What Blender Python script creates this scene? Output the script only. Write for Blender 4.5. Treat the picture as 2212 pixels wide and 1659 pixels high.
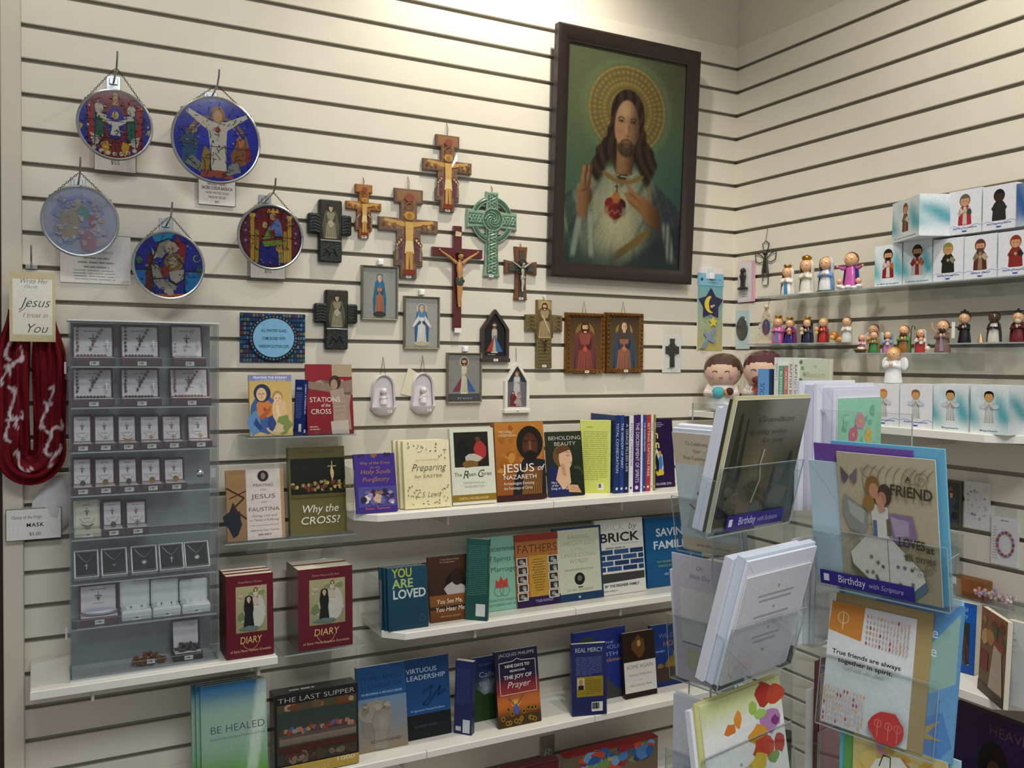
import bpy, math, random
from mathutils import Vector, Matrix
random.seed(7)
SC = bpy.context.scene
COL = SC.collection
for o in list(bpy.data.objects): bpy.data.objects.remove(o)

# ------------------------------------------------------------------ camera
FPX, YAW, PITCH, ROLL = 1930.55, 0.487433, -0.0253426, 0.00827207
CAM = Vector((-1.99724, -2.23447, 1.52732))
_w = Vector((math.sin(YAW)*math.cos(PITCH), math.cos(YAW)*math.cos(PITCH), math.sin(PITCH)))
_r = Vector((math.cos(YAW), -math.sin(YAW), 0)); _u = _r.cross(_w)
CR = _r*math.cos(ROLL)+_u*math.sin(ROLL); CU = -_r*math.sin(ROLL)+_u*math.cos(ROLL); CW = _w
cam = bpy.data.cameras.new('camera'); cam.sensor_width = 36; cam.lens = FPX/2212*36
cam.clip_start = 0.05; cam.clip_end = 60
co = bpy.data.objects.new('camera', cam); COL.objects.link(co)
m = Matrix((CR, CU, -CW)).transposed().to_4x4(); m.translation = CAM; co.matrix_world = m
SC.camera = co

# ------------------------------------------------------------------ light
SC.view_settings.view_transform = 'Standard'; SC.view_settings.look = 'None'
SC.view_settings.gamma = 1; SC.view_settings.use_curve_mapping = False
SC.view_settings.exposure = 0.0
wd = bpy.data.worlds.new('shop_ambient'); SC.world = wd; wd.use_nodes = True
bg = wd.node_tree.nodes['Background']; bg.inputs[0].default_value = (.93, .95, 1, 1); bg.inputs[1].default_value = 0.42
def spot(name, loc, tgt, power, col, angle=80, blend=.6, rad=.03):
    l = bpy.data.lights.new(name, 'SPOT'); l.energy = power; l.color = col; l.spot_size = math.radians(angle)
    l.spot_blend = blend; l.shadow_soft_size = rad
    o = bpy.data.objects.new(name, l); COL.objects.link(o); o.location = loc
    o.rotation_euler = (Vector(tgt)-Vector(loc)).to_track_quat('-Z', 'Y').to_euler(); return o
WARM = (1, .94, .83)
spot('ceiling_spotlight', (-.82, -.46, 2.95), (-.85, 0, 1.75), 50, WARM, 115, .8)
spot('ceiling_spotlight', (-1.98, -.30, 2.95), (-1.95, 0, 2.2), 15, WARM, 115, .8)
spot('ceiling_spotlight', (-.66, -1.35, 2.95), (0, -1.1, 1.7), 44, WARM, 110, .9)
spot('ceiling_spotlight', (-1.15, -1.7, 2.95), (-.62, 0, 1.0), 36, (1, .97, .9), 62, .9)
al = bpy.data.lights.new('added_fill_light', 'AREA'); al.shape = 'RECTANGLE'; al.size = 1.2; al.size_y = .6  # added fill light above the camera, stands for no visible fixture
al.energy = 44; al.color = (.92, .97, 1)
ao = bpy.data.objects.new('added_fill_light', al); COL.objects.link(ao); ao.location = (-1.7, -2.6, 2.93)

# ------------------------------------------------------------------ pixel helpers (photo frame 2212 x 1659)
def ray(x, y): return CR*((x-1106)/FPX)+CU*((829.5-y)/FPX)+CW
def B(x, y, d=0): v = ray(x, y); return CAM+v*((-d-CAM.y)/v.y)      # on a plane d in front of the back wall
def R(x, y, d=0): v = ray(x, y); return CAM+v*((-d-CAM.x)/v.x)      # on a plane d in front of the right wall
def P(X): d = Vector(X)-CAM; z = d.dot(CW); return 1106+FPX*d.dot(CR)/z, 829.5-FPX*d.dot(CU)/z
def solve(fn, tgt, a, b, it=30):
    fa, fb = fn(a)-tgt, fn(b)-tgt
    for _ in range(it):
        if abs(fb-fa) < 1e-9: break
        c = b-fb*(b-a)/(fb-fa); a, fa = b, fb; b = c; fb = fn(b)-tgt
        if abs(fb) < 1e-4: break
    return b

# ------------------------------------------------------------------ colours and materials
def lin(h):
    if not isinstance(h, str): return tuple(h[:3])
    v = [int(h[i:i+2], 16)/255 for i in (0, 2, 4)]
    return tuple(x/12.92 if x <= .04045 else ((x+.055)/1.055)**2.4 for x in v)
_M = {}
def mat(col, rough=.5, metal=0., noise=.05, scale=60., bump=0., bscale=200., trans=0., sub=0., coat=0., name=None):
    key = (col, rough, metal, noise, scale, bump, bscale, trans, sub, coat)
    if key in _M: return _M[key]
    m = bpy.data.materials.new(name or 'paint_'+(col if isinstance(col, str) else 'mix')); m.use_nodes = True
    nt = m.node_tree; b = nt.nodes['Principled BSDF']; c = lin(col)
    b.inputs['Roughness'].default_value = rough; b.inputs['Metallic'].default_value = metal
    b.inputs['Transmission Weight'].default_value = trans
    if coat: b.inputs['Coat Weight'].default_value = coat; b.inputs['Coat Roughness'].default_value = .1
    if sub: b.inputs['Subsurface Weight'].default_value = sub; b.inputs['Subsurface Radius'].default_value = (.01, .006, .004)
    tc = nt.nodes.new('ShaderNodeTexCoord'); n = nt.nodes.new('ShaderNodeTexNoise'); n.inputs['Scale'].default_value = scale
    n.inputs['Detail'].default_value = 3; nt.links.new(tc.outputs['Object'], n.inputs['Vector'])
    mx = nt.nodes.new('ShaderNodeMix'); mx.data_type = 'RGBA'
    mx.inputs[6].default_value = (*[x*(1-noise*1.6) for x in c], 1); mx.inputs[7].default_value = (*[min(1, x*(1+noise*1.6)) for x in c], 1)
    nt.links.new(n.outputs['Fac'], mx.inputs[0]); nt.links.new(mx.outputs[2], b.inputs['Base Color'])
    if bump:
        n2 = nt.nodes.new('ShaderNodeTexNoise'); n2.inputs['Scale'].default_value = bscale; n2.inputs['Detail'].default_value = 4
        nt.links.new(tc.outputs['Object'], n2.inputs['Vector'])
        bp = nt.nodes.new('ShaderNodeBump'); bp.inputs['Strength'].default_value = bump; bp.inputs['Distance'].default_value = .002
        nt.links.new(n2.outputs['Fac'], bp.inputs['Height']); nt.links.new(bp.outputs['Normal'], b.inputs['Normal'])
    _M[key] = m; return m
def printmat(name, rough, spec=.5):
    m = bpy.data.materials.new(name); m.use_nodes = True; nt = m.node_tree; b = nt.nodes['Principled BSDF']
    a = nt.nodes.new('ShaderNodeVertexColor'); a.layer_name = 'Col'
    n = nt.nodes.new('ShaderNodeTexNoise'); n.inputs['Scale'].default_value = 130; n.inputs['Detail'].default_value = 6; n.inputs['Roughness'].default_value = .7; tcn = nt.nodes.new('ShaderNodeTexCoord'); nt.links.new(tcn.outputs['Object'], n.inputs['Vector'])
    mx = nt.nodes.new('ShaderNodeMix'); mx.data_type = 'RGBA'; mx.blend_type = 'MULTIPLY'; mx.inputs[0].default_value = .30
    nt.links.new(a.outputs['Color'], mx.inputs[6]); rp = nt.nodes.new('ShaderNodeMapRange'); rp.inputs[1].default_value = .3; rp.inputs[2].default_value = .7; rp.inputs[3].default_value = .62; rp.inputs[4].default_value = 1.15; nt.links.new(n.outputs['Fac'], rp.inputs[0]); nt.links.new(rp.outputs[0], mx.inputs[7])
    nt.links.new(mx.outputs[2], b.inputs['Base Color']); b.inputs['Roughness'].default_value = rough
    b.inputs['Specular IOR Level'].default_value = spec
    return m
PRINT = printmat('printed_card', .45, .25); GLOSSY = printmat('glossy_print', .25, .4); MATT = printmat('matt_print', .7, .2)
def clearmat(name, tint, gloss=.06, rough=.03, edge=False):
    m = bpy.data.materials.new(name); m.use_nodes = True; nt = m.node_tree; nt.nodes.clear()
    o = nt.nodes.new('ShaderNodeOutputMaterial'); t = nt.nodes.new('ShaderNodeBsdfTransparent'); g = nt.nodes.new('ShaderNodeBsdfGlossy')
    t.inputs[0].default_value = (*lin(tint), 1); g.inputs['Roughness'].default_value = rough
    lw = nt.nodes.new('ShaderNodeLayerWeight'); lw.inputs[0].default_value = .5
    pw = nt.nodes.new('ShaderNodeMath'); pw.operation = 'POWER'; pw.inputs[1].default_value = 3.5; nt.links.new(lw.outputs['Facing'], pw.inputs[0])
    ml = nt.nodes.new('ShaderNodeMath'); ml.operation = 'MULTIPLY_ADD'; ml.inputs[1].default_value = .55; ml.inputs[2].default_value = .022; nt.links.new(pw.outputs[0], ml.inputs[0])
    n = nt.nodes.new('ShaderNodeTexNoise'); n.inputs['Scale'].default_value = 12
    ad = nt.nodes.new('ShaderNodeMath'); ad.operation = 'MULTIPLY_ADD'; ad.inputs[1].default_value = gloss*.4; nt.links.new(n.outputs['Fac'], ad.inputs[0])
    nt.links.new(ml.outputs[0], ad.inputs[2])
    mx = nt.nodes.new('ShaderNodeMixShader'); nt.links.new(ad.outputs[0], mx.inputs[0]); nt.links.new(t.outputs[0], mx.inputs[1]); nt.links.new(g.outputs[0], mx.inputs[2])
    nt.links.new(mx.outputs[0], o.inputs[0]); return m
ACRYL = clearmat('clear_acrylic', 'fafcfc'); FILM = clearmat('clear_film', 'fdfefe', .12, .08); EDGE = mat('c9d2d2', .2, trans=.55, noise=.03, name='acrylic_edge')
SMOKE = clearmat('display_case_acrylic', 'f8fafb', .05)

# ------------------------------------------------------------------ mesh building
class MB:
    def __init__(s): s.v = []; s.f = []; s.mi = []; s.sm = []
    def add(s, vs, fs, mi=0, sm=False):
        b = len(s.v); s.v += [tuple(x) for x in vs]; s.f += [tuple(b+i for i in f) for f in fs]; s.mi += [mi]*len(fs); s.sm += [sm]*len(fs); return s
    def box(s, x0, x1, y0, y1, z0, z1, mi=0, bev=0):
        if bev:
            e = min(bev, (x1-x0)*.49, (y1-y0)*.49, (z1-z0)*.49); vs = []; 
            for ax in range(3):
                for sx in (0, 1):
                    for sy in (0, 1):
                        for sz in (0, 1):
                            p = [x1-e if sx else x0+e, y1-e if sy else y0+e, z1-e if sz else z0+e]
                            p[ax] = ((x1, y1, z1) if (sx, sy, sz)[ax] else (x0, y0, z0))[ax]; vs.append(p)
            I = lambda ax, sx, sy, sz: ax*8+sx*4+sy*2+sz
            fs = []
            for k in (0, 1):
                fs += [[I(0, k, 0, 0), I(0, k, 1, 0), I(0, k, 1, 1), I(0, k, 0, 1)], [I(1, 0, k, 0), I(1, 1, k, 0), I(1, 1, k, 1), I(1, 0, k, 1)], [I(2, 0, 0, k), I(2, 1, 0, k), I(2, 1, 1, k), I(2, 0, 1, k)]]
            for a in (0, 1):
                for b in (0, 1):
                    fs += [[I(0, a, b, 0), I(0, a, b, 1), I(1, a, b, 1), I(1, a, b, 0)], [I(0, a, 0, b), I(0, a, 1, b), I(2, a, 1, b), I(2, a, 0, b)], [I(1, 0, a, b), I(1, 1, a, b), I(2, 1, a, b), I(2, 0, a, b)]]
                    for c in (0, 1): fs.append([I(0, a, b, c), I(1, a, b, c), I(2, a, b, c)])
            return s.add(vs, fs, mi)
        vs = [(x, y, z) for x in (x0, x1) for y in (y0, y1) for z in (z0, z1)]
        return s.add(vs, [(0, 1, 3, 2), (4, 6, 7, 5), (0, 4, 5, 1), (2, 3, 7, 6), (0, 2, 6, 4), (1, 5, 7, 3)], mi)
    def prism(s, pts, y0, y1, mi=0, sm=False):           # polygon in xz, extruded along y (front y0)
        n = len(pts); vs = [(x, y0, z) for x, z in pts]+[(x, y1, z) for x, z in pts]
        return s.add(vs, [tuple(range(n)), tuple(range(2*n-1, n-1, -1))]+[(i, n+i, n+(i+1) % n, (i+1) % n) for i in range(n)], mi, sm)
    def lathe(s, prof, n=16, c=(0, 0, 0), sx=1, sy=1, mi=0, sm=True, a0=0, a1=2*math.pi, rot=0):
        vs = []; full = abs(a1-a0-2*math.pi) < 1e-6; k = n if full else n+1
        for r, z in prof:
            for i in range(k):
                a = a0+(a1-a0)*i/n+rot; vs.append((c[0]+r*math.cos(a)*sx, c[1]+r*math.sin(a)*sy, c[2]+z))
        fs = []
        for j in range(len(prof)-1):
            for i in range(n):
                i2 = (i+1) % k if full else i+1; fs.append((j*k+i, j*k+i2, (j+1)*k+i2, (j+1)*k+i))
        if full:
            if prof[0][0] > 1e-6: fs.append(tuple(range(k-1, -1, -1)))
            if prof[-1][0] > 1e-6: fs.append(tuple(range((len(prof)-1)*k, len(prof)*k)))
        return s.add(vs, fs, mi, sm)
    def ball(s, c, r, n=14, m=9, sx=1, sy=1, sz=1, mi=0, t0=0, t1=math.pi):
        pr = [(max(1e-7, r*math.sin(t0+(t1-t0)*j/m)), -r*math.cos(t0+(t1-t0)*j/m)*sz) for j in range(m+1)]
        return s.lathe(pr, n, c, sx, sy, mi)
    def tube(s, pts, r, n=8, mi=0, close=False, flat=1):
        pts = [Vector(p) for p in pts]; N = len(pts); rs = r if isinstance(r, (list, tuple)) else [r]*N; vs = []; up = None
        for i, p in enumerate(pts):
            t = (pts[(i+1) % N]-pts[i-1]) if close else (pts[min(i+1, N-1)]-pts[max(i-1, 0)])
            t = t.normalized() if t.length > 1e-9 else Vector((0, 0, 1))
            if up is None: up = t.orthogonal().normalized()
            up = (up-t*up.dot(t)); up = up.normalized() if up.length > 1e-6 else t.orthogonal().normalized(); sd = t.cross(up)
            for k in range(n):
                a = 2*math.pi*k/n; vs.append(p+up*math.cos(a)*rs[i]+sd*math.sin(a)*rs[i]*flat)
        fs = [(i*n+k, i*n+(k+1) % n, ((i+1) % N)*n+(k+1) % n, ((i+1) % N)*n+k) for i in range(N if close else N-1) for k in range(n)]
        if not close: fs += [tuple(range(n-1, -1, -1)), tuple(range((N-1)*n, N*n))]
        return s.add(vs, fs, mi, True)
    def build(s, name, mats, parent=None, loc=None, ang=35):
        me = bpy.data.meshes.new(name); me.from_pydata(s.v, [], s.f)
        mats = mats if isinstance(mats, (list, tuple)) else [mats]
        for x in mats: me.materials.append(x)
        if len(mats) > 1: me.polygons.foreach_set('material_index', s.mi)
        me.polygons.foreach_set('use_smooth', s.sm)
        if any(s.sm): me.set_sharp_from_angle(angle=math.radians(ang))
        me.update(); return link(name, me, parent, loc)
def link(name, data, parent=None, loc=None):
    o = bpy.data.objects.new(name, data); COL.objects.link(o)
    if parent is not None: o.parent = parent
    if loc is not None: o.location = loc
    return o
def tag(o, label, cat, group=None, kind=None):
    o['label'] = label; o['category'] = cat
    if group: o['group'] = group
    if kind: o['kind'] = kind
    return o
def thing(name, label, cat, loc=(0, 0, 0), rz=0, lean=0, group=None, roll=0):
    o = link(name, None); o.empty_display_size = .02; tag(o, label, cat, group)
    o.matrix_world = Matrix.Translation(loc) @ Matrix.Rotation(rz, 4, 'Z') @ Matrix.Rotation(-lean, 4, 'X') @ Matrix.Rotation(roll, 4, 'Y'); return o
def rad(a): return math.radians(a)

# ------------------------------------------------------------------ lettering: every glyph is taken once from Blender's own font
GL = {}
def load_glyphs():
    chars = [chr(c) for c in range(33, 127)]; objs = []
    for st, off in (('r', 0), ('b', .022), ('t', -.012)):
        for ch in chars+[' ']:
            for suf in ('', '|'):
                cu = bpy.data.curves.new('g', 'FONT'); cu.body = ch+suf; cu.size = 1; cu.resolution_u = 3; cu.offset = off if not suf else 0; cu.fill_mode = 'FRONT'
                o = bpy.data.objects.new('g', cu); COL.objects.link(o); objs.append((st, ch, suf, o))
    dg = bpy.context.evaluated_depsgraph_get(); tmp = {}
    for st, ch, suf, o in objs:
        me = o.evaluated_get(dg).to_mesh(); vs = [(v.co.x, v.co.y) for v in me.vertices]
        if suf: tmp[st, ch] = max([p[0] for p in vs] or [0])
        else: GL[st, ch] = [vs, [tuple(p.vertices) for p in me.polygons], 0]
        o.evaluated_get(dg).to_mesh_clear()
    bar = max(p[0] for p in GL['r', '|'][0])
    for k in GL: GL[k][2] = tmp[k]-bar
    for st, ch, suf, o in objs: c = o.data; bpy.data.objects.remove(o); bpy.data.curves.remove(c)
load_glyphs()

# ------------------------------------------------------------------ flat print: coloured shapes and letters, one mesh per print
class Art:
    def __init__(s, w, h, base=None, base2=None):
        s.w, s.h = w, h; s.v = []; s.f = []; s.c = []; s.L = 0
        if base is not None: s.rect(0, 0, 1, 1, base, base2)
    def lay(s): s.L += 1; return -.00004*s.L
    def add(s, pts, faces, cols):
        y = s.lay(); b = len(s.v); s.v += [(p[0]*s.w, y, p[1]*s.h) for p in pts]
        for f in faces: s.f.append(tuple(b+i for i in f)); s.c += [cols[i] if isinstance(cols, list) else cols for i in f]
        return s
    def poly(s, pts, c): return s.add(pts, [tuple(range(len(pts)))], lin(c))
    def rect(s, u0, v0, u1, v1, c, c2=None):
        a, b = lin(c), lin(c2 or c); return s.add([(u0, v0), (u1, v0), (u1, v1), (u0, v1)], [(0, 1, 2, 3)], [a, a, b, b])
    def ell(s, u, v, ru, rv, c, c2=None, n=22, a0=0, a1=360):
        if rv is None: rv = ru*s.w/s.h
        pts = [(u, v)]+[(u+ru*math.cos(rad(a0+(a1-a0)*i/n)), v+rv*math.sin(rad(a0+(a1-a0)*i/n))) for i in range(n+1)]
        return s.add(pts, [(0, i, i+1) for i in range(1, n+1)], [lin(c)]+[lin(c2 or c)]*(n+1))
    def ring(s, u, v, r0, r1, c, n=26, a0=0, a1=360):
        k = s.w/s.h; pts = []
        for i in range(n+1):
            a = rad(a0+(a1-a0)*i/n); pts += [(u+r0*math.cos(a), v+r0*k*math.sin(a)), (u+r1*math.cos(a), v+r1*k*math.sin(a))]
        return s.add(pts, [(2*i, 2*i+1, 2*i+3, 2*i+2) for i in range(n)], lin(c))
    def line(s, pts, wd, c):                         # polyline, width in u units
        k = s.w/s.h; vs = []; fs = []
        for i in range(len(pts)-1):
            (a, b), (x, y) = pts[i], pts[i+1]; dx, dy = x-a, (y-b)/k; L = math.hypot(dx, dy) or 1; nx, ny = -dy/L*wd/2, dx/L*wd/2*k
            q = len(vs); vs += [(a+nx, b+ny), (a-nx, b-ny), (x-nx, y-ny), (x+nx, y+ny)]; fs.append((q, q+1, q+2, q+3))
        return s.add(vs, fs, lin(c))
    def text(s, t, u, v, size, c, al='c', st='r', sh=0, w=None, rot=0, sp=0, ital=None):
        # baseline at v, cap height about .7*size (v units); w = width to fit (u units)
        adv = 0; vs = []; fs = []; k = size*s.h
        for ch in t:
            g = GL.get((st, ch)) or GL[st, '?']; b = len(vs)
            vs += [((x+adv+sh*y)*k, y*k) for x, y in g[0]]; fs += [tuple(b+i for i in f) for f in g[1]]; adv += g[2]+sp
        W = (adv-sp)*k
        if w: q = w*s.w/max(W, 1e-6); vs = [(x*q, y) for x, y in vs]; W *= q
        x0 = {'l': 0, 'c': -W/2, 'r': -W}[al]; ca, sa = math.cos(rad(rot)), math.sin(rad(rot))
        return s.add([(u+((x+x0)*ca-y*sa)/s.w, v+((x+x0)*sa+y*ca)/s.h) for x, y in vs], fs, lin(c))
    def greek(s, u0, v0, u1, v1, rows, c, fill=.45, al='j', seed=1):  # lines of print too small to read
        rg = random.Random(seed); vs = []; fs = []; dv = (v1-v0)/rows
        for i in range(rows):
            L = (u1-u0)*(1 if al == 'j' and i < rows-1 else rg.uniform(.55, .95)); x = u0 if al != 'c' else (u0+u1-L)/2; e = x+L; y = v1-dv*(i+.8)
            while x < e:
                wd = min(rg.uniform(.12, .3)*(u1-u0), e-x); b = len(vs); vs += [(x, y), (x+wd*.86, y), (x+wd*.86, y+dv*fill), (x, y+dv*fill)]; fs.append((b, b+1, b+2, b+3)); x += wd
        return s.add(vs, fs, lin(c))
    def paint(s, u0, v0, u1, v1, nx, ny, fn):
        pts = []; cols = []
        for j in range(ny+1):
            for i in range(nx+1):
                u, v = u0+(u1-u0)*i/nx, v0+(v1-v0)*j/ny; pts.append((u, v)); cols.append(fn(u, v))
        return s.add(pts, [(j*(nx+1)+i, j*(nx+1)+i+1, (j+1)*(nx+1)+i+1, (j+1)*(nx+1)+i) for j in range(ny) for i in range(nx)], cols)
    def blot(s, u, v, ru, rv, c, n=12, seed=0, j=.25):
        rg = random.Random(seed); return s.poly([(u+ru*(1+rg.uniform(-j, j))*math.cos(2*math.pi*i/n), v+rv*(1+rg.uniform(-j, j))*math.sin(2*math.pi*i/n)) for i in range(n)], c)
    def mottle(s, u0, v0, u1, v1, n, cols, r=.06, seed=3):
        rg = random.Random(seed)
        for i in range(n):
            a = r*rg.uniform(.5, 1.3); s.blot(rg.uniform(u0+a, u1-a), rg.uniform(v0+a*.7, v1-a*.7), a, a*.8*s.w/s.h*rg.uniform(.6, 1.5), rg.choice(cols), 7, i*7+seed)
        return s
    def robed(s, u, v, h, robe, mantle=None, skin='d8ab84', hair='4a3222', halo=None, sash=None, veil=None, beard=False, wide=.36, arms=None):
        # a plain robed figure of height h (v units), feet at v
        k = s.h/s.w; W = h*wide*k; U = lambda a: u+a*W; V = lambda b: v+b*h
        hr = .075*h*k
        if halo: s.ell(u, V(.89), hr*2.0, None, halo)
        if mantle: s.poly([(U(-.55), V(0)), (U(.55), V(0)), (U(.62), V(.35)), (U(.42), V(.78)), (U(.15), V(.86)), (U(-.15), V(.86)), (U(-.42), V(.78)), (U(-.62), V(.35))], mantle)
        s.poly([(U(-.4), V(0)), (U(.4), V(0)), (U(.3), V(.4)), (U(.33), V(.7)), (U(.14), V(.83)), (U(-.14), V(.83)), (U(-.33), V(.7)), (U(-.3), V(.4))], robe)
        for q, c_ in ((-.26, .72), (-.12, .8), (.05, .7), (.19, .82), (.3, .66)): s.poly([(U(q-.02), V(.01)), (U(q+.03), V(.01)), (U(q*.72), V(.52))], shade(robe, c_))
        s.poly([(U(-.4), V(0)), (U(.4), V(0)), (U(.39), V(.025)), (U(-.39), V(.025))], shade(robe, 1.25))
        for q in (-1, 1): s.poly([(U(.3*q), V(.72)), (U(.36*q), V(.6)), (U(.3*q), V(.44)), (U(.06*q), V(.5)), (U(.05*q), V(.56)), (U(.2*q), V(.56))], shade(mantle or robe, .88 if q < 0 else .74))
        if mantle:
            for q in (-1, 1): s.poly([(U(.56*q), V(.02)), (U(.5*q), V(.02)), (U(.44*q), V(.6))], shade(mantle, .7))
        if sash: s.poly([(U(-.28), V(.47)), (U(.28), V(.47)), (U(.3), V(.52)), (U(-.3), V(.52))], sash)
        if veil: s.poly([(U(-.36), V(.66)), (U(.36), V(.66)), (U(.26), V(.98)), (U(0), V(1.02)), (U(-.26), V(.98))], veil)
        elif hair: s.ell(u, V(.88), hr*1.35, hr*1.55*s.w/s.h, hair)
        s.poly([(U(-.07), V(.78)), (U(.07), V(.78)), (U(.07), V(.86)), (U(-.07), V(.86))], skin)
        s.ell(u, V(.895), hr*.85, hr*1.12*s.w/s.h, skin)
        if hair and not veil: s.ell(u, V(.93), hr*.95, hr*.6*s.w/s.h, hair, a0=0, a1=180)
        if beard: s.ell(u, V(.855), hr*.7, hr*.55*s.w/s.h, hair, a0=180, a1=360)
        s.poly([(u+hr*.1, V(.84)), (u+hr*.7, V(.87)), (u+hr*.8, V(.92)), (u+hr*.35, V(.95)), (u+hr*.3, V(.88))], shade(skin, .82))
        for q in (-1, 1): s.ell(u+q*hr*.34, V(.9), hr*.13, hr*.09*s.w/s.h, '2a1c14', n=8)
        if arms == 'pray': s.poly([(U(-.2), V(.55)), (U(0), V(.66)), (U(.2), V(.55)), (U(.05), V(.58)), (U(0), V(.72)), (U(-.05), V(.58))], skin)
        if arms == 'open':
            for q in (-1, 1): s.poly([(U(.25*q), V(.72)), (U(.75*q), V(.45)), (U(.68*q), V(.38)), (U(.25*q), V(.55))], robe); s.ell(U(.75*q), V(.41), hr*.4, None, skin)
        return s
    def chibi(s, u, v, h, robe, skin='c8946a', hair='3a2418', beard=None, trim=None, item=None, veil=None):
        # a squat figurine with a large head
        k = s.h/s.w; U = lambda a: u+a*h*k; V = lambda b: v+b*h; r = .17*h*k
        s.poly([(U(-.24), V(.02)), (U(-.2), V(0)), (U(.2), V(0)), (U(.24), V(.02)), (U(.22), V(.3)), (U(.2), V(.52)), (U(.1), V(.64)), (U(-.1), V(.64)), (U(-.2), V(.52)), (U(-.22), V(.3))], robe)
        if trim: s.poly([(U(-.08), V(.02)), (U(.08), V(.02)), (U(.05), V(.62)), (U(-.05), V(.62))], trim)
        for q in (-1, 1): s.poly([(U(.14*q), V(.58)), (U(.27*q), V(.4)), (U(.2*q), V(.3)), (U(.04*q), V(.4)), (U(.05*q), V(.46))], trim or robe); s.line([(U(.2*q), V(.5)), (U(.16*q), V(.34)), (U(.05*q), V(.4))], .012, '2a221e')
        s.ell(U(0), V(.42), r*.3, None, skin); s.ell(U(0), V(.80), r*1.12, r*1.22*s.w/s.h, veil or hair); s.ell(U(0), V(.77), r*.92, r*.95*s.w/s.h, skin)
        s.ell(U(0), V(.86), r*.95, r*.6*s.w/s.h, veil or hair, a0=0, a1=180)
        if beard: s.ell(U(0), V(.71), r*.72, r*.62*s.w/s.h, hair, a0=180, a1=360)
        for q in (-1, 1): s.ell(U(.055*q), V(.77), r*.09, None, '1c1410')
        if item: s.blot(U(.16), V(.42), r*.5, r*.6*s.w/s.h, item, 9, 4)
        return s
    def mosaic(s, n, cols, seed=1, r=.02, R0=.46):
        rg = random.Random(seed)
        for i in range(n):
            q, d = rg.uniform(0, 6.283), R0*math.sqrt(rg.random()); x, y = .5+d*math.cos(q), .5+d*math.sin(q); w = rg.uniform(0, 3.14); L = rg.uniform(.02, .05)
            if i % 2: s.blot(x, y, r*rg.uniform(.5, 1.2), r*rg.uniform(.4, 1), rg.choice(cols), 6, i, .4)
            else: s.line([(x-L*math.cos(w), y-L*math.sin(w)), (x+L*.2*math.sin(w), y+L*.2*math.cos(w)), (x+L*math.cos(w), y+L*math.sin(w))], .007, '17140f')
        return s
    def build(s, name, parent=None, m=None, loc=(0, 0, 0)):
        me = bpy.data.meshes.new(name); me.from_pydata(s.v, [], s.f); me.materials.append(m or PRINT)
        ca = me.color_attributes.new('Col', 'FLOAT_COLOR', 'CORNER'); fl = []
        for c in s.c: fl += [c[0], c[1], c[2], 1]
        ca.data.foreach_set('color', fl); me.update(); return link(name, me, parent, loc)
def shade(h, f): v = [max(0, min(255, int(int(h[i:i+2], 16)*f))) for i in (0, 2, 4)]; return '%02x%02x%02x' % tuple(v)
def mixc(a, b, t): return tuple(x+(y-x)*t for x, y in zip(a, b))
def sm(a, b, x): t = max(0, min(1, (x-a)/(b-a))) if a != b else float(x > a); return t*t*(3-2*t)
def hash2(u, v): return (math.sin(u*127.1+v*311.7)*43758.5453) % 1
# ================================================================== the setting
WALL = mat('dad3c2', .45, noise=.025, scale=14, bump=.12, bscale=300, name='cream_slatwall_paint')
BACKB = mat('a9a291', .6, noise=.03, scale=20, name='slatwall_groove')
UPPER = mat('cfc7b6', .6, noise=.03, scale=10, name='upper_wall_paint')
WHITE = mat('e6e2d8', .35, noise=.02, scale=20, name='white_shelf_laminate')
GZ = lambda k: 2.25-.075*k
def slat_mesh(L):
    g = .0062; H = .075
    prof = [(0, g), (.0015, g-.0012), (.006, g-.0012), (.006, g+.006), (.014, g+.006), (.014, H-g-.006), (.006, H-g-.006), (.006, H-g+.0012), (.0015, H-g+.0012), (0, H-g)]
    b = MB(); n = len(prof); vs = [(0, y, z) for y, z in prof]+[(L, y, z) for y, z in prof]
    b.add(vs, [tuple(range(n-1, -1, -1)), tuple(range(n, 2*n))]+[(i, (i+1) % n, n+(i+1) % n, n+i) for i in range(n)]); return b
def slat_wall(name, L, loc, rz, side):
    w = link(name, None); w['kind'] = 'structure'; w['label'] = 'cream slatwall panelling on the '+side+' with horizontal display grooves'; w['category'] = 'wall'
    w.location = loc; w.rotation_euler = (0, 0, rz)
    MB().box(-.03 if rz else 0, L if rz else L+.03, .0142, .03, 0, GZ(-4)+.002).build('backing_board', BACKB, w)
    me = None
    for k in range(-3, 30):
        if me is None: o = slat_mesh(L).build('slat', WALL, w); me = o.data
        else: o = link('slat', me, w)
        o.location = (0, 0, GZ(k))          # slat between groove k (below) and groove k-1 (above)
    MB().box(-.028 if rz else 0, L if rz else L+.028, .0025, .03, GZ(-4)-.0045, 3.0, bev=.0006).build('upper_board', UPPER, w)
    return w
slat_wall('wall_back', 2.027, (-2.027, 0, 0), 0, 'left-hand wall')
slat_wall('wall_right', 2.6, (0, 0, 0), -math.pi/2, 'right-hand wall')
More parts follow.
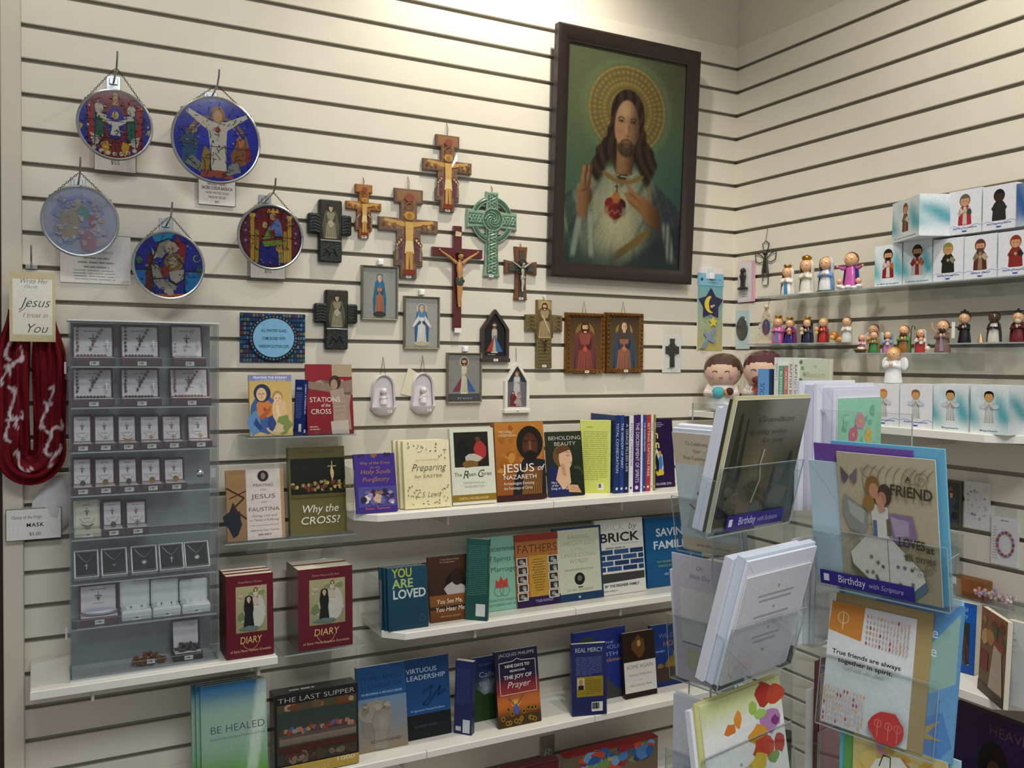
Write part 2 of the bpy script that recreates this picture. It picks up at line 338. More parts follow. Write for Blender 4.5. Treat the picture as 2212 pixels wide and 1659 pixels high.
# left edge post and the dark panel set across the gap beside it
px0, px1 = B(3, 700, .02).x, -2.027
t1 = MB().box(px0, px1-.0003, -.012, .03, 0, 3.0, bev=.002).build('trim_1', mat('cfc6b4', .5, noise=.03, scale=12, name='edge_post_paint')); t1['kind'] = 'structure'; t1['label'] = 'cream painted edge post closing off the slatwall at the left'; t1['category'] = 'trim'
wl = MB().box(-3.6, px0-.001, .03, .05, 0, 3.0).build('wall_left', mat('3a2420', .7, name='dark_gap_panel')); wl['kind'] = 'structure'; wl['label'] = 'dark panel filling the gap beyond the edge post at far left'; wl['category'] = 'wall'
fl = MB().box(-3.6, .1, -3.4, .1, -.02, 0).build('floor', mat('6e655c', .7, name='carpet_floor', noise=.1, scale=200)); fl['kind'] = 'structure'; fl['label'] = 'plain shop floor below the shelves'; fl['category'] = 'floor'
ce = MB().box(-3.6, .1, -3.4, .1, 3.0, 3.02).build('ceiling', mat('ded9cd', .8, name='ceiling_paint')); ce['kind'] = 'structure'; ce['label'] = 'plain shop ceiling above the slatwalls'; ce['category'] = 'ceiling'

# ------------------------------------------------------------------ white shelves
SHZ, SHD = {1: .858, 2: 1.158, 3: .858, 4: .560}, {1: .222, 2: .205, 3: .19, 4: .205}
def bx(px, py, d): return B(px, py, d).x
def white_shelf(label, pts, z, th=.017, joints=(), rz=0, brackets=(), name='white_shelf'):
    # pts: outline in xy, counter-clockwise
    t = thing(name, label, 'shelf', (0, 0, z))
    n = len(pts); b = MB(); e = .0016; cx = sum(p[0] for p in pts)/n; cy = sum(p[1] for p in pts)/n
    ins = [(p[0]+(cx-p[0])/max(abs(cx-p[0]), .01)*e, p[1]+(cy-p[1])/max(abs(cy-p[1]), .01)*e) for p in pts]
    vs = [(x, y, -th) for x, y in pts]+[(x, y, -e) for x, y in pts]+[(x, y, 0) for x, y in ins]
    b.add(vs, [tuple(range(n-1, -1, -1)), tuple(range(2*n, 3*n))]+[(r*n+i, r*n+(i+1) % n, (r+1)*n+(i+1) % n, (r+1)*n+i) for r in (0, 1) for i in range(n)])
    b.build('shelf_board', WHITE, t)
    for (x, y, ax) in brackets:
        if ax == 'y': MB().box(x-.003, x+.003, -y, -.0005, -th-.028, -th-.0002).box(x-.012, x+.012, -.003, -.0004, -th-.05, -th-.028).build('bracket', mat('c9c5ba', .35, .3), t)
        else: MB().box(-x, -.0005, y-.003, y+.003, -th-.028, -th-.0002).build('bracket', mat('c9c5ba', .35, .3), t)
    for (x0, x1, y) in joints: MB().box(x0, x1, y-.0006, y+.012, -th, .0003).build('edge_joint', mat('8f897b', .5), t)
    return t
def fx(px, z, d): return solve(lambda s: P((s, -d, z))[0], px, -1.5, -1)
x0 = -2.015; x1 = fx(600, .858, .222)
white_shelf('white shelf holding the jewellery display case at the left end', [(x0, -.222), (x1, -.222), (x1, -.0005), (x0, -.0005)], .858, brackets=[(-1.9, .2, 'y'), (-1.56, .2, 'y')])
for n, pl, py, pg, lab in ((2, 815.6, 1113, 764, 'upper white book shelf below the hanging crosses, chamfered at its left end'), (3, 875.7, 1366, 829, 'middle white book shelf, chamfered left end, below the upper book shelf')):
    z, d = SHZ[n], SHD[n]; xf = fx(pl, z, d); c = .045
    xj = [fx(p, z, d) for p in ((1196,) if n == 2 else (1244,))]
    white_shelf(lab, [(xf, -d), (-.16, -d), (-.16, -.0005), (xf-c, -.0005), (xf-c, -d+c)], z, brackets=[(xf+.2, .17, 'y'), (-.55, .17, 'y')], joints=[(q-.0006, q+.0006, -d) for q in xj])
z, d = SHZ[4], SHD[4]
white_shelf('lowest white book shelf in view with joints along its front edge', [(-1.75, -d), (-.12, -d), (-.12, -.0005), (-1.75, -.0005)], z, brackets=[(-1.2, .17, 'y'), (-.6, .17, 'y')], joints=[(q-.0006, q+.0006, -d) for q in (fx(922, z, d), fx(1285, z, d))])
# right wall white shelves
def fy(px, z, d): return solve(lambda s: P((-d, s, z))[0], px, -.5, -.8)
WZ, WD = 1.379, .20
ya = fy(1489, WZ, WD); yb = fy(2126, WZ, WD)
white_shelf('white shelf on the right-hand wall holding the baptism figurine boxes', [(-WD, ya), (-.0005, ya), (-.0005, yb-.07), (-WD+.06, yb-.07), (-WD, yb)][::-1], WZ, th=.018, brackets=[(.16, -.3, 'x'), (.16, -.8, 'x')])
print('white right shelf', ya, yb)
# ================================================================== things hung on the back wall
STEEL = mat('9a9c9c', .3, .9, name='zinc_steel'); CHROME = mat('c9ccce', .15, 1, name='bright_chrome'); DARKM = mat('4a4844', .4, .8, name='dark_wire')
GLASSP = bpy.data.materials.new('stained_glass'); GLASSP.use_nodes = True
_nt = GLASSP.node_tree; _b = _nt.nodes['Principled BSDF']; _a = _nt.nodes.new('ShaderNodeVertexColor'); _a.layer_name = 'Col'
_t = _nt.nodes.new('ShaderNodeBsdfTransparent'); _x = _nt.nodes.new('ShaderNodeMixShader'); _n = _nt.nodes.new('ShaderNodeTexNoise'); _n.inputs['Scale'].default_value = 120
_h = _nt.nodes.new('ShaderNodeMix'); _h.data_type = 'RGBA'; _h.blend_type = 'MULTIPLY'; _h.inputs[0].default_value = .45
_nt.links.new(_a.outputs[0], _h.inputs[6]); _nt.links.new(_n.outputs['Fac'], _h.inputs[7]); _nt.links.new(_h.outputs[2], _b.inputs['Base Color']); _nt.links.new(_a.outputs[0], _t.inputs[0])
_b.inputs['Roughness'].default_value = .12; _x.inputs[0].default_value = .3
_o = _nt.nodes['Material Output']; _nt.links.new(_b.outputs[0], _x.inputs[1]); _nt.links.new(_t.outputs[0], _x.inputs[2]); _nt.links.new(_x.outputs[0], _o.inputs[0])
def wbox(x0, y0, x1, y1, d=0):
    xm, ym = (x0+x1)/2, (y0+y1)/2; a = B(x0, ym, d); b = B(x1, ym, d); t = B(xm, y0, d); c = B(xm, y1, d)
    return Vector((a.x, -d, c.z)), b.x-a.x, t.z-c.z
def hook(px, py, L, label, tip=.03, plate=True):
    p = B(px, py); t = thing('wall_hook', label, 'hook', (p.x, 0, p.z))
    if plate: MB()  .box(-.015, .015, -.0022, -.0003, -.024, .016, bev=.0008).box(-.009, .009, -.006, -.0022, -.004, .010, bev=.001).build('back_plate', STEEL, t)
    else: MB().box(-.012, .012, -.004, -.0003, -.005, .005, bev=.0008).build('back_plate', STEEL, t)
    MB().tube([(0, -.004, 0), (0, -.03, .002), (0, -L*.8, .008), (0, -L*.95, .008+tip*.5), (0, -L, .008+tip)], .0021, 6).build('rod', STEEL, t)
    return t, Vector((p.x, -L*.72, p.z+.009))
def chain(a, c, t):
    a, c = Vector(a), Vector(c); n = int((c-a).length/.0052); b = MB(); dr = (c-a).normalized(); sd0 = dr.cross(Vector((0, 1, 0))).normalized()
    for i in range(n):
        m = a+(c-a)*((i+.5)/n); sd = sd0 if i % 2 else Vector((0, 1, 0))
        b.tube([m+dr*.0036*math.cos(q*math.pi/3)+sd*.0019*math.sin(q*math.pi/3) for q in range(6)], .0006, 4, close=True)
    return b.build('chain', DARKM, t)
def disc(px, py, rpx, hk, label, hlabel, draw):
    h, S_ = hook(*hk, .115, hlabel); d = -S_.y; c = B(px, py, d); r = (B(px+rpx, py, d).x-B(px-rpx, py, d).x)/2
    t = thing('stained_glass_disc', label, 'suncatcher', (c.x, -d, c.z-r), group='round stained glass suncatchers on chains', lean=0)
    a = Art(2*r, 2*r); draw(a); g = a.build('painted_glass', t, GLASSP, (-r, -.0022, 0))
    MB().lathe([(r*.985, -.002), (r*.985, .002)], 40).build('glass_pane', clearmat('pane_glass', 'eef2f2', .1), t) if False else None
    MB().tube([(r*math.cos(k*math.pi/24), 0, r+r*math.sin(k*math.pi/24)) for k in range(48)], .0036, 8, close=True).build('metal_rim', STEEL, t)
    top = Vector((S_.x-c.x, 0, S_.z-(c.z-r)))
    for q in (-1, 1):
        e = Vector((q*r*.78, 0, r+r*.66)); chain(top+Vector((q*.003, 0, 0)), e, t)
        MB().tube([e+Vector((.003*math.cos(k), 0, .003*math.sin(k))) for k in [i*math.pi/4 for i in range(8)]], .0008, 5, close=True).build('ring', DARKM, t)
    return t
def leads(a, lines, w=.012, c='15130f'):
    for L in lines: a.line(L, w, c)
def dA(a):
    a.ell(.5, .5, .5, .5, '8a1418', '6d0f14', 36)
    for q in (-1, 1):
        X = lambda x: .5+q*x
        a.poly([(X(.36), .15), (X(.46), .3), (X(.49), .5), (X(.46), .7), (X(.38), .82)], '2a2aa0')
        a.poly([(X(.28), .2), (X(.36), .25), (X(.38), .75), (X(.31), .83), (X(.26), .6)], 'a81c20')
        a.poly([(X(.17), .28), (X(.27), .3), (X(.3), .6), (X(.24), .76), (X(.15), .62)], '12604a')
        a.ell(X(.22), .72, .06, .08, 'c9c2b0'); a.poly([(X(.1), .62), (X(.24), .66), (X(.26), .58), (X(.12), .55)], 'd6d0c0')
        a.poly([(X(.2), .3), (X(.34), .36), (X(.3), .2), (X(.24), .15)], 'c4c0b2'); a.poly([(X(.43), .45), (X(.48), .48), (X(.46), .38)], 'd8b81c')
        a.poly([(X(.06), .07), (X(.14), .04), (X(.2), .22), (X(.1), .26)], 'c89a1c'); a.poly([(X(.2), .08), (X(.3), .13), (X(.25), .2)], '2a2aa0')
        leads(a, [[(X(.38), .85), (X(.36), .14)], [(X(.3), .85), (X(.26), .6), (X(.28), .18)], [(X(.15), .62), (X(.15), .28), (X(.3), .12)], [(X(.02), .28), (X(.12), .04)], [(X(.1), .55), (X(.26), .58)]])
    a.ell(.5, .52, .13, .24, '24249a'); a.ring(.5, .52, .125, .14, 'cfc6b0') if False else None
    a.poly([(.32, .6), (.5, .54), (.68, .6), (.62, .52), (.54, .48), (.57, .34), (.43, .34), (.46, .48), (.38, .52)], 'd9d4c6'); a.ell(.5, .64, .045, .06, 'd8b070')
    a.poly([(.46, .78), (.54, .78), (.52, .96), (.48, .96)], 'b89a2c')
    for i in range(7): a.ell(.22+.09*i, .07+.02*abs(3-i)*abs(3-i)*.4, .03, .03, 'd0cabc')
    leads(a, [[(.1, .55), (.9, .55)], [(.5, .28), (.5, .02)], [(.12, .3), (.88, .3)]], .008); a.mosaic(150, ['a81c20', '6a0f14', '12604a', '2a2aa0', 'c8c0aa', 'c89a1c'], 3)
def dB(a):
    a.ell(.5, .5, .5, .5, '2330b4', '1b2490', 40)
    a.ring(.5, .42, .34, .375, '8a6a2e', 30, 0, 180); a.ring(.5, .42, .30, .312, 'b88c3c', 30, 0, 180)
    a.poly([(.44, .12), (.62, .12), (.61, .48), (.62, .62), (.86, .8), (.84, .84), (.6, .72), (.42, .72), (.18, .84), (.15, .8), (.4, .6), (.42, .45)], 'cfcab4')
    a.ell(.51, .8, .085, .1, '9c6a28'); a.ell(.51, .78, .05, .07, 'c79a6c'); a.ell(.51, .62, .035, .035, 'b4432c')
    a.poly([(.1, .2), (.26, .14), (.28, .45), (.22, .6), (.12, .5)], '2c5674'); a.ell(.23, .6, .045, .05, 'b8946a'); a.poly([(.1, .5), (.3, .48), (.28, .42), (.08, .44)], '3b4a58')
    a.poly([(.68, .18), (.84, .24), (.83, .48), (.74, .5), (.66, .34)], '8a5a2a'); a.ell(.77, .5, .05, .06, 'c2763a'); a.poly([(.84, .26), (.9, .3), (.88, .46), (.83, .44)], '8e2b22')
    a.poly([(.32, .12), (.42, .12), (.42, .36), (.36, .42), (.33, .3)], '9a7a22'); a.poly([(.3, .05), (.7, .05), (.66, .14), (.34, .14)], '9c4a3a')
    a.poly([(.14, .2), (.32, .1), (.34, .2), (.22, .3)], '7c8478'); a.poly([(.6, .08), (.78, .14), (.76, .26), (.64, .22)], '8a9088')
    leads(a, [[(.5, .92), (.5, .99)], [(.1, .62), (.3, .62)], [(.88, .62), (.7, .58)], [(.44, .45), (.42, .12)], [(.6, .45), (.62, .12)], [(.05, .42), (.95, .42)]], .006); a.mosaic(120, ['2a3ac0', '1b2490', '8a6a3a', '2c5674', '8e8a78', '24309c'], 5, .016)
def dC(a):  # glare on the glass is put into these pale greyed colours
    a.ell(.5, .5, .5, .5, 'a4abc0', '98a0b8', 40); a.mottle(.12, .12, .88, .88, 70, ['949cc0', 'b0adb8', 'a4a9b4', '8e98bc', 'b4ae a4'.replace(' ', ''), 'a49ea2', 'b8b2bc'], .07, 5)
    a.blot(.36, .42, .14, .24, 'a39c8c', 14, 3); a.blot(.55, .62, .08, .09, '6f9a92', 10, 4); a.blot(.6, .2, .1, .15, 'a88490', 12, 6); a.ring(.48, .5, .32, .36, '8c98c8', 30, 20, 170); a.blot(.66, .5, .06, .1, 'a8787e', 9, 8)
    a.mottle(.15, .15, .85, .85, 60, ['b6b8c8', 'a0a6c4', 'aaa6ae', '9298b0'], .03, 9)
def dD(a):
    a.ell(.5, .5, .5, .5, '1d2a96', '17227c', 40); a.poly([(.02, .4), (.3, .42), (.3, .15), (.12, .18)], '1c6cae'); a.poly([(.7, .4), (.99, .42), (.9, .16), (.72, .1)], '1d74b6'); a.poly([(.25, .95), (.6, .99), (.5, .86), (.3, .84)], '1f86b8')
    a.poly([(.16, .1), (.26, .06), (.3, .6), (.2, .7)], '5a1c14'); a.poly([(.6, .95), (.74, .8), (.72, .55), (.64, .6), (.6, .8)], '8a2018')
    a.poly([(.28, .62), (.36, .82), (.5, .88), (.62, .8), (.6, .7), (.48, .72), (.4, .6)], '8d8676'); a.blot(.54, .76, .09, .1, 'a89c84', 12, 2); a.poly([(.25, .75), (.34, .62), (.28, .58)], 'a8a090')
    a.ring(.57, .55, .1, .135, '8a6c2c', 26); a.ell(.57, .55, .1, None, '6a5836'); a.blot(.56, .55, .06, .08, 'a09276', 12, 3)
    a.poly([(.24, .5), (.34, .5), (.42, .3), (.62, .2), (.6, .12), (.36, .14), (.26, .28)], '8c8a80'); a.poly([(.5, .4), (.72, .45), (.7, .3), (.6, .22), (.52, .28)], 'a09c90'); a.poly([(.35, .5), (.5, .48), (.5, .32), (.4, .32)], '7a2c16')
    a.poly([(.3, .06), (.75, .08), (.6, .02), (.42, .02)], 'b0561c'); a.blot(.5, .1, .07, .05, 'a6a294', 9, 4); a.ring(.9, .62, .04, .06, '88905a', 16, 60, 300); a.blot(.08, .55, .05, .06, '3f6a50', 9, 9); a.blot(.93, .44, .04, .1, '2f6a4e', 9, 7)
    leads(a, [[(.3, .05), (.24, .5), (.28, .62), (.36, .84), (.5, .9), (.64, .82)], [(.64, .6), (.72, .5), (.72, .1)], [(.05, .42), (.24, .42)], [(.72, .42), (.98, .42)], [(.26, .28), (.42, .3), (.62, .2)], [(.5, .28), (.6, .22), (.72, .3)], [(.36, .48), (.42, .6), (.5, .7)]], .016); a.mosaic(110, ['1d2a96', '1c6cae', '6a2c1a', '8d8676', '17227c', '2f2a24'], 8, .018)
def dE(a):
    a.ell(.5, .5, .5, .5, '1c1830', '1c1830', 40); a.ell(.5, .5, .46, .46, '7e1a1c', '6a1418', 40)
    for i in range(9):
        for q in (-1, 1): a.ell(.5+q*(.4-.03*abs(i-4)*abs(i-4)*.35), .2+.075*i, .022, .022, '6c7cc0' if i % 2 else '2c3896')
    for q in (-1, 1):
        a.rect(.5+q*.29-.03, .12, .5+q*.29+.03, .84, 'b5952c'); a.rect(.5+q*.29-.045, .8, .5+q*.29+.045, .85, 'd2b040'); a.rect(.5+q*.22-.03, .08, .5+q*.22+.03, .6, 'a08428')
    a.poly([(.3, .06), (.7, .06), (.68, .4), (.34, .42)], '20207c'); a.poly([(.36, .42), (.66, .46), (.7, .38), (.4, .34)], '6c8c2c'); a.poly([(.36, .45), (.46, .66), (.5, .62), (.5, .48)], '7a9a34'); a.poly([(.46, .64), (.6, .8), (.66, .7), (.68, .52), (.56, .52)], '5c7cba'); a.poly([(.48, .6), (.56, .62), (.56, .5), (.5, .48)], '7c2018')
    a.ell(.53, .82, .05, .06, 'b48a64'); a.ell(.4, .68, .04, .05, 'b4a070'); a.poly([(.44, .88), (.46, .95), (.5, .9), (.53, .96), (.56, .9), (.6, .95), (.62, .88)], 'd0a838'); a.ell(.63, .32, .06, .06, 'a07c3c')
    for i in range(6): a.rect(.62+.03*i*.9, .1, .635+.03*i*.9, .3, 'd0b44a')
    leads(a, [[(.34, .42), (.3, .06)], [(.68, .4), (.7, .06)], [(.36, .44), (.46, .66), (.46, .9)], [(.05, .5), (.95, .5)]], .008); a.mosaic(130, ['7e1a1c', '5c1216', 'b5952c', '20207c', '6c8c2c', '3a4a90'], 6, .016)
disc(249, 270, 80, (245, 180), 'stained glass disc with white dove between green angels on red', 'metal wall hook carrying the red dove glass disc', dA)
disc(468, 303, 94, (455, 214), 'large blue stained glass disc with white-robed figure, arms stretched wide', 'metal wall hook carrying the large blue glass disc', dB)
disc(174, 478, 82, (169, 398), 'stained glass disc with pale lilac glare in its colours, above the paper notice', 'metal wall hook carrying the pale glass disc with painted glare', dC)
disc(365, 573, 76, (358, 488), 'dark blue stained glass disc with pale mother and child figures', 'metal wall hook carrying the mother and child glass disc', dD)
disc(585, 512, 69, (572, 436), 'red stained glass disc with gold columns and seated crowned figure', 'metal wall hook carrying the red and gold glass disc', dE)

# paper cards under the discs
def paper_card(bb, label, draw, d=.004, name='price_card', cat='card', border='3a3630', lean=0):
    l, w, h = wbox(*bb, d); t = thing(name, label, cat, l); a = Art(w, h, border) if border else Art(w, h, 'e6e2dc')
    if border: a.rect(.012, .018, .988, .982, 'e6e2dc')
    draw(a); MB().box(0, w, .0001, .0008, 0, h).build('card_sheet', mat('e6e2dc', .7), t); a.build('print', t, MATT); return t
INK = '4c4844'
def pA(a): a.text('PAINTED GLASS', .5, .86, .1, INK, w=.6); a.text('MADE IN THE UK', .5, .5, .17, INK, w=.45); a.text('$55', .5, .22, .17, INK)
def pB(a):
    for i, (s, w) in enumerate((('SACRED HEART', .52), ('SACRE COEUR BASILICA', .82), ('HAND PAINTED GLASS', .62), ('MADE IN THE UK', .46), ('$65', .12))): a.text(s, .5, .78-.17*i, .17 if i < 2 else .13, INK, st='b' if i < 2 else 'r', w=w)
def pC(a): a.text('STAINED GLASS WINDOW', .55, .62, .075, '7a7672', w=.4); a.greek(.22, .3, .8, .58, 3, '9c9894', .35, 'c', 4); a.greek(.12, .06, .86, .3, 4, 'a4a09c', .3, 'c', 5); a.rect(.86, .01, .98, .08, 'cfcac4')
paper_card((203, 300, 294, 371), 'small white price card below the red dove glass disc', pA)
paper_card((428, 388, 509, 444), 'white price card naming the glass, below the large blue disc', pB)
paper_card((130, 508, 282, 612), 'wide white paper notice below the pale disc with painted glare', pC, name='paper_notice', cat='notice', border=None)
paper_card((540, 545, 617, 602), 'small white price card below the red and gold disc', pA)
def pS(a):
    a.rect(0, 0, 1, 1, '1e3a58'); rg = random.Random(4)
    for i in range(11):
        for j in range(22):
            u, v = (j+.5)/22, (i+.5)/11; r = math.hypot((u-.5)*1.33, v-.5)
            if r < .36: continue
            a.rect(u-.017, v-.03, u+.017, v+.03, rg.choice(['24507c', '3c6c92', '7c2a2c', '2c3a6a', '4a6a5a', '5c7c98', '8a6a3a', '1c4468']))
    a.ell(.5, .5, .375, .475, '16283c', n=36)
    for i in range(40): q = 2*math.pi*i/40; a.rect(.5+.345*math.cos(q)-.012, .5+.435*math.sin(q)-.018, .5+.345*math.cos(q)+.012, .5+.435*math.sin(q)+.018, ['6a8a9a', '8a5a3c', '4a7a90'][i % 3])
    a.ell(.5, .5, .315, .395, '7fb4d6', n=36)
    for i, s in enumerate(('ALL PAINTED GLASS', 'COME BOXED WITH', 'WINDOW SUCTION CUPS')): a.text(s, .5, .62-.16*i, .082, '2c4258', w=(.38, .36, .46)[i], st='b')
paper_card((518, 677, 659, 783), 'mosaic-patterned sign with blue oval about painted glass', pS, name='printed_sign', cat='sign', border='1e3a58')

# the large framed print
l, w, h = wbox(1193, 88, 1497, 608, .036); zc = (B(1340, 88, .036).z+B(1340, 606, .036).z)/2
FR = thing('framed_picture', 'large dark-framed print of a haloed robed figure with a red heart', 'picture', (l.x, -.012, l.z+.004), lean=-rad(2.6))
fw = .043
FRM = mat('1c0d0b', .4, noise=.25, scale=30, coat=.08, name='dark_mahogany')
def frame_mesh(w, h, fw, prof):
    b = MB(); n = len(prof)
    cs = [(0, 0, 1, 1), (w, 0, -1, 1), (w, h, -1, -1), (0, h, 1, -1)]
    vs = []
    for cx, cz, sx, sz in cs: vs += [(cx+sx*p*fw, y, cz+sz*p*fw) for p, y in prof]
    fs = [(i*n+j, ((i+1) % 4)*n+j, ((i+1) % 4)*n+(j+1) % n, i*n+(j+1) % n) for i in range(4) for j in range(n)]
    return b.add(vs, fs, sm=True)
def picframe(t, w, h, fw, dep, m, prof=None, name='frame'):
    return frame_mesh(w, h, fw, prof or [(0, 0), (0, -dep*.8), (.15, -dep), (.5, -dep*.9), (.8, -dep*.55), (1, -dep*.45), (1, 0)]).build(name, m, t)
picframe(FR, w, h, fw, .03, FRM)
MB().box(fw*.8, w-fw*.8, -.008, -.0005, fw*.8, h-fw*.8).build('backing_board', mat('3a2a20', .7), FR)
def portrait(u, v):
    n = hash2(round(u*90), round(v*150))-.5
    c = mixc(lin('555a3e'), lin('46664a'), sm(.95, .45, v)); c = mixc(c, lin('235450'), sm(.6, 1, u)*sm(.75, .3, v)); c = mixc(c, lin('75804e'), .6*math.exp(-((u-.25)/.3)**2-((v-.75)/.2)**2)); c = mixc(c, lin('2a3628'), .5*sm(.12, 0, v))
    c = mixc(c, lin('4c4e3a'), .3)
    E = lambda cu, cv, ru, rv: math.hypot((u-cu)/ru, (v-cv)/rv)
    e = E(.5, .735, .325, .205)
    pat = (.5+.5*math.sin(math.atan2(v-.735, (u-.5)*.63)*44))*(.5+.5*math.sin(e*46))
    c = mixc(c, mixc(lin('6c5626'), lin('a5843c'), pat), sm(1.02, .97, e)*.68); c = mixc(c, lin('b09248'), .4*math.exp(-((e-.975)/.02)**2)+.35*math.exp(-((e-.62)/.02)**2)); c = mixc(c, lin('6a7c50'), .4*math.exp(-((e-1.1)/.1)**2))
    # shoulders and robe
    sh = .475-.55*abs(u-.48)**1.6; inr = sm(sh+.014, sh-.01, v)
    fold = .5+.5*math.sin(u*46+v*13+2*math.sin(v*9))
    rb = mixc(lin('6f7c66'), lin('3f5448'), sm(.1, .48, abs(u-.47))); rb = mixc(rb, lin('2c3c36'), .55*fold*sm(.12, .4, abs(u-.46)))
    rb = mixc(rb, lin('8a957c'), .5*sm(.55, .95, math.sin(u*58+v*20+3*math.sin(v*7+u*5)))*sm(.05, .2, v))
    rb = mixc(rb, lin('23302c'), .6*sm(.6, 1, math.sin(u*34-v*16+2*math.sin(v*11))))
    rb = mixc(rb, lin('2c3238'), sm(.6, .76, u-.3*(v-.2))*.85)
    rb = mixc(rb, lin('b8b088'), .9*math.exp(-((u-.43)/.16)**2-((v-.22)/.16)**2)); an = math.atan2(v-.27, (u-.43)*.63)
    rb = mixc(rb, lin('dcd3a4'), .16*(.5+.5*math.sin(an*42))*math.exp(-((u-.43)/.2)**2-((v-.21)/.18)**2))
    rb = mixc(rb, lin('74602f'), sm(.03, .015, abs((v-.03)-(u-.4)*.45))*sm(.4, .46, u)*sm(.76, .68, u)); rb = mixc(rb, lin('262c34'), sm(.0, .05, (u-.48)*.45-(v-.02))*sm(.46, .52, u)*.85); rb = mixc(rb, lin('2c3c36'), sm(.12, 0, v)*.75)
    rb = mixc(rb, lin('7a6a38'), .8*sm(.022, .012, abs(u-.72+.12*(v-.3)))*sm(.2, .24, v)*sm(.42, .38, v))
    rb = mixc(rb, lin('8f9a86'), .8*sm(.03, .012, abs(u-.10-.25*(v-.1)))*sm(.02, .06, v)*sm(.24, .2, v)); rb = mixc(rb, lin('9aa592'), .75*sm(.028, .01, abs(u-.23+.1*(v-.1)))*sm(.02, .06, v)*sm(.26, .22, v)); rb = mixc(rb, lin('8c9884'), .8*sm(.05, .02, abs(u-.9+.35*(v-.12)))*sm(.02, .06, v)*sm(.24, .2, v)*(.6+.4*math.sin(u*150)))
    rb = mixc(rb, lin('77836c'), .7*sm(.1, .05, abs(u-.16-.35*(v-.36)))*sm(.26, .3, v)*sm(.46, .43, v)*(.6+.4*math.sin(u*90+v*60)))
    c = mixc(c, rb, inr)
    # hair
    wob = .008*math.sin(v*60)+.006*math.sin(v*110+u*20)
    hd = sm(1.03, .97, E(.505, .715, .145, .118)); fall = sm(.0, -.02, abs(u-.5)-(.145+.16*sm(.70, .44, v)+wob))*sm(.415, .455, v+.05*math.sin(u*30))*sm(.735, .715, v)
    st = .5+.5*math.sin((u-.5)*80*(1+.6*(v-.6))+6*math.sin(v*14)); c = mixc(c, mixc(lin('1c140f'), lin('44301f'), st*.75), max(hd, fall))
    # neck, face, beard
    c = mixc(c, mixc(lin('8a6442'), lin('4c3220'), sm(.46, .56, u)), sm(.078, .06, abs(u-.49))*sm(.425, .445, v)*sm(.6, .58, v))
    fw_ = .105*(1-.28*sm(.62, .53, v)); f = math.hypot((u-.5)/fw_, (v-.655)/.128); sk = mixc(lin('a8825c'), lin('5c412c'), sm(.47, .60, u)); sk = mixc(sk, lin('c2a078'), .55*math.exp(-((u-.48)/.045)**2-((v-.735)/.03)**2)); sk = mixc(sk, lin('96603f'), .5*math.exp(-((u-.44)/.03)**2-((v-.635)/.018)**2)); sk = mixc(sk, lin('b8946a'), .4*math.exp(-((u-.495)/.01)**2-((v-.65)/.03)**2))
    c = mixc(c, sk, sm(1.04, .93, f))
    c = mixc(c, mixc(lin('241811'), lin('3c2a1c'), .5+.5*math.sin(u*160)), .9*sm(1.05, .8, E(.5, .558, .082, .045))*sm(.598, .575, v+abs(u-.5)*.0)); c = mixc(c, lin('2c1e15'), .75*sm(.05, .042, abs(u-.5))*sm(.008, .003, abs(v-.598+.9*(u-.5)**2*6))); c = mixc(c, lin('7a4438'), .85*sm(.03, .022, abs(u-.5))*sm(.0075, .004, abs(v-.584))); c = mixc(c, lin('8a6444'), .6*sm(.02, .012, abs(u-.5))*sm(.007, .003, abs(v-.569)))
    for eu in (.45, .553):
        c = mixc(c, lin('241810'), .8*sm(.032, .024, abs(u-eu))*sm(.006, .003, abs(v-.7005+1.1*(u-eu)**2*8))); c = mixc(c, lin('4c3524'), .6*math.exp(-((u-eu)/.032)**2-((v-.683)/.011)**2)); c = mixc(c, lin('1c130e'), .8*sm(.024, .019, abs(u-eu))*sm(.0045, .0025, abs(v-.686+1.2*(u-eu)**2*8))); c = mixc(c, lin('1a120e'), .85*sm(.0105, .007, abs(u-eu))*sm(.0065, .004, abs(v-.6815)))
    c = mixc(c, lin('4c3322'), .55*math.exp(-((u-.518)/.01)**2-((v-.65)/.03)**2)); c = mixc(c, lin('43291c'), .7*math.exp(-((u-.505)/.02)**2-((v-.614)/.005)**2))
    # collar
    cl = abs(math.hypot((u-.48)/.18, (v-.475)/.075)-1); c = mixc(c, lin('7c6230'), sm(.17, .1, cl)*sm(.445, .43, v)); c = mixc(c, lin('b0aa8c'), .8*sm(.04, .02, abs(math.hypot((u-.49)/.125, (v-.475)/.05)-1))*sm(.45, .44, v))
    # raised hand and pointing hand
    hs = mixc(lin('8c6440'), lin('4c3220'), sm(.13, .24, u)); hs = mixc(hs, lin('38241a'), .5*sm(.006, .002, abs(u-.172-.06*(v-.36)))*sm(.33, .36, v))
    c = mixc(c, hs, max(sm(1.06, .92, E(.165, .32, .065, .055)), sm(.024, .018, abs(u-.15-.2*(v-.38)))*sm(.34, .36, v)*sm(.462, .452, v), sm(.022, .016, abs(u-.195-.12*(v-.38)))*sm(.34, .36, v)*sm(.468, .458, v), sm(.05, .035, abs(u-.155))*sm(.19, .24, v)*sm(.31, .29, v)))
    ax = (v-.275)+(u-.7)*.42; hnd = sm(.046, .034, abs(ax)-.012*sm(.6, .7, u))*sm(.5+.02*math.sin(ax*110), .53+.02*math.sin(ax*110), u)*sm(.84, .79, u); c = mixc(c, mixc(mixc(lin('94683f'), lin('4a3020'), sm(.6, .82, u)), lin('35221a'), .45*sm(.4, .9, math.sin(ax*150))*sm(.68, .6, u)), hnd)
    for fx_, f0, f1 in ((.146, .38, .455), (.186, .38, .462), (.222, .35, .40)): c = mixc(c, lin('a87c52'), .6*sm(.009, .004, abs(u-fx_-.16*(v-.38)))*sm(f0, f0+.01, v)*sm(f1, f1-.01, v))
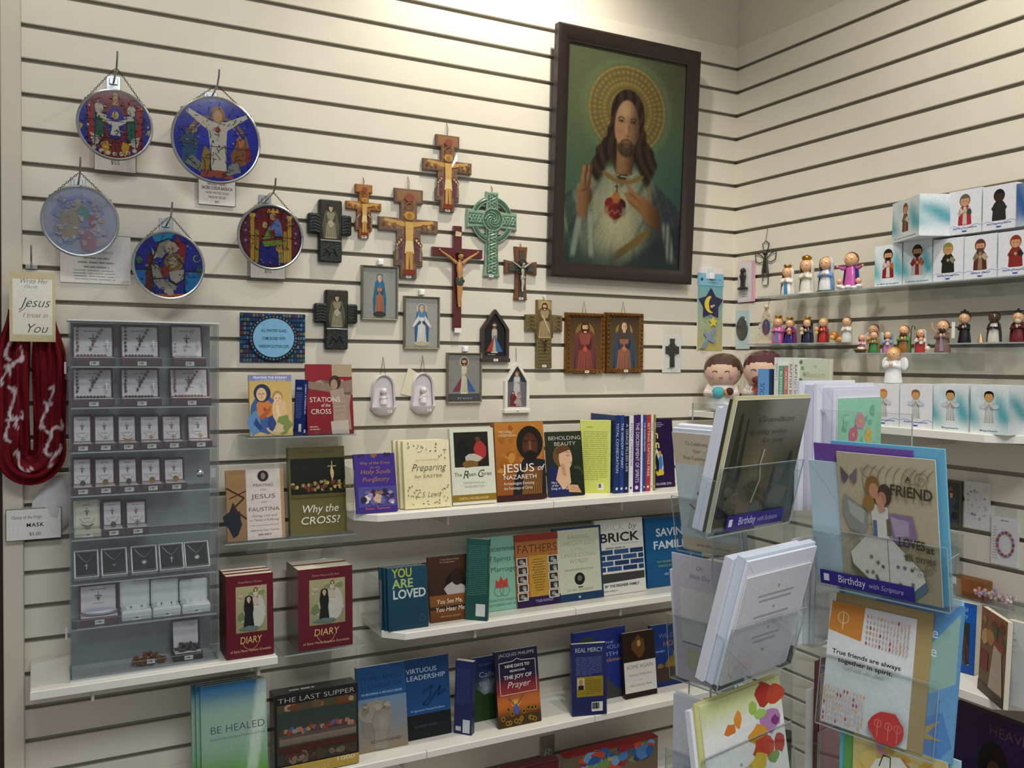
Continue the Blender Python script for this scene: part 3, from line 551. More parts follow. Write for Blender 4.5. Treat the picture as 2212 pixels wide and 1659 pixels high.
    c = mixc(c, lin('2c1c12'), .6*sm(.006, .002, abs(u-.170-.16*(v-.40)))*sm(.365, .375, v)*sm(.46, .45, v)); c = mixc(c, lin('2c1c12'), .5*sm(.005, .002, abs(v-.345-.3*(u-.17)))*sm(.13, .14, u)*sm(.2, .19, u))
    # heart, flame
    du, dv = (u-.425)/.078, (v-.258)/.05; hh = (du*du+dv*dv-1)**3-du*du*dv**3*1.2; c = mixc(c, mixc(lin('7c1c1c'), lin('3c0c0c'), sm(-.5, 1, du)), sm(.15, -.15, hh))
    c = mixc(c, lin('a8602c'), .9*sm(.05, .03, abs(u-.43)+abs(v-.325)*.8)*sm(.30, .305, v)*sm(.37, .345, v)); c = mixc(c, lin('201810'), max(sm(.006, .003, abs(u-.43))*sm(.345, .35, v)*sm(.393, .388, v), sm(.02, .016, abs(u-.43))*sm(.004, .002, abs(v-.375))))
    c = mixc(c, lin('9a7468'), .5*sm(.007, .003, abs(v-.255-.008*math.sin(u*130)))*sm(.066, .055, abs(u-.425)))
    return tuple(max(0, x*.62*(1+.14*n)) for x in c)
aw, ah = w-2*fw*.96, h-2*fw*.96
a = Art(aw, ah); a.paint(0, 0, 1, 1, 118, 200, portrait); a.build('picture_print', FR, MATT, (fw*.96, -.0086, fw*.96))

# small framed pictures
def framed(bb, label, fcol, draw, d=.014, fw=.0065, name='framed_picture', ptag=True, base='8a8c88', mt=None, holder=True):
    l, w, h = wbox(*bb, d); t = thing(name, label, 'picture', (l.x, 0, l.z)); picframe(t, w, h, fw, d, mt or mat(fcol, .4, .4, noise=.25, scale=250, bump=.5, bscale=500))
    MB().box(fw*.7, w-fw*.7, -d*.5, -.0004, fw*.7, h-fw*.7).build('backing_board', mat('4a4038', .7), t)
    a = Art(w-2*fw*.9, h-2*fw*.9, base); draw(a); a.build('picture_print', t, PRINT, (fw*.9, -d*.5-.0006, fw*.9))
    b = Art(w, h); rg = random.Random(2)
    return t, w, h
def tagsticker(t, x, z, y=-.016, w=.014, h=.007):
    o = MB().box(x-w/2, x+w/2, y-.0005, y, z-h/2, z+h/2).build('price_sticker', mat('e6e4de', .6), t); a = Art(w, h); a.text('$', .2, .3, .6, '5a5652'); a.greek(.35, .25, .9, .75, 1, '6a6660', .8); a.build('sticker_print', o, MATT, (x-w/2, y-.0006, z-h/2)); return o
def clip_tab(px, py, label):
    p = B(px, py); t = thing('plastic_hanger_clip', label, 'clip', (p.x, 0, p.z)); MB().box(-.008, .008, -.012, -.0004, -.008, .008, bev=.002).build('clip_body', mat('e4e6e8', .3), t); MB().box(-.006, .006, -.0135, -.0121, -.006, .004, bev=.0005).build('clip_face', mat('f2f2f0', .3), t)
def g1(a): a.rect(0, 0, 1, 1, '8e908a'); a.ell(.5, .52, .33, .43, 'a39a80', '8e908a'); a.robed(.5, .1, .78, 'a8684c', '2f6c8c', veil='2f6c8c', arms='pray', wide=.3); a.ell(.5, .07, .2, .06, '3c3630')
def g2(a): a.rect(0, 0, 1, 1, '9a9a94'); a.robed(.5, .1, .78, 'd6d4d0', '41658f', veil='5b7ea6', halo='c9b482', arms='open', wide=.34); a.ell(.5, .07, .25, .05, 'b8b090')
def g3(a): a.rect(0, 0, 1, 1, '84847e'); a.poly([(.12, .2), (.5, .62), (.35, .2)], '7a3a4c'); a.poly([(.88, .2), (.5, .62), (.65, .2)], '3a5c90'); a.robed(.5, .16, .78, 'c9c2a8', hair='4a3424', beard=True, wide=.28, halo='a8a48c'); a.rect(0, 0, 1, .16, '4a4a50'); a.text('trust', .5, .04, .08, '9a9890', sh=.3, w=.5)
SILV = mat('8a8470', .4, .5, noise=.3, scale=300, bump=.7, bscale=600, name='antique_silver_frame')
framed((782, 574, 861, 691), 'silver-framed picture of a praying lady in a blue-green mantle', '', g1, mt=SILV); clip_tab(820, 567, 'white hanger clip above the praying lady picture')
framed((874, 640, 951, 754), 'silver-framed picture of a lady with blue cloak, arms open', '', g2, mt=SILV); clip_tab(909, 632, 'white hanger clip above the blue cloak picture')
framed((967, 762, 1042, 871), 'silver-framed picture of a pale-robed figure with red and blue rays', '', g3, mt=SILV); clip_tab(1003, 754, 'white hanger clip above the red and blue rays picture')
GOLD = mat('7a5220', .35, .6, noise=.35, scale=200, bump=1, bscale=350, name='ornate_gold')
def g4(a): a.rect(0, 0, 1, 1, '6a4a2c', '4a3a26'); a.ell(.5, .7, .3, .2, '8a6a30'); a.robed(.5, -.1, 1.02, '8a4a3c', '6a3a38', hair='3a2618', beard=True, wide=.45); a.blot(.5, .38, .07, .05, 'c8503c', 10, 1)
def g5(a): a.rect(0, 0, 1, 1, '5c4a30', '4a3c28'); a.ell(.5, .72, .28, .18, '9a7a3c'); a.robed(.5, -.1, 1.02, '94604c', '3c4a5c', veil='4a4038', wide=.45); a.blot(.5, .38, .07, .05, 'c07048', 10, 2)
for bb, lab, g in (((1225, 676, 1308, 806), 'gold-framed portrait of a bearded robed figure, left of the gold pair', g4), ((1311, 676, 1391, 804), 'gold-framed portrait of a veiled lady, right of the gold pair', g5)):
    t, w, h = framed(bb, lab, '', g, d=.018, fw=.014, mt=GOLD)
    b = MB()
    for i in range(10):
        for z in (.007, h-.007): b.ball((w*(i+.5)/10, -.017, z), .0035, 6, 4)
    for i in range(13):
        for x in (.007, w-.007): b.ball((x, -.017, h*(i+.5)/13), .0035, 6, 4)
    b.build('frame_ornament', GOLD, t); tagsticker(t, w*.5, .004, -.021)
    MB().tube([(w*.45, -.004, h), (w*.5, -.002, h+.035), (w*.55, -.004, h)], .0006, 5).build('hanging_wire', DARKM, t)

# arched plaques
def arch_pts(w, h, n=10, sh=.62):
    pts = [(0, 0), (w, 0), (w, h*sh)]
    for i in range(1, n+1): q = i/n; pts.append((w-w/2*(1-(1-q)**1.7)*1.0 if i < n else w/2, h*sh+(h-h*sh)*math.sin(q*math.pi/2)**.9))
    return pts+[(w-x, z) for x, z in reversed(pts[3:-1])]+[(0, h*sh)]
def plaque(bb, label, col, draw, d=.012, base='1c1c1e'):
    l, w, h = wbox(*bb, d); t = thing('arched_plaque', label, 'plaque', (l.x, 0, l.z)); m = mat(col, .45, noise=.12, scale=120, bump=.3)
    o = arch_pts(w, h); i_ = arch_pts(w*.78, h*.82); i_ = [(x+w*.11, z+h*.10) for x, z in i_]
    b = MB(); n = len(o); vs = [(x, -d, z) for x, z in o]+[(x, -d*.98, z) for x, z in i_]+[(x, -d*.5, z) for x, z in i_]+[(x, -.0004, z) for x, z in o]
    b.add(vs, [(r*n+k, r*n+(k+1) % n, (r+1)*n+(k+1) % n, (r+1)*n+k) for r in (0, 1) for k in range(n)]+[(k, 3*n+k, 3*n+(k+1) % n, (k+1) % n) for k in range(n)]); b.box(-w*.03, w*1.03, -d*1.25, -.0004, -h*.02, h*.055, bev=.001).build('arch_frame', m, t)
    a = Art(w, h); a.poly([(x/w, z/h) for x, z in i_], base); draw(a); a.build('picture_print', t, GLOSSY, (0, -d*.5, 0)); tagsticker(t, w*.5, h*.02, -d*1.27); return t, w, h
def q1(a): a.robed(.5, .16, .6, 'b8b0a0', hair='3a2820', beard=True, wide=.3); a.poly([(.2, .18), (.5, .5), (.42, .18)], '9a3a34'); a.poly([(.8, .18), (.5, .5), (.58, .18)], '3a6a9a'); a.greek(.25, .11, .75, .15, 1, '8a8880')
def q2(a): a.rect(.13, .11, .87, .6, '6a6a70'); a.robed(.52, .32, .5, 'c9c4c0', hair='8a6a44', wide=.45); a.robed(.36, .12, .3, '7a2a34', hair='3a2a22', wide=.6); a.robed(.6, .12, .28, 'b89a9a', hair='6a4a30', wide=.6); a.blot(.5, .2, .1, .05, 'a8a090', 9, 3)
plaque((1040, 668, 1100, 780), 'dark brown arched plaque with a robed figure and coloured rays', '3a302a', q1)
t, w, h = plaque((1091, 782, 1144, 890), 'white gothic arch plaque showing an angel with children', 'e2ddd2', q2, base='3a3a40')
MB().tube([(w*.5, -.004, h), (w*.5, -.002, h+.04)], .0006, 5).build('hanging_wire', DARKM, t)

# ------------------------------------------------------------------ crosses
def flat_cross(bb, label, pts, m, d=.012, bev=.0015, name='wall_cross', wire=.02, tagp=None):
    l, w, h = wbox(*bb, d); t = thing(name, label, 'cross', (l.x, 0, l.z)); P_ = [(x*w, z*h) for x, z in pts]
    b = MB(); n = len(P_); cx, cz = w/2, h/2; ins = []
    ar = sum(P_[i][0]*P_[(i+1) % n][1]-P_[(i+1) % n][0]*P_[i][1] for i in range(n)); s_ = 1 if ar > 0 else -1
    for i in range(n):
        (ax, az), (bx_, bz), (ex, ez) = P_[i-1], P_[i], P_[(i+1) % n]
        d1 = Vector((bx_-ax, bz-az)).normalized(); d2 = Vector((ex-bx_, ez-bz)).normalized(); n1 = Vector((-d1.y, d1.x)); n2 = Vector((-d2.y, d2.x)); k = (n1+n2)/max(.35, 1+n1.dot(n2)); ins.append((bx_+k.x*bev*s_, bz+k.y*bev*s_))
    vs = [(x, -d, z) for x, z in ins]+[(x, -d+bev, z) for x, z in P_]+[(x, -.0004, z) for x, z in P_]
    b.add(vs, [tuple(range(n))]+[(r*n+i, (r+1)*n+i, (r+1)*n+(i+1) % n, r*n+(i+1) % n) for r in (0, 1) for i in range(n)]+[tuple(range(3*n-1, 2*n-1, -1))]); b.build('cross_body', m, t)
    if wire: MB().tube([(w*.5, -.005, h*.99), (w*.49, -.008, h+wire*.6), (w*.5, -.0015, h+wire), (w*.52, -.006, h+wire*.5), (w*.51, -.005, h*.99)], .0006, 5).build('hanging_wire', DARKM, t)
    if tagp: tagsticker(t, w*tagp[0], h*tagp[1], -d-.0005)
    return t, w, h
ICON = [(.36, 0), (.64, 0), (.64, .14), (.74, .14), (.74, .3), (.68, .34), (.70, .52), (1, .52), (1, .67), (.64, .67), (.64, .84), (.74, .84), (.74, 1), (.26, 1), (.26, .84), (.36, .84), (.36, .67), (0, .67), (0, .52), (.30, .52), (.32, .34), (.26, .3), (.26, .14), (.36, .14)]
def icon_art(t, w, h, d, ca, cb):
    a = Art(w, h); a.rect(.39, .03, .61, .97, ca); a.rect(.04, .545, .96, .645, ca); a.rect(.3, .86, .7, .98, ca); a.rect(.3, .17, .7, .5, cb)
    for q in (-1, 1):
        a.poly([(.5+.05*q, .63), (.5+.4*q, .66), (.5+.42*q, .63), (.5+.07*q, .575)], 'c79a54')
        for i in range(3): a.robed(.5+q*(.13+.055*i*.6), .2, .26-.03*i, ['7a3c34', '5c4a6a', '9a7a4a'][i], wide=.2, hair='3a2a1c')
        for i in range(3): a.ell(.5+q*(.24+.09*i), .59, .03, .025, ['8a5a3c', 'b08a54', '6a4030'][i])
    a.poly([(.44, .4), (.56, .4), (.57, .63), (.43, .63)], 'c8a05a'); a.poly([(.42, .28), (.58, .28), (.56, .42), (.44, .42)], 'd8c08a'); a.poly([(.44, .1), (.49, .1), (.5, .3), (.44, .3)], 'c09250'); a.poly([(.51, .1), (.56, .1), (.56, .3), (.5, .3)], 'b88a48')
    a.ell(.5, .7, .09, .05, 'b48a3c'); a.ell(.5, .69, .045, .035, '9a6a40'); a.ell(.5, .9, .08, .045, '8a4a3c'); a.ring(.5, .8, .05, .08, '7a4a34', 16); a.rect(.4, .04, .6, .1, '7a3420'); a.build('icon_print', t, MATT, (0, -d-.0003, 0))
for bb, lab, c1, ca, cb, wr in (((748, 398, 824, 514), 'small orange-brown painted icon cross, leftmost of the three', '8a5a2c', 'a8703a', '7c5034', .02), ((818, 408, 946, 602), 'large brown painted icon cross in clear wrap above the silver frames', '6a4e38', '8c6a4c', '7a5a48', .035), ((914, 292, 1019, 458), 'highest painted icon cross, in clear wrap, near the ceiling', '6e503a', '926a48', '8a6050', .035)):
    t, w, h = flat_cross(bb, lab, ICON, mat(c1, .5, noise=.2, scale=160), .011, wire=wr, tagp=(.5, .02)); icon_art(t, w, h, .011, ca, cb)
    if 'wrap' in lab:
        rg = random.Random(len(lab)); b = MB(); o = [(.2, -.01), (.8, -.01), (.95, .4), (1.02, .5), (1.02, .7), (.8, .82), (.8, .98), (.5, 1.03), (.2, .98), (.2, .82), (-.02, .7), (-.02, .5), (.05, .4)]; n = len(o)
        vs = [(w*.5, -.014, h*.5)]+[(x*w, -.007-rg.uniform(0, .004), z*h) for x, z in o]+[((x-.5)*.6*w+.5*w, -.0125-rg.uniform(0, .0035), (z-.5)*.6*h+.5*h) for x, z in o]
        b.add(vs, [(0, n+1+i, n+1+(i+1) % n) for i in range(n)]+[(1+i, 1+(i+1) % n, n+1+(i+1) % n, n+1+i) for i in range(n)]).build('clear_wrap', FILM, t)
# dark pewter picture crosses
PEW = mat('2e3230', .38, .55, noise=.4, scale=160, bump=1, bscale=240, name='dark_pewter')
def pewter(bb, label):
    l, w, h = wbox(*bb, .02); t = thing('pewter_cross', label, 'cross', (l.x, 0, l.z), group='dark pewter picture crosses')
    MB().box(w*.25, w*.78, -.018, -.0004, 0, h, bev=.003).build('upright', PEW, t); b = MB().box(w*.0, w*.3, -.02, -.0004, h*.44, h*.77, bev=.004); b.build('arm', PEW, t); MB().box(w*.74, w, -.02, -.0004, h*.44, h*.77, bev=.004).build('arm', PEW, t)
    b = MB()
    for i in range(6):
        for q in (0, 1): b.tube([(w*(.82 if q else .03), -.0205, h*(.47+.05*i)), (w*(.9 if q else .15), -.022, h*(.49+.05*i)), (w*(.97 if q else .27), -.0205, h*(.46+.05*i))], .0012, 5)
    b.tube([(w*.35, -.019, h*.1), (w*.42, -.02, h*.2), (w*.5, -.02, h*.12), (w*.58, -.02, h*.22), (w*.66, -.019, h*.1)], .0016, 5); b.build('relief_scrolls', PEW, t)['kind'] = 'stuff'
    a = Art(w*.44, h*.6, '26241f', '3a362c'); a.robed(.5, .02, .9, '8a8468', '5c5844', skin='b8a888', hair='2c241c', wide=.42, veil=None); a.blot(.5, .42, .16, .1, 'a8a088', 10, 2); a.build('picture_print', t, GLOSSY, (w*.295, -.0185, h*.37))
    MB().box(w*.27, w*.76, -.021, -.018, h*.335, h*.36, bev=.001).build('shelf_lip', CHROME, t); return t
pewter((666, 431, 760, 566), 'dark pewter cross with inset picture, upper of the two'); pewter((680, 626, 773, 755), 'dark pewter cross with inset picture, lower of the two')
# red wooden crucifix with carved corpus
def corpus(t, cx, top, H, y, skin, cloth, hair, s=1.0):
    A = H*.36; z = lambda q: top-H*q
    b = MB(); b.tube([(cx, y-.004, z(.2)), (cx, y-.006, z(.3)), (cx+.001, y-.0055, z(.42)), (cx, y-.005, z(.5))], [H*.05, H*.075, H*.055, H*.06], 10, flat=.8)
    b.tube([(cx, y-.006, z(.2)), (cx, y-.006, z(.15))], H*.028, 8)
    for q in (-1, 1):
        b.tube([(cx+q*H*.05, y-.004, z(.215)), (cx+q*A*.5, y-.003, z(.12)), (cx+q*A*.96, y-.0015, z(.02))], [H*.03, H*.024, H*.015], 7); b.ball((cx+q*A, y-.0015, z(0)), H*.02, 7, 5)
        b.tube([(cx+q*H*.026, y-.005, z(.5)), (cx+q*H*.022, y-.008, z(.68)), (cx+q*H*.012, y-.004, z(.88)), (cx+q*H*.006, y-.006, z(.97))], [H*.035, H*.03, H*.022, H*.016], 8)
    b.build('corpus_body', skin, t); MB().ball((cx+.001, y-.009, z(.09)), H*.05, 10, 8, sz=1.25).build('corpus_head', skin, t)
    MB().ball((cx+.001, y-.007, z(.075)), H*.055, 10, 8, sz=1.2).tube([(cx+math.cos(k*.785)*H*.05, y-.008+math.sin(k*.785)*H*.05, z(.045)) for k in range(8)], H*.012, 5, close=True).build('corpus_hair', hair, t)
    MB().lathe([(H*.06, 0), (H*.075, H*.05), (H*.07, H*.12), (H*.06, H*.15)], 12, (cx, y-.0055, z(.6)), 1, .75).ball((cx+H*.06, y-.009, z(.52)), H*.03, 7, 5).build('loincloth', cloth, t)
REDW = mat('56131a', .3, noise=.2, scale=80, coat=.4, name='red_lacquered_wood')
t, w, h = flat_cross((934, 488, 1042, 712), 'glossy red wooden crucifix with painted figure', [(.42, 0), (.58, 0), (.58, .70), (1, .70), (1, .785), (.58, .785), (.58, 1), (.42, 1), (.42, .785), (0, .785), (0, .70), (.42, .70)], REDW, .012, .001, name='crucifix', wire=0)
corpus(t, w*.52, h*.76, h*.56, -.012, mat('b8854e', .45, noise=.1), mat('3a4436', .5, noise=.3, scale=200), mat('2c1a12', .5))
MB().add([(w*.44, -.0135, h*.9), (w*.56, -.0135, h*.9), (w*.57, -.0135, h*.94), (w*.45, -.015, h*.95)], [(0, 1, 2, 3)]).build('name_scroll', mat('c9bb9a', .6), t); MB().box(w*.44, w*.58, -.0135, -.0125, -h*.03, h*.015).build('price_sticker', mat('e6e4de', .6), t)
# brown and pewter crucifix
t, w, h = flat_cross((1091, 533, 1160, 648), 'brown wood crucifix with grey metal cross and figure', [(.3, 0), (.7, 0), (.66, .3), (.66, .52), (1, .48), (1, .74), (.66, .7), (.7, 1), (.3, 1), (.34, .7), (0, .74), (0, .48), (.34, .52), (.34, .3)], mat('6a4428', .45, noise=.2, scale=100), .011, .002, name='crucifix', wire=.012, tagp=(.5, .03))
PEWL = mat('5c5a54', .35, .7, noise=.3, scale=200, bump=.6)
MB().prism([(w*.42, h*.06), (w*.58, h*.06), (w*.57, h*.54), (w*.9, h*.54), (w*.9, h*.67), (w*.57, h*.67), (w*.57, h*.93), (w*.43, h*.93), (w*.43, h*.67), (w*.1, h*.67), (w*.1, h*.54), (w*.43, h*.54)], -.014, -.011).lathe([(.0001, 0), (w*.26, 0), (w*.26, .0001)], 20, (w*.5, 0, h*.6)).build('metal_cross', PEWL, t)
MB().tube([(w*.5+w*.2*math.cos(k*.4), -.0145, h*.62+w*.2*math.sin(k*.4)) for k in range(16)], .0018, 6, close=True).build('nimbus', PEWL, t)
corpus(t, w*.5, h*.72, h*.58, -.014, mat('c2bda8', .3, .3), mat('a8a390', .35, .3), mat('4a463c', .4, .3))
# green celtic cross
CEL = mat('7d9a82', .3, noise=.2, scale=90, coat=.5, name='celadon_glaze'); CELD = mat('3f6049', .3, noise=.15, scale=90, coat=.5, name='dark_green_glaze')
t, w, h = flat_cross((1009, 414, 1117, 598), 'pale green glazed celtic knot cross with ring', [(.34, 0), (.66, 0), (.62, .3), (.62, .58), (1, .56), (1, .78), (.62, .76), (.62, 1), (.38, 1), (.38, .76), (0, .78), (0, .56), (.38, .58), (.38, .3)], CEL, .012, .003, name='celtic_cross', wire=.018, tagp=(.48, .01))
cx, cz = w*.5, h*.67
MB().tube([(cx+w*.37*math.cos(k*math.pi/16), -.006, cz+w*.37*math.sin(k*math.pi/16)) for k in range(32)], .0062, 8, close=True).build('outer_ring', CELD, t)
b = MB()
for rr, w_ in ((.33, .002), (.41, .002)): b.tube([(cx+w*rr*math.cos(k*math.pi/16), -.0095, cz+w*rr*math.sin(k*math.pi/16)) for k in range(32)], w_, 6, close=True)
b.build('ring_beading', CEL, t)
b = MB()
for z0, z1, hw, n in ((.04, .55, .085, 9), (.79, .97, .07, 3)):
    for q in (0, 1, 2):
        b.tube([(cx+w*hw*math.sin(i/ (n*4)*n*math.pi+q*2.09), -.0122-.0012*math.cos(i*math.pi/4*2+q*2.09), h*(z0+(z1-z0)*i/(n*4))) for i in range(n*4+1)], .0023, 6)
for x0, x1 in ((.04, .3), (.7, .96)):
    for q in (0, 1, 2): b.tube([(w*(x0+(x1-x0)*i/12), -.0122-.001*math.cos(i*1.57+q*2.09), cz+h*.045*math.sin(i/12*3*math.pi+q*2.09)) for i in range(13)], .0022, 6)
b.build('knotwork', CEL, t)
b = MB(); b.lathe([(.0001, 0)], 8) if False else None
b.tube([(cx+w*.2*math.cos(k*.393), -.0135, cz+w*.2*math.sin(k*.393)) for k in range(16)], .002, 6, close=True)
for k in range(5): b.tube([(cx+w*(.02+.13*i/7)*math.cos(k*1.257+i*.45), -.0135, cz+w*(.02+.13*i/7)*math.sin(k*1.257+i*.45)) for i in range(8)], .0017, 5)
b.build('centre_boss', CEL, t); MB().prism([(cx+w*.2*math.cos(k*.393), cz+w*.2*math.sin(k*.393)) for k in range(16)], -.0128, -.0115).build('boss_ground', CELD, t)
b = MB()
for z0, z1, hw in ((.035, .56, .11), (.785, .975, .09)): b.prism([(cx-w*hw, h*z0), (cx+w*hw, h*z0), (cx+w*hw, h*z1), (cx-w*hw, h*z1)], -.0123, -.0118)
for x0, x1 in ((.03, .31), (.69, .97)): b.prism([(w*x0, cz-h*.065), (w*x1, cz-h*.065), (w*x1, cz+h*.065), (w*x0, cz+h*.065)], -.0123, -.0118)
b.build('recess_ground', CELD, t)
# bronze picture cross with folded arms
t, w, h = flat_cross((1136, 648, 1215, 795), 'bronze-gold cross with inset portrait, beside the gold frames', [(.3, 0), (.72, 0), (.7, .55), (1, .54), (1, .78), (.7, .79), (.7, 1), (.3, 1), (.3, .79), (0, .78), (0, .54), (.3, .55)], mat('7a6a44', .4, .5, noise=.3, scale=180, bump=.8), .012, .002, wire=.01, tagp=(.5, .03))
a = Art(w*.36, h*.52, '7a6a48', 'a09068'); a.robed(.5, -.05, 1.0, 'a08a64', '6a5434', hair='3c2a1a', beard=True, wide=.5, halo='b8a060'); a.line([(.3, .6), (.9, .1)], .05, 'd8d0b8'); a.build('picture_print', t, GLOSSY, (w*.32, -.0125, h*.47))
corpus(t, w*.5, h*.42, h*.2, -.012, mat('2a2620', .4, .4), mat('2a2620', .4, .4), mat('1c1814', .4, .4))
b = MB()
for i in range(7): b.box(w*.33, w*.67, -.0128, -.0119, h*(.06+.05*i), h*(.066+.05*i))
for q in (0, 1):
    for i in range(4): b.tube([(w*(.05+.74*q), -.0125, h*(.57+.055*i)), (w*(.12+.74*q), -.0135, h*(.59+.055*i)), (w*(.22+.72*q), -.0125, h*(.57+.055*i))], .0012, 5)
b.build('relief_lines', mat('5c4e30', .4, .5), t)['kind'] = 'stuff'
# white holy water fonts
FONT = mat('ded6d8', .3, noise=.02, sub=.1, coat=.3, name='white_porcelain')
def font(bb, label, angel):
    l, w, h = wbox(*bb, .01); t = thing('holy_water_font', label, 'font', (l.x, 0, l.z), group='white porcelain holy water fonts'); cx = w/2
    o = [(cx+w*.42*math.cos(q), h*.68+h*.32*math.sin(q)) for q in [math.pi*i/17 for i in range(18)]]+[(cx-w*(.42+.06*i/4), h*(.68-.5*i/4)) for i in range(1, 5)]+[(cx-w*.3, h*.08), (cx+w*.3, h*.08)]+[(cx+w*(.48-.06*i/4), h*(.18+.5*i/4)) for i in range(4)]
    i_ = [(cx+(x-cx)*.8, h*.62+(z-h*.62)*.86) for x, z in o]; n = 28
    vs = [(x, -.012, z) for x, z in i_]+[(cx+(x-cx)*.93, -.016, h*.62+(z-h*.62)*.94) for x, z in o]+[(x, -.009, z) for x, z in o]+[(x, -.0004, z) for x, z in o]
    b = MB(); b.add(vs, [(r*n+k, (r+1)*n+k, (r+1)*n+(k+1) % n, r*n+(k+1) % n) for r in range(3) for k in range(n)], sm=True); b.add([(x, -.006, z) for x, z in [(cx+(x-cx)*.82, h*.62+(z-h*.62)*.88) for x, z in o]], [tuple(range(n))]); b.build('back_shell', FONT, t, ang=60)
    MB().lathe([(.0001, -.02), (.012, -.019), (.022, -.012), (.0285, 0), (.0300, .003), (.028, .003), (.02, -.006), (.0001, -.010)], 20, (cx, -.006, h*.2), w/.06, .95, a0=math.pi, a1=2*math.pi).build('bowl', FONT, t, ang=60)
    b = MB(); z0 = h*.3
    b.lathe([(.011, 0), (.010, .008), (.007, .018), (.005, .024)], 12, (cx, -.013, z0)).ball((cx, -.014, z0+.033), .0095, 10, 8)
    if angel: b.ball((cx+.006, -.014, z0+.02), .006, 8, 6, sz=1.6).ball((cx-.006, -.015, z0+.036), .004, 7, 5).tube([(cx-.01, -.014, z0+.012), (cx, -.02, z0+.018), (cx+.008, -.016, z0+.03)], .003, 6)
    else: b.tube([(cx-.009, -.013, z0+.018), (cx-.002, -.02, z0+.014), (cx+.002, -.02, z0+.018), (cx+.009, -.013, z0+.016)], .0032, 6)
    b.build('praying_child' if not angel else 'angel_relief', FONT, t); tagsticker(t, cx+w*.12, h*.13, -.033, .012, .006)
    MB().tube([(cx-.008, -.006, h*.97), (cx-.002, -.004, h+.025), (cx+.001, -.0015, h+.045), (cx+.004, -.004, h+.02), (cx+.006, -.006, h*.97)], .0006, 5).build('hanging_string', DARKM, t); return t, w, h
font((800, 808, 857, 900), 'white porcelain holy water font with praying child, left one', False)
t, w, h = font((887, 804, 941, 897), 'white porcelain holy water font with paper tag, right one', True)
MB().add([(-w*.35, -.004, h*.5), (w*.2, -.005, h*.42), (w*.3, -.005, h*.98), (-.06*w, -.004, h*1.12)], [(0, 1, 2, 3)]).build('paper_tag', mat('d8d2b4', .7), t)
# carded items near the corner
def carded(bb, label, draw, d=.006, cat='keepsake', name='carded_keepsake', film=True, holes=True):
    l, w, h = wbox(*bb, d); t = thing(name, label, cat, (l.x, 0, l.z)); MB().box(0, w, -.0012, -.0004, 0, h*.82 if film else h).build('backing_card', mat('dcdad4', .6), t); a = Art(w, h); draw(a); a.build('card_print', t, PRINT, (0, -.0013, 0)); return t, w, h
def c1(a): a.rect(.03, 0, .97, .8, 'dedcd6'); a.greek(.3, .06, .7, .12, 1, '9a9894')
t, w, h = carded((1433, 703, 1473, 805), 'small grey celtic cross on white card beside the gold frames', c1)
b = MB(); X = lambda u: w*u; Zz = lambda v: h*v
b.prism([(X(.38), Zz(.12)), (X(.62), Zz(.12)), (X(.6), Zz(.42)), (X(.85), Zz(.4)), (X(.85), Zz(.56)), (X(.6), Zz(.55)), (X(.62), Zz(.72)), (X(.38), Zz(.72)), (X(.4), Zz(.55)), (X(.15), Zz(.56)), (X(.15), Zz(.4)), (X(.4), Zz(.42))], -.006, -.002).tube([(X(.5)+w*.27*math.cos(k*.5236), -.004, Zz(.48)+w*.27*math.sin(k*.5236)) for k in range(12)], .0018, 6, close=True).build('celtic_cross', mat('55534e', .4, .6, noise=.3, scale=200), t); MB().add([(0, -.008, 0), (w, -.008, 0), (w, -.004, h), (0, -.004, h)], [(0, 1, 2, 3)]).build('clear_bag', FILM, t)
def c2(a):
    a.rect(.02, 0, .98, .78, 'b8a860', '6fa8b0'); a.mottle(.08, .1, .92, .7, 26, ['c8ba78', 'a8b088', '8ab4ac', 'b4a868'], .05, 4); a.rect(0, .78, 1, .93, '7fb4cc'); a.ell(.16, .855, .05, None, '2c4a6a'); a.text('My Baptism Set', .6, .85, .026, '2c4a6a', sh=.2, w=.6); a.text('Christening', .6, .815, .022, '2c4a6a', w=.4)
t, w, h = carded((1508, 578, 1564, 757), 'blue and yellow card with moon-star charm and small cross hanging', c2, film=False)
star = lambda cx, cz, r, k=.45, ro=90: [(cx+(r if i % 2 == 0 else r*k)*math.cos(rad(ro+36*i)), cz+(r if i % 2 == 0 else r*k)*math.sin(rad(ro+36*i))) for i in range(10)]
NAVY = mat('232a4c', .4, noise=.15); YEL = mat('d8c23c', .4, noise=.05); SILB = mat('7f90a4', .35, noise=.15, scale=120)
MB().prism(star(w*.5, h*.56, w*.48, .6), -.006, -.002).build('star_charm', NAVY, t)
MB().prism([(w*.5+w*.26*math.cos(rad(q)), h*.555+w*.26*math.sin(rad(q))) for q in range(100, 281, 20)]+[(w*.5+w*.2*math.cos(rad(q))*.6+w*.02, h*.555+w*.22*math.sin(rad(q))) for q in range(280, 99, -20)], -.0075, -.006).build('moon', YEL, t)
MB().ball((w*.58, -.008, h*.54), .004, 8, 6).ball((w*.5, -.008, h*.525), .0055, 8, 6).build('sleeping_bear', mat('b89a8a', .5), t)
MB().prism([(w*.46, h*.4), (w*.56, h*.4), (w*.56, h*.48), (w*.46, h*.48)], -.003, -.002).build('ribbon', SILB, t); MB().prism(star(w*.6, h*.34, w*.16), -.006, -.002).build('small_star_charm', YEL, t)
MB().prism([(w*.1, h*.02), (w*.28, h*.02), (w*.42, h*.12), (w*.62, h*.09), (w*.7, h*.13), (w*.55, h*.17), (w*.72, h*.25), (w*.6, h*.28), (w*.45, h*.19), (w*.28, h*.24), (w*.24, h*.2), (w*.34, h*.15)], -.006, -.002).build('cross_charm', SILB, t)
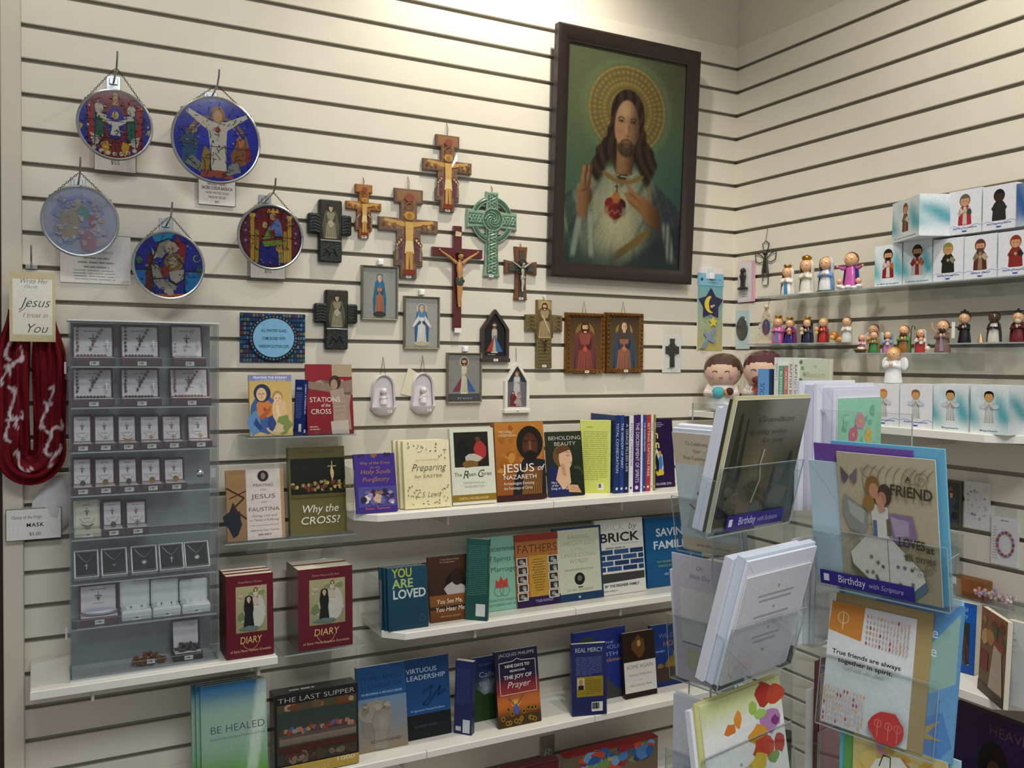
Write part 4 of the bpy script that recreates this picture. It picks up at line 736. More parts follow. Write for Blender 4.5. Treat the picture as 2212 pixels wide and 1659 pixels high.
MB().box(w*.32, w*.56, -.004, -.0004, h*.86, h*1.0, bev=.001).build('hanger_tab', mat('cfd6d8', .3), t); MB().box(w*.42, w*.6, -.01, -.004, h*.86, h*.93, bev=.002).build('hanger_hook', mat('e0e4e4', .25), t)
# the scarf on its hook, header card, price card
h_, S_ = hook(68, 577, .09, 'metal wall hook carrying the red scarf', plate=False)
l, w, h = wbox(20, 588, 120, 738, .098); t = thing('scarf_header_card', 'cream header card with script lettering above the red scarf', 'card', l)
MB().box(0, w, .0002, .001, 0, h).build('card_sheet', mat('e2dcc4', .6), t); a = Art(w, h, 'c9bd94', 'cfc29a'); a.rect(.07, .1, .93, .9, 'e4decb', 'ece8dc')
a.text('Write Her', .52, .84, .1, '4a4640', sh=.35, st='t', w=.62); a.text('Church', .45, .77, .06, '5a564e', sh=.35, st='t', w=.28); a.text('Jesus', .55, .5, .2, '3c3a36', sh=.4, st='t', w=.62); a.text('I trust in', .55, .35, .1, '6a665e', sh=.35, st='t', w=.55); a.text('You', .56, .13, .19, '3c3a36', sh=.4, st='t', w=.5); a.line([(.2, .42), (.32, .47), (.42, .56)], .012, '3c3a36'); a.build('card_print', t, MATT)
RED = mat('6e1018', .55, noise=.25, scale=30, bump=.6, bscale=60, name='crimson_cotton')
CLOTH = printmat('scarf_cotton', .75, .15)
def scarf():
    zt, zb = B(72, 640, .06).z, B(72, 1112, .06).z; xa, xb = B(-14, 950, .06).x, B(147, 950, .06).x; xc = B(72, 900, .06).x
    t = thing('infinity_scarf', 'crimson looped scarf with white script print on the wall hook', 'scarf', (xc, -.046, zb)); H = zt-zb; n = 120; k = 56; vs = []; cols = []; fs = []
    rg = random.Random(5); ph = [rg.uniform(0, 6.28) for _ in range(12)]; hl, hr = xc-xa, xb-xc
    A = (hl+hr)/4; zr = .30*H; Ls = H*.94-zr; Lt = 2*Ls+math.pi*A
    for i in range(n+1):
        l = Lt*i/n; s = i/n
        if l < Ls: X, Z, ox, oz, zz = -A, H*.94-l, -1, 0, 1-l/Ls
        elif l > Lt-Ls: X, Z, ox, oz, zz = A, zr+(l-(Lt-Ls)), 1, 0, (l-(Lt-Ls))/Ls
        else: q0 = math.pi+(l-Ls)/A; ox, oz, zz = math.cos(q0), math.sin(q0), 0; X, Z = A*ox, zr+A*oz*1.15
        low = 1 if zz == 0 else sm(.5, 0, zz); gath = sm(.62, 1, zz); wid = A*(.93-.36*gath+.04*math.sin(s*17)); X = X*(1-.30*gath)+(hr-hl)/2*(1-gath*.5)
        for j in range(k):
            q = 2*math.pi*j/k; c_, s_ = math.cos(q), math.sin(q); fr = (s_ < 0); cc = c_ if X < 0 else c_
            pl = .0055*math.sin(8*c_*1.4+ph[0]+2.2*math.sin(s*5+ph[1]))+.0032*math.sin(15*c_+ph[2]+4*math.sin(s*7))+.0016*math.sin(31*c_+s*40+ph[3])+.004*math.sin(s*47+3*c_)*low
            th = .022+.012*low; vs.append((X+ox*c_*wid, s_*th+(pl if fr else 0)-.004*low, Z+oz*c_*wid*1.1+.003*math.sin(8*c_+ph[4])))
            w_ = 0
            for (s0, c0, ss, cs, rot) in SW:
                a_, b_ = (s-s0)/ss, (c_-c0)/cs; a_, b_ = a_*math.cos(rot)-b_*math.sin(rot), a_*math.sin(rot)+b_*math.cos(rot)
                if fr and abs(a_) < 1: w_ = max(w_, sm(.17, .09, abs(b_-.55*math.sin(a_*3.0))-.09*(1-a_*a_)))
            base = mixc(lin('7c0f1a'), lin('4c0a12'), .5+.5*math.sin(13*c_+ph[5]+3*math.sin(s*6))); cols.append(mixc(base, lin('cdbfc2'), w_))
    for i in range(n):
        for j in range(k): fs.append((i*k+j, i*k+(j+1) % k, (i+1)*k+(j+1) % k, (i+1)*k+j))
    me = bpy.data.meshes.new('scarf_cloth'); me.from_pydata(vs, [], fs); me.materials.append(CLOTH); ca = me.color_attributes.new('Col', 'FLOAT_COLOR', 'POINT'); fl = []
    for c in cols: fl += [*c, 1]
    ca.data.foreach_set('color', fl); me.polygons.foreach_set('use_smooth', [True]*len(fs)); me.update(); link('scarf_cloth', me, t); return t
SW = [(.10, .2, .055, .5, .3), (.16, -.2, .05, .5, -.4), (.2, .45, .03, .4, .2), (.28, .0, .05, .6, .5), (.33, -.4, .03, .35, -.2), (.36, .3, .035, .45, .6), (.46, -.1, .04, .5, .2), (.60, -.1, .04, .6, .5), (.64, .4, .035, .5, -.5), (.68, -.35, .045, .5, .3), (.57, .45, .03, .4, 0), (.74, .1, .03, .4, .5)]
scarf()
b = MB(); rg = random.Random(3); c = B(118, 1098, .016); t = thing('gauze_scarf', 'white gauzy cloth hanging behind the red scarf', 'scarf', (c.x, 0, c.z-.06)); vs = []
for i in range(13):
    for j in range(18): q = 2*math.pi*j/18; r_ = .034*math.sin(math.pi*(i+.6)/13.2)*(1+.16*math.sin(5*q+i*.7))+.004; vs.append((r_*math.cos(q)*1.05+.012*(i/12-.5), -.0165+r_*.38*math.sin(q), .13*i/12))
b.add(vs, [(i*18+j, i*18+(j+1) % 18, (i+1)*18+(j+1) % 18, (i+1)*18+j) for i in range(12) for j in range(18)]+[tuple(range(18))], sm=True).build('gauze_cloth', mat('cfccca', .8, noise=.08, scale=60, bump=.5, bscale=80), t, ang=80)
def pM(a): a.text('Oblate of the Virgin', .1, .68, .15, '5a5652', al='l', w=.55); a.text('MASK', .52, .42, .17, '3c3834', st='b', sp=.1); a.text('$5.00', .52, .14, .15, '4a4642')
l_ = paper_card((12, 1098, 133, 1166), 'white price card reading mask below the red scarf', pM, d=.03)
# ================================================================== books
PAGE = mat('d8d0bc', .8, noise=.08, scale=300, name='book_pages')
def fr_b(z, d): return (lambda s: Vector((s, -d, z)), 0.)
def fr_r(z, d): return (lambda s: Vector((-d, s, z)), -math.pi/2)
def auto_d(px, py, z, lo, hi): v = ray(px, py); p = CAM+v*((z-CAM.z)/v.z); return max(lo, min(hi, -p.y))
def place(bl, br, top, frame, yaw, lean, th, topx=None):
    pt, y0 = frame; rz = y0+rad(yaw); le = rad(lean); off = Vector((0, 0, th*math.sin(le)))
    s = solve(lambda q: P(pt(q)+off)[0], bl, -1.0, -.8) if bl is not None else 0
    o = pt(s)+off; M_ = Matrix.Rotation(rz, 3, 'Z') @ Matrix.Rotation(-le, 3, 'X')
    w = solve(lambda q: P(o+M_ @ Vector((q, 0, 0)))[0], br, .1, .12)
    h = solve(lambda q: P(o+M_ @ Vector((w*.5, 0, q)))[1], top, .15, .18)
    return o, rz, le, w, h
def make_book(label, o, rz, le, w, h, th, cover, draw, spine='l', hard=False, spdraw=None, name='paperback_book', group=None, gl=None, roll=0):
    t = thing(name, label, 'book', o, rz, le, group, roll); c = .0022 if hard else .0006; e = .003 if hard else .0004
    m = mat(cover, .35, noise=.06, scale=50); b = MB()
    x0, x1 = (0, c) if spine == 'l' else (w-c, w)
    b.box(0, w, 0, c, 0, h, bev=c*.3).box(0, w, th-c, th, 0, h, bev=c*.3).box(x0, x1, c, th-c, 0, h); b.build('cover', m, t)
    MB().box(c+e*.2 if spine == 'l' else e, w-e if spine == 'l' else w-c-e*.2, c+.0001, th-c-.0001, e, h-e).build('pages', PAGE, t)
    if draw: a = Art(w, h); draw(a); a.build('cover_print', t, gl or PRINT, (0, -.0001, 0))
    if spdraw:
        a = Art(th, h); spdraw(a); s_ = a.build('spine_print', t, gl or PRINT)
        s_.rotation_euler = (0, 0, -math.pi/2 if spine == 'l' else math.pi/2); s_.location = (-.0001, th, 0) if spine == 'l' else (w+.0001, 0, 0)
    return t
def book(label, bl, br, top, z, d, th, cover, draw, yaw=0, lean=9, copies=0, cdx=.0, cgap=None, wall='b', **k):
    fr = fr_b(z, d) if wall == 'b' else fr_r(z, d)
    o, rz, le, w, h = place(bl, br, top, fr, yaw, lean, th)
    grp = k.pop('group', None)
    t = make_book(label, o, rz, le, w, h, th, cover, draw, group=grp, **k)
    out = [t]
    for i in range(copies):
        q = Matrix.Rotation(rz, 3, 'Z') @ Vector((cdx*(i+1), (th+.0008)*(i+1)/math.cos(le), 0)); r = t.copy(); COL.objects.link(r); r.matrix_world = Matrix.Translation(o+q) @ Matrix.Rotation(rz, 4, 'Z') @ Matrix.Rotation(-le, 4, 'X')
        for ch in t.children: c = ch.copy(); COL.objects.link(c); c.parent = r
        out.append(r)
    return out
DUP = ('second', 'third', 'fourth', 'fifth')
def relabel(bs, what, grp):
    for i, b in enumerate(bs):
        b['group'] = grp
        if i: b['label'] = DUP[i-1]+' copy behind the front '+what
def acrylic_shelf(label, xa, xb, z, d, back=.05, lip=.0, name='acrylic_shelf', wall='b'):
    # local frame: x along the wall, y 0 at the wall, negative towards the room
    t = thing(name, label, 'shelf', (xa, 0, z) if wall == 'b' else (0, xa, z), 0 if wall == 'b' else -math.pi/2); L = abs(xb-xa)
    MB().box(0, L, -d, -.0006, -.003, -.0002).build('shelf_plate', ACRYL, t); MB().box(0, L, -.0036, -.0006, -.0031-back, -.0031).build('back_plate', ACRYL, t)
    MB().box(0, L, -d-.0008, -d, -.0032, 0).build('front_edge', EDGE, t)
    MB().box(-.0006, -.0001, -d, -.001, -.0032, -.0002).build('side_edge', EDGE, t)
    if lip: MB().box(0, L, -d, -d+.003, -.0002, lip).build('front_lip', ACRYL, t)
    return t
# --- rosary shelf
def BZ(px, py, d): return B(px, py, d).z
za = BZ(640, 941, .10)
acrylic_shelf('clear acrylic shelf under the rosary and stations books', B(540, 940, .11).x-.006, B(765, 936, .11).x+.004, za, .115, lip=.012)
def k1(a):
    a.rect(0, 0, 1, 1, 'd0b070', 'c8a860'); a.rect(0, .9, 1, 1, '7d86b4'); a.text('PRAYING THE ROSARY', .5, .94, .05, 'f0ede4', w=.8, st='b'); a.text('ILLUSTRATED MEDITATION', .5, .905, .03, 'e6e0d0', w=.7)
    a.blot(.35, .35, .33, .33, '3a5a94', 14, 3, .12); a.blot(.1, .2, .14, .2, '5c86b4', 10, 5); a.blot(.35, .45, .22, .16, 'c87a3c', 12, 4); a.poly([(.2, .3), (.5, .5), (.48, .4), (.3, .26)], 'a85a2c'); a.poly([(.14, .3), (.3, .12), (.2, .1), (.08, .2)], '24407a'); a.ell(.3, .7, .2, .15, '24304c'); a.ell(.28, .68, .12, .11, 'd8b48c'); a.line([(.21, .69), (.26, .685)], .016, '3a2418'); a.line([(.3, .69), (.35, .69)], .016, '3a2418'); a.line([(.27, .63), (.31, .63)], .014, 'a85a4c'); a.poly([(.27, .68), (.3, .65), (.27, .65)], 'c09468'); a.blot(.35, .44, .035, .03, 'b03a2c', 9, 2); a.blot(.7, .4, .2, .24, 'd8b684', 12, 8, .15); a.ell(.66, .64, .12, .1, 'a8824a'); a.ell(.66, .61, .095, .085, 'e0bc92'); a.line([(.61, .615), (.64, .615)], .014, '3a2418'); a.line([(.68, .615), (.71, .615)], .014, '3a2418'); a.line([(.64, .57), (.68, .57)], .012, 'a85a4c'); a.poly([(.6, .5), (.64, .3), (.7, .32), (.68, .5)], 'e4c8a0'); a.blot(.8, .18, .18, .16, '7c8a4a', 11, 2); a.blot(.6, .12, .2, .1, 'c8b488', 10, 1); a.blot(.5, .2, .1, .12, '2c4478', 9, 6)
book('paperback with mother and child cover, left on the rosary shelf', 541, 633, 810, za, .105, .012, 'b8a068', k1, lean=8)
def k2(a): a.rect(0, 0, 1, 1, '1c2c6c'); a.rect(.2, .82, .8, .86, '8a96c0'); a.greek(.15, .3, .85, .78, 16, '6a78ac', .35); a.rect(.55, .06, .85, .2, 'd8d4cc')
def k2s(a): a.rect(0, 0, 1, 1, '1a2660'); a.text('CHRIST IS PASSING BY', .3, .92, .055, 'c8d0e8', al='l', rot=-90, st='b'); a.rect(.3, .04, .7, .1, 'c8d0e8')
book('narrow blue book turned sideways between the rosary and stations books', 634, 653, 820, za, .085, .017, '1c2c6c', k2, yaw=-50, lean=3, spine='r', spdraw=k2s)
def k3(a):
    a.rect(0, 0, 1, 1, '7c1620', '8a1c26'); a.rect(.56, .82, 1, 1, 'a89478'); a.poly([(.1, .72), (.3, .78), (.6, .62), (.62, .34), (.55, .1), (.8, .06), (.95, .06), (.92, .4), (.98, .62), (1, .7), (1, .55), (.8, .78), (.62, .78), (.3, .66), (.1, .64)], '9a8470'); a.rect(.3, .58, 1, .84, '6a4a40') if False else None
    a.poly([(.0, .76), (.5, .72), (1, .78), (1, .6), (.55, .6), (.0, .66)], '8a7260'); a.ell(.62, .74, .13, .1, '3a2620'); a.ell(.6, .71, .075, .075, 'a08468'); a.poly([(.5, .62), (.8, .66), (.86, .3), (.8, .16), (.56, .16), (.56, .4)], 'a28c78'); a.poly([(.5, .18), (.88, .2), (.9, 0), (.52, 0)], 'b8aca0')
    for i in range(3): a.line([(.6, .42-.06*i), (.8, .43-.06*i)], .01, '846e5c')
    a.text('STATIONS', .06, .46, .1, 'e4dcd0', al='l', w=.66); a.text('of the', .3, .39, .07, 'e4dcd0', al='l', sh=.2, w=.2); a.text('CROSS', .08, .29, .1, 'e4dcd0', al='l', w=.44); a.greek(.05, .06, .34, .13, 2, 'c8a8a0', .4, 'l')
book('red stations book with crucified figure, right on the rosary shelf', 665, 765, 787, za, .105, .01, '7c1620', k3, lean=8)
# --- praying / why the cross shelf
zb = BZ(620, 1160, .10)
acrylic_shelf('clear acrylic shelf under the two tan and olive books', B(489, 1160, .12).x-.004, B(770, 1150, .12).x, zb, .125, lip=.01)
def k4(a):
    a.rect(0, 0, 1, 1, '8a6a48', 'a07a50'); a.blot(.12, .3, .14, .2, '1c2430', 11, 3, .4); a.line([(0, .75), (.3, .6), (.1, .45), (.34, .3)], .03, '3a2418'); a.line([(.05, .6), (.34, .7)], .02, '3a2418'); a.rect(.34, 0, .94, 1, 'd2c6c0'); a.rect(.94, 0, 1, 1, 'b08a60'); a.ell(.64, .9, .09, None, '201c1a'); a.ring(.64, .9, .09, .1, '5a5048', 24); a.ell(.64, .9, .04, .05, '8a7a6a')
    for s, v, z_, w_ in (('PRAYING', .75, .06, .36), ('WITH', .69, .035, .12), ('JESUS', .58, .09, .42), ('AND', .515, .03, .1), ('FAUSTINA', .4, .08, .54)): a.text(s, .64, v, z_, '6a5a54', w=w_)
    a.text('During Lent and', .64, .32, .045, '7a6a62', sh=.2, w=.44); a.text('in Times of Suffering', .64, .26, .045, '7a6a62', sh=.2, w=.5); a.line([(.4, .2), (.88, .2)], .006, '8a7a70'); a.text('adapted by Susan Tassone', .64, .12, .035, '7a6a62', w=.5); a.greek(.45, .05, .83, .09, 1, '8a7c74', .5, 'c')
book('pale tan praying book with thorn branch, beside the jewellery case', 492, 617, 1014, zb, .112, .012, 'a48a70', k4, lean=10)
def k5(a):
    a.rect(0, 0, 1, 1, '6a6238', '5c5630'); a.text('EDWARD LEEN', .5, .92, .055, '3a3620', w=.62); a.rect(.03, .42, 1, .87, '15170f', '1c2016')
    rg = random.Random(6)
    for i in range(44): u = rg.uniform(.05, .95); a.blot(u, .5+.1*rg.random(), .03, .022, rg.choice(['b8a050', '8a7a3c', '4a3c24', '6c3a20', '9a8a60']), 7, i)
    a.rect(.03, .42, 1, .46, '5a5028'); a.line([(.76, .6), (.76, .83)], .02, 'a8905c'); a.line([(.68, .77), (.84, .77)], .02, 'a8905c'); a.blot(.76, .7, .03, .07, 'd0b888', 9, 2)
    a.text('Why the', .52, .25, .125, 'e8e4da', sh=.25, w=.66); a.text('CROSS?', .52, .12, .12, 'e8e4da', sh=.15, w=.7)
book('olive book titled in white script with dark crowd scene', 628, 750, 965, zb, .112, .02, '5c5634', k5, lean=8)
# --- diaries
def kd(a):
    a.rect(0, 0, 1, 1, '5c1222', '641424'); a.text('Divine Mercy in My Soul', .5, .9, .035, 'b89078', w=.5, sh=.1); a.rect(.2, .3, .86, .86, '8a8a64', 'a8a078'); a.mottle(.22, .32, .84, .84, 26, ['9a9070', 'b8a888', '7c8a60', 'a8a898', 'c0b8a0', '6c7a50'], .08, 3); a.ell(.66, .55, .16, .2, 'b8b8ac'); a.robed(.62, .6, .24, 'c8b8a0', hair='4a3a28', wide=.4); a.robed(.47, .36, .38, '1c1c1e', veil='141416', skin='c8a888', wide=.42); a.blot(.5, .35, .2, .03, '5c7068', 10, 3)
    a.text('DIARY', .5, .17, .12, 'd8b878', w=.46, sh=.12); a.ring(.5, .19, .16, .172, 'b88a60', 20, 190, 350); a.text('of Saint Maria Faustina Kowalska', .5, .07, .045, 'd0a888', sh=.15, w=.86)
def kds(a): a.rect(0, 0, 1, 1, '4a0f1c'); a.text('DIARY', .35, .75, .35*.5, 'c09a60', al='l', rot=-90) if False else None
bs = book('maroon diary paperback standing on the shelf beside the jewellery case', 490, 592, 1241, .858, .205, .028, '4e0f1c', kd, lean=4, copies=2, spdraw=kds); relabel(bs, 'maroon diary beside the jewellery case', 'maroon diaries beside the case')
zc = BZ(700, 1400, .15)
acrylic_shelf('clear acrylic shelf under the thick maroon diaries', B(612, 1405, .16).x, B(788, 1395, .16).x, zc, .165)
bs = book('thick maroon diary on the clear shelf right of the slimmer ones', 645, 762, 1226, zc, .158, .055, '4e0f1c', kd, lean=2, copies=1, spdraw=kds, gl=GLOSSY); relabel(bs, 'thick maroon diary on the clear shelf', 'thick maroon diaries')
# --- upper white shelf
Z2, Z3, Z4 = SHZ[2], SHZ[3], SHZ[4]
def s1(a):
    a.rect(0, 0, 1, 1, '3c2a82'); a.mottle(.02, .95, .98, 1, 8, ['8a5a30', '2c2050'], .05)
    for s, v, z_, w_ in (('Way of the Cross', .82, .07, .74), ('for the', .75, .05, .24), ('Holy Souls', .66, .1, .74), ('in', .58, .05, .08), ('Purgatory', .53, .1, .66)): a.text(s, .5, v, z_, 'b07a3c', sh=.2, w=w_)
    a.rect(.06, .1, .98, .44, '4a4a8c'); a.mottle(.08, .1, .96, .43, 36, ['c8c4d8', '3a3048', '8a6a5c', '6a5a9a', 'd8d0c8', '2c2438', '9a8ab0'], .08, 5); a.blot(.52, .24, .09, .08, 'c8a890', 10, 3); a.text('Susan Tassone', .5, .055, .06, 'd06a3c', sh=.15, w=.6)
bl_ = lambda p: auto_d(p[0], p[1], Z2, .06, .19)
book('small purple and gold book at the left end of the upper shelf', 771, 860, 980, Z2, .185, .008, '352478', s1, lean=12)
MB_UP = thing('acrylic_bookend', 'clear acrylic bookend at the left end of the upper shelf', 'bookend', (fx(766, Z2, .185)-.002, -.15, Z2)); MB().box(-.0015, 0, -.04, .1, 0, .11).build('upright_plate', ACRYL, MB_UP); MB().box(-.0019, -.0016, -.041, -.038, 0, .11).build('plate_edge', EDGE, MB_UP)
def s2(a):
    a.rect(0, 0, 1, 1, 'e2d6a8', 'e8deb8'); rg = random.Random(9)
    for i in range(66):
        v = rg.uniform(.05, .33) if i % 2 else rg.uniform(.72, .97); u = rg.uniform(.05, .95)
        if .3 < u < .75 and (.13 < v < .22 or v < .82 and v > .7): continue
        q = rg.uniform(0, 6.28); dx, dv = .03*math.cos(q), .022*math.sin(q); a.poly([(u-dx, v-dv), (u-dv*.5, v+dx*.3), (u+dx, v+dv), (u+dv*.5, v-dx*.3)], rg.choice(['5c5440', '6a6450', '8a8468']))
    a.text('DAILY DEVOTIONS FROM', .5, .7, .025, 'a89a74', w=.5); a.text('Preparing', .52, .55, .15, '3c3426', sh=.35, st='t', w=.74); a.text('for EASTER', .52, .45, .06, '8a7c58', w=.6); a.text('C.S. Lewis', .5, .16, .12, '6a6048', sh=.35, st='t', w=.52)
bs = book('cream leaf-patterned easter book on the upper shelf', 876, 976, 951, Z2, .175, .014, 'ded2a6', s2, lean=8, copies=2, cdx=-.007); relabel(bs, 'cream leaf-patterned book', 'cream leaf-patterned books')
def s3(a):
    a.rect(0, 0, 1, 1, 'd6d6c2'); a.rect(.08, .49, .87, .95, '1e1e16'); a.blot(.28, .72, .14, .14, '141418', 10, 2); a.blot(.68, .7, .16, .13, 'a83230', 11, 4); a.ell(.63, .85, .06, None, '5a3a28'); a.blot(.5, .6, .2, .06, 'b8b4a4', 9, 6); a.blot(.42, .53, .22, .05, '7a5a2c', 9, 7)
    a.text('The', .06, .37, .07, '2c3c34', al='l', w=.17); a.text('R', .24, .34, .15, '2c3c34', al='l', sh=.3); a.text('isen', .36, .37, .07, '2c3c34', al='l', w=.2); a.text('C', .57, .35, .14, '2c3c34', al='l', sh=.3); a.text('hrist', .68, .37, .07, '2c3c34', al='l', w=.24); a.text('THE FORTY DAYS after', .5, .27, .035, '9a9a84', w=.5); a.text('THE RESURRECTION', .5, .22, .035, '9a9a84', w=.46); a.rect(0, .04, 1, .13, '8a6c20'); a.text('CARYLL HOUSELANDER', .48, .065, .045, 'd8c88c', w=.68)
book('white book with dark painting and gold band on the upper shelf', 979, 1073, 925, Z2, .17, .014, 'd0d0bc', s3, lean=8)
def s4(a):
    a.rect(0, 0, 1, 1, '8a4a1c', 'b8762c'); a.mottle(.02, .3, .98, .98, 30, ['b0702c', 'a06020', 'c08438', '94541c'], .1, 4); a.poly([(.3, .0), (1, .0), (1, .5), (.85, .52), (.55, .52), (.36, .3)], '1c1c26'); a.poly([(.5, .05), (.9, .05), (.95, .42), (.55, .42)], '6a4420')
    for i in range(9): a.line([(.5+.05*i, .06), (.6+.03*i, .4)], .008, 'a06c30')
    a.ell(.7, .73, .27, .22, '1e1814'); a.ell(.7, .69, .16, .17, '5c3420', '4a281a'); a.ell(.7, .56, .14, .07, '1c1410'); a.poly([(.68, .75), (.72, .75), (.73, .64), (.67, .64)], '7a4a2c'); a.line([(.58, .75), (.66, .755)], .018, '160f0c'); a.line([(.74, .755), (.82, .75)], .018, '160f0c'); a.rect(0, 0, 1, .07, '3a1c1c')
    a.text('MICHAEL', .07, .86, .05, 'e0c8a0', al='l', w=.27); a.text('HESEMANN', .07, .815, .05, 'e0c8a0', al='l', w=.36); a.text('JESUS', .13, .36, .15, 'ece4d8', al='l', w=.64); a.text('of', .82, .37, .11, 'ece4d8', al='l', sh=.3, w=.13); a.text('NAZARETH', .13, .27, .08, 'ece4d8', al='l', w=.68); a.text('Archaeologists Retracing', .13, .2, .055, 'e0d8cc', al='l', w=.62); a.text('the Footsteps of Christ', .13, .14, .055, 'e0d8cc', al='l', w=.58)
book('large orange icon book with dark bearded face', 1075, 1181, 912, Z2, .165, .022, '8a4a1c', s4, lean=7)
def s5(a):
    a.rect(0, 0, 1, 1, '1c2018', '26301e'); a.poly([(0, 0), (.6, 0), (.62, .3), (.3, .42), (.1, .5), (0, .45)], '1c2454'); a.ell(.42, .62, .27, .18, '6a4c2c'); a.ell(.5, .58, .19, .18, 'd0a888'); a.poly([(.3, .46), (.6, .45), (.62, .2), (.4, .1), (.2, .26)], 'cfa888'); a.line([(.52, .63), (.57, .615), (.61, .63)], .014, '4a3020'); a.line([(.5, .67), (.56, .68), (.62, .665)], .01, '6a4a34'); a.poly([(.64, .62), (.695, .56), (.64, .55)], 'dcb494'); a.poly([(.6, .515), (.66, .52), (.65, .5)], 'a85a4c'); a.ell(.44, .68, .2, .1, '5a3e24', a0=20, a1=200); a.poly([(.36, .5), (.46, .5), (.5, .3), (.38, .34)], 'b88e70'); a.poly([(.55, .06), (.9, .04), (.8, .16), (.5, .18)], 'c89a74'); a.line([(.6, .14), (.84, .1)], .012, '9a6a4c'); a.line([(.58, .1), (.86, .07)], .012, '9a6a4c'); a.mottle(.62, .2, .98, .5, 12, ['2c3626', '3a4430', '1c2418'], .08)
    a.text('BEHOLDING', .5, .87, .085, 'd8d8c8', w=.94, st='t'); a.text('BEAUTY', .5, .78, .085, 'd8d8c8', w=.62, st='t'); a.text('Mary', .06, .2, .05, 'd8d8d8', al='l'); a.text('of the', .06, .155, .05, 'd8d8d8', al='l', sh=.2); a.text('Song of Songs', .04, .11, .05, 'd8d8d8', al='l', w=.5)
book('dark green book with profile of a woman on the upper shelf', 1188, 1264, 932, Z2, .15, .012, '22281c', s5, lean=8)
def s6(a): a.rect(0, 0, 1, 1, 'c6cc62', 'ccd26c'); a.rect(.2, .9, .4, .912, '8a9040'); a.greek(.1, .18, .9, .86, 24, '8f9648', .3, 'j', 4); a.rect(.6, .05, .78, .14, 'd8d8c8'); a.greek(.62, .06, .76, .13, 1, '3a3a34', .8)
def s6s(a): a.rect(0, 0, 1, 1, 'bcc452'); a.text('AWAKENING LOVE', .3, .94, .42*.16, '6a7030', al='l', rot=-90); a.text('CLEVELAND', .3, .4, .3*.16, '6a7030', al='l', rot=-90); a.ell(.5, .1, .3, None, '6a7030')
book('lime green book turned sideways showing its back cover', 1252, 1318, 908, Z2, .108, .022, 'c2c85c', s6, yaw=-30, lean=0, spine='r', spdraw=s6s)
# spine-out row
def sp(txt, c, ink, w=None): 
    def f(a): a.rect(0, 0, 1, 1, c); k = a.w/a.h; a.text(txt, .3, .9, k*.75, ink, al='l', rot=-90, w=min(.78/k, len(txt)*.5)); a.ell(.5, .06, .25, None, ink)
    return f
def spine_book(label, xl, xr, top, z, d, c, ink, txt, W=.14, lean=0, wall='b', yaw=0, name='paperback_book', grp=None):
    fr = fr_b(z, d) if wall == 'b' else fr_r(z, d); o, rz, le, w, h = place(xl, xr, top, fr, yaw, lean, .01)
    t = thing(name, label, 'book', o, rz, le, grp); b = MB(); c_ = .0006
    b.box(0, w, 0, c_, 0, h).box(0, c_, c_, W, 0, h).box(w-c_, w, c_, W, 0, h).build('cover', mat(c, .4), t); MB().box(c_+.0001, w-c_-.0001, c_+.0001, W-.001, .0005, h-.0005).build('pages', PAGE, t)
    a = Art(w, h); sp(txt, c, ink)(a); a.build('spine_print', t, PRINT, (0, -.0001, 0)); return t
for xl, xr, top, c, ink, txt, lab in ((1327, 1337, 897, '1e3264', 'c8d0e4', 'TOTAL CONSECRATION', 'blue thin book, first spine after the lime green book'), (1338, 1347, 897, '24407c', 'd0d8ec', 'THE WISDOM OF MARY', 'second thin blue spine after the lime green book'), (1348, 1357, 899, '1c2444', 'b8c0d8', 'A GRACE FILLED LIFE', 'thin navy spine beside the white one'), (1358, 1367, 897, 'dcdce0', '3a4464', 'RETREAT COMPANION', 'thin white spine beside the navy one'),
    (1368, 1382, 896, '3c1e5c', 'd8d0e4', 'THE DISCERNMENT OF SPIRITS', 'purple thin spine in the row of spines'), (1383, 1387, 896, 'd8dce8', '4a5a8a', 'NOTES', 'very thin white spine between purple and blue'), (1388, 1394, 896, '2c4a94', 'd8e0f0', 'THE EXAMEN PRAYER', 'bright blue thin spine beside the red one'), (1395, 1404, 896, 'b03a34', 'f0d8c0', 'SETTING CAPTIVES FREE', 'red thin spine in the row of spines'), (1405, 1410, 896, 'e4d8d8', '7a4a5a', 'PRAYER', 'thin pink-white spine beside the red one'), (1411, 1415, 896, '8a8a34', 'e8e8c0', 'LECTIO', 'olive thin spine at the end of the row')):
    spine_book(lab, xl, xr, top, Z2, .16, c, ink, txt, .125, grp='thin spines on the upper shelf')
def s7(a): a.rect(0, 0, 1, 1, '22123c'); a.greek(.06, .88, .74, .96, 3, 'a8a0b8', .35, 'l'); a.text('n', .16, .72, .16, 'e0d080', st='b'); a.text('n', .2, .58, .16, 'e0d080', st='b'); a.text('Discern', .1, .72, .01, 'e0d080'); a.blot(.2, .38, .3, .16, 'd0ccd8', 10, 3, .4); a.blot(.3, .34, .12, .12, '3a7ab0', 9, 5); a.blot(.24, .22, .24, .05, 'c8b43c', 9, 7); a.blot(.3, .5, .08, .04, 'b8902c', 8, 3); a.blot(.14, .36, .08, .14, '14101c', 8, 2); a.text('GALLAGHER, O.M.V.', .42, .035, .05, 'd8d0e0', w=.8)
book('dark purple book with stained glass figure at the right of the upper shelf', 1416, 1459, 905, Z2, .12, .012, '22123c', s7, lean=6)
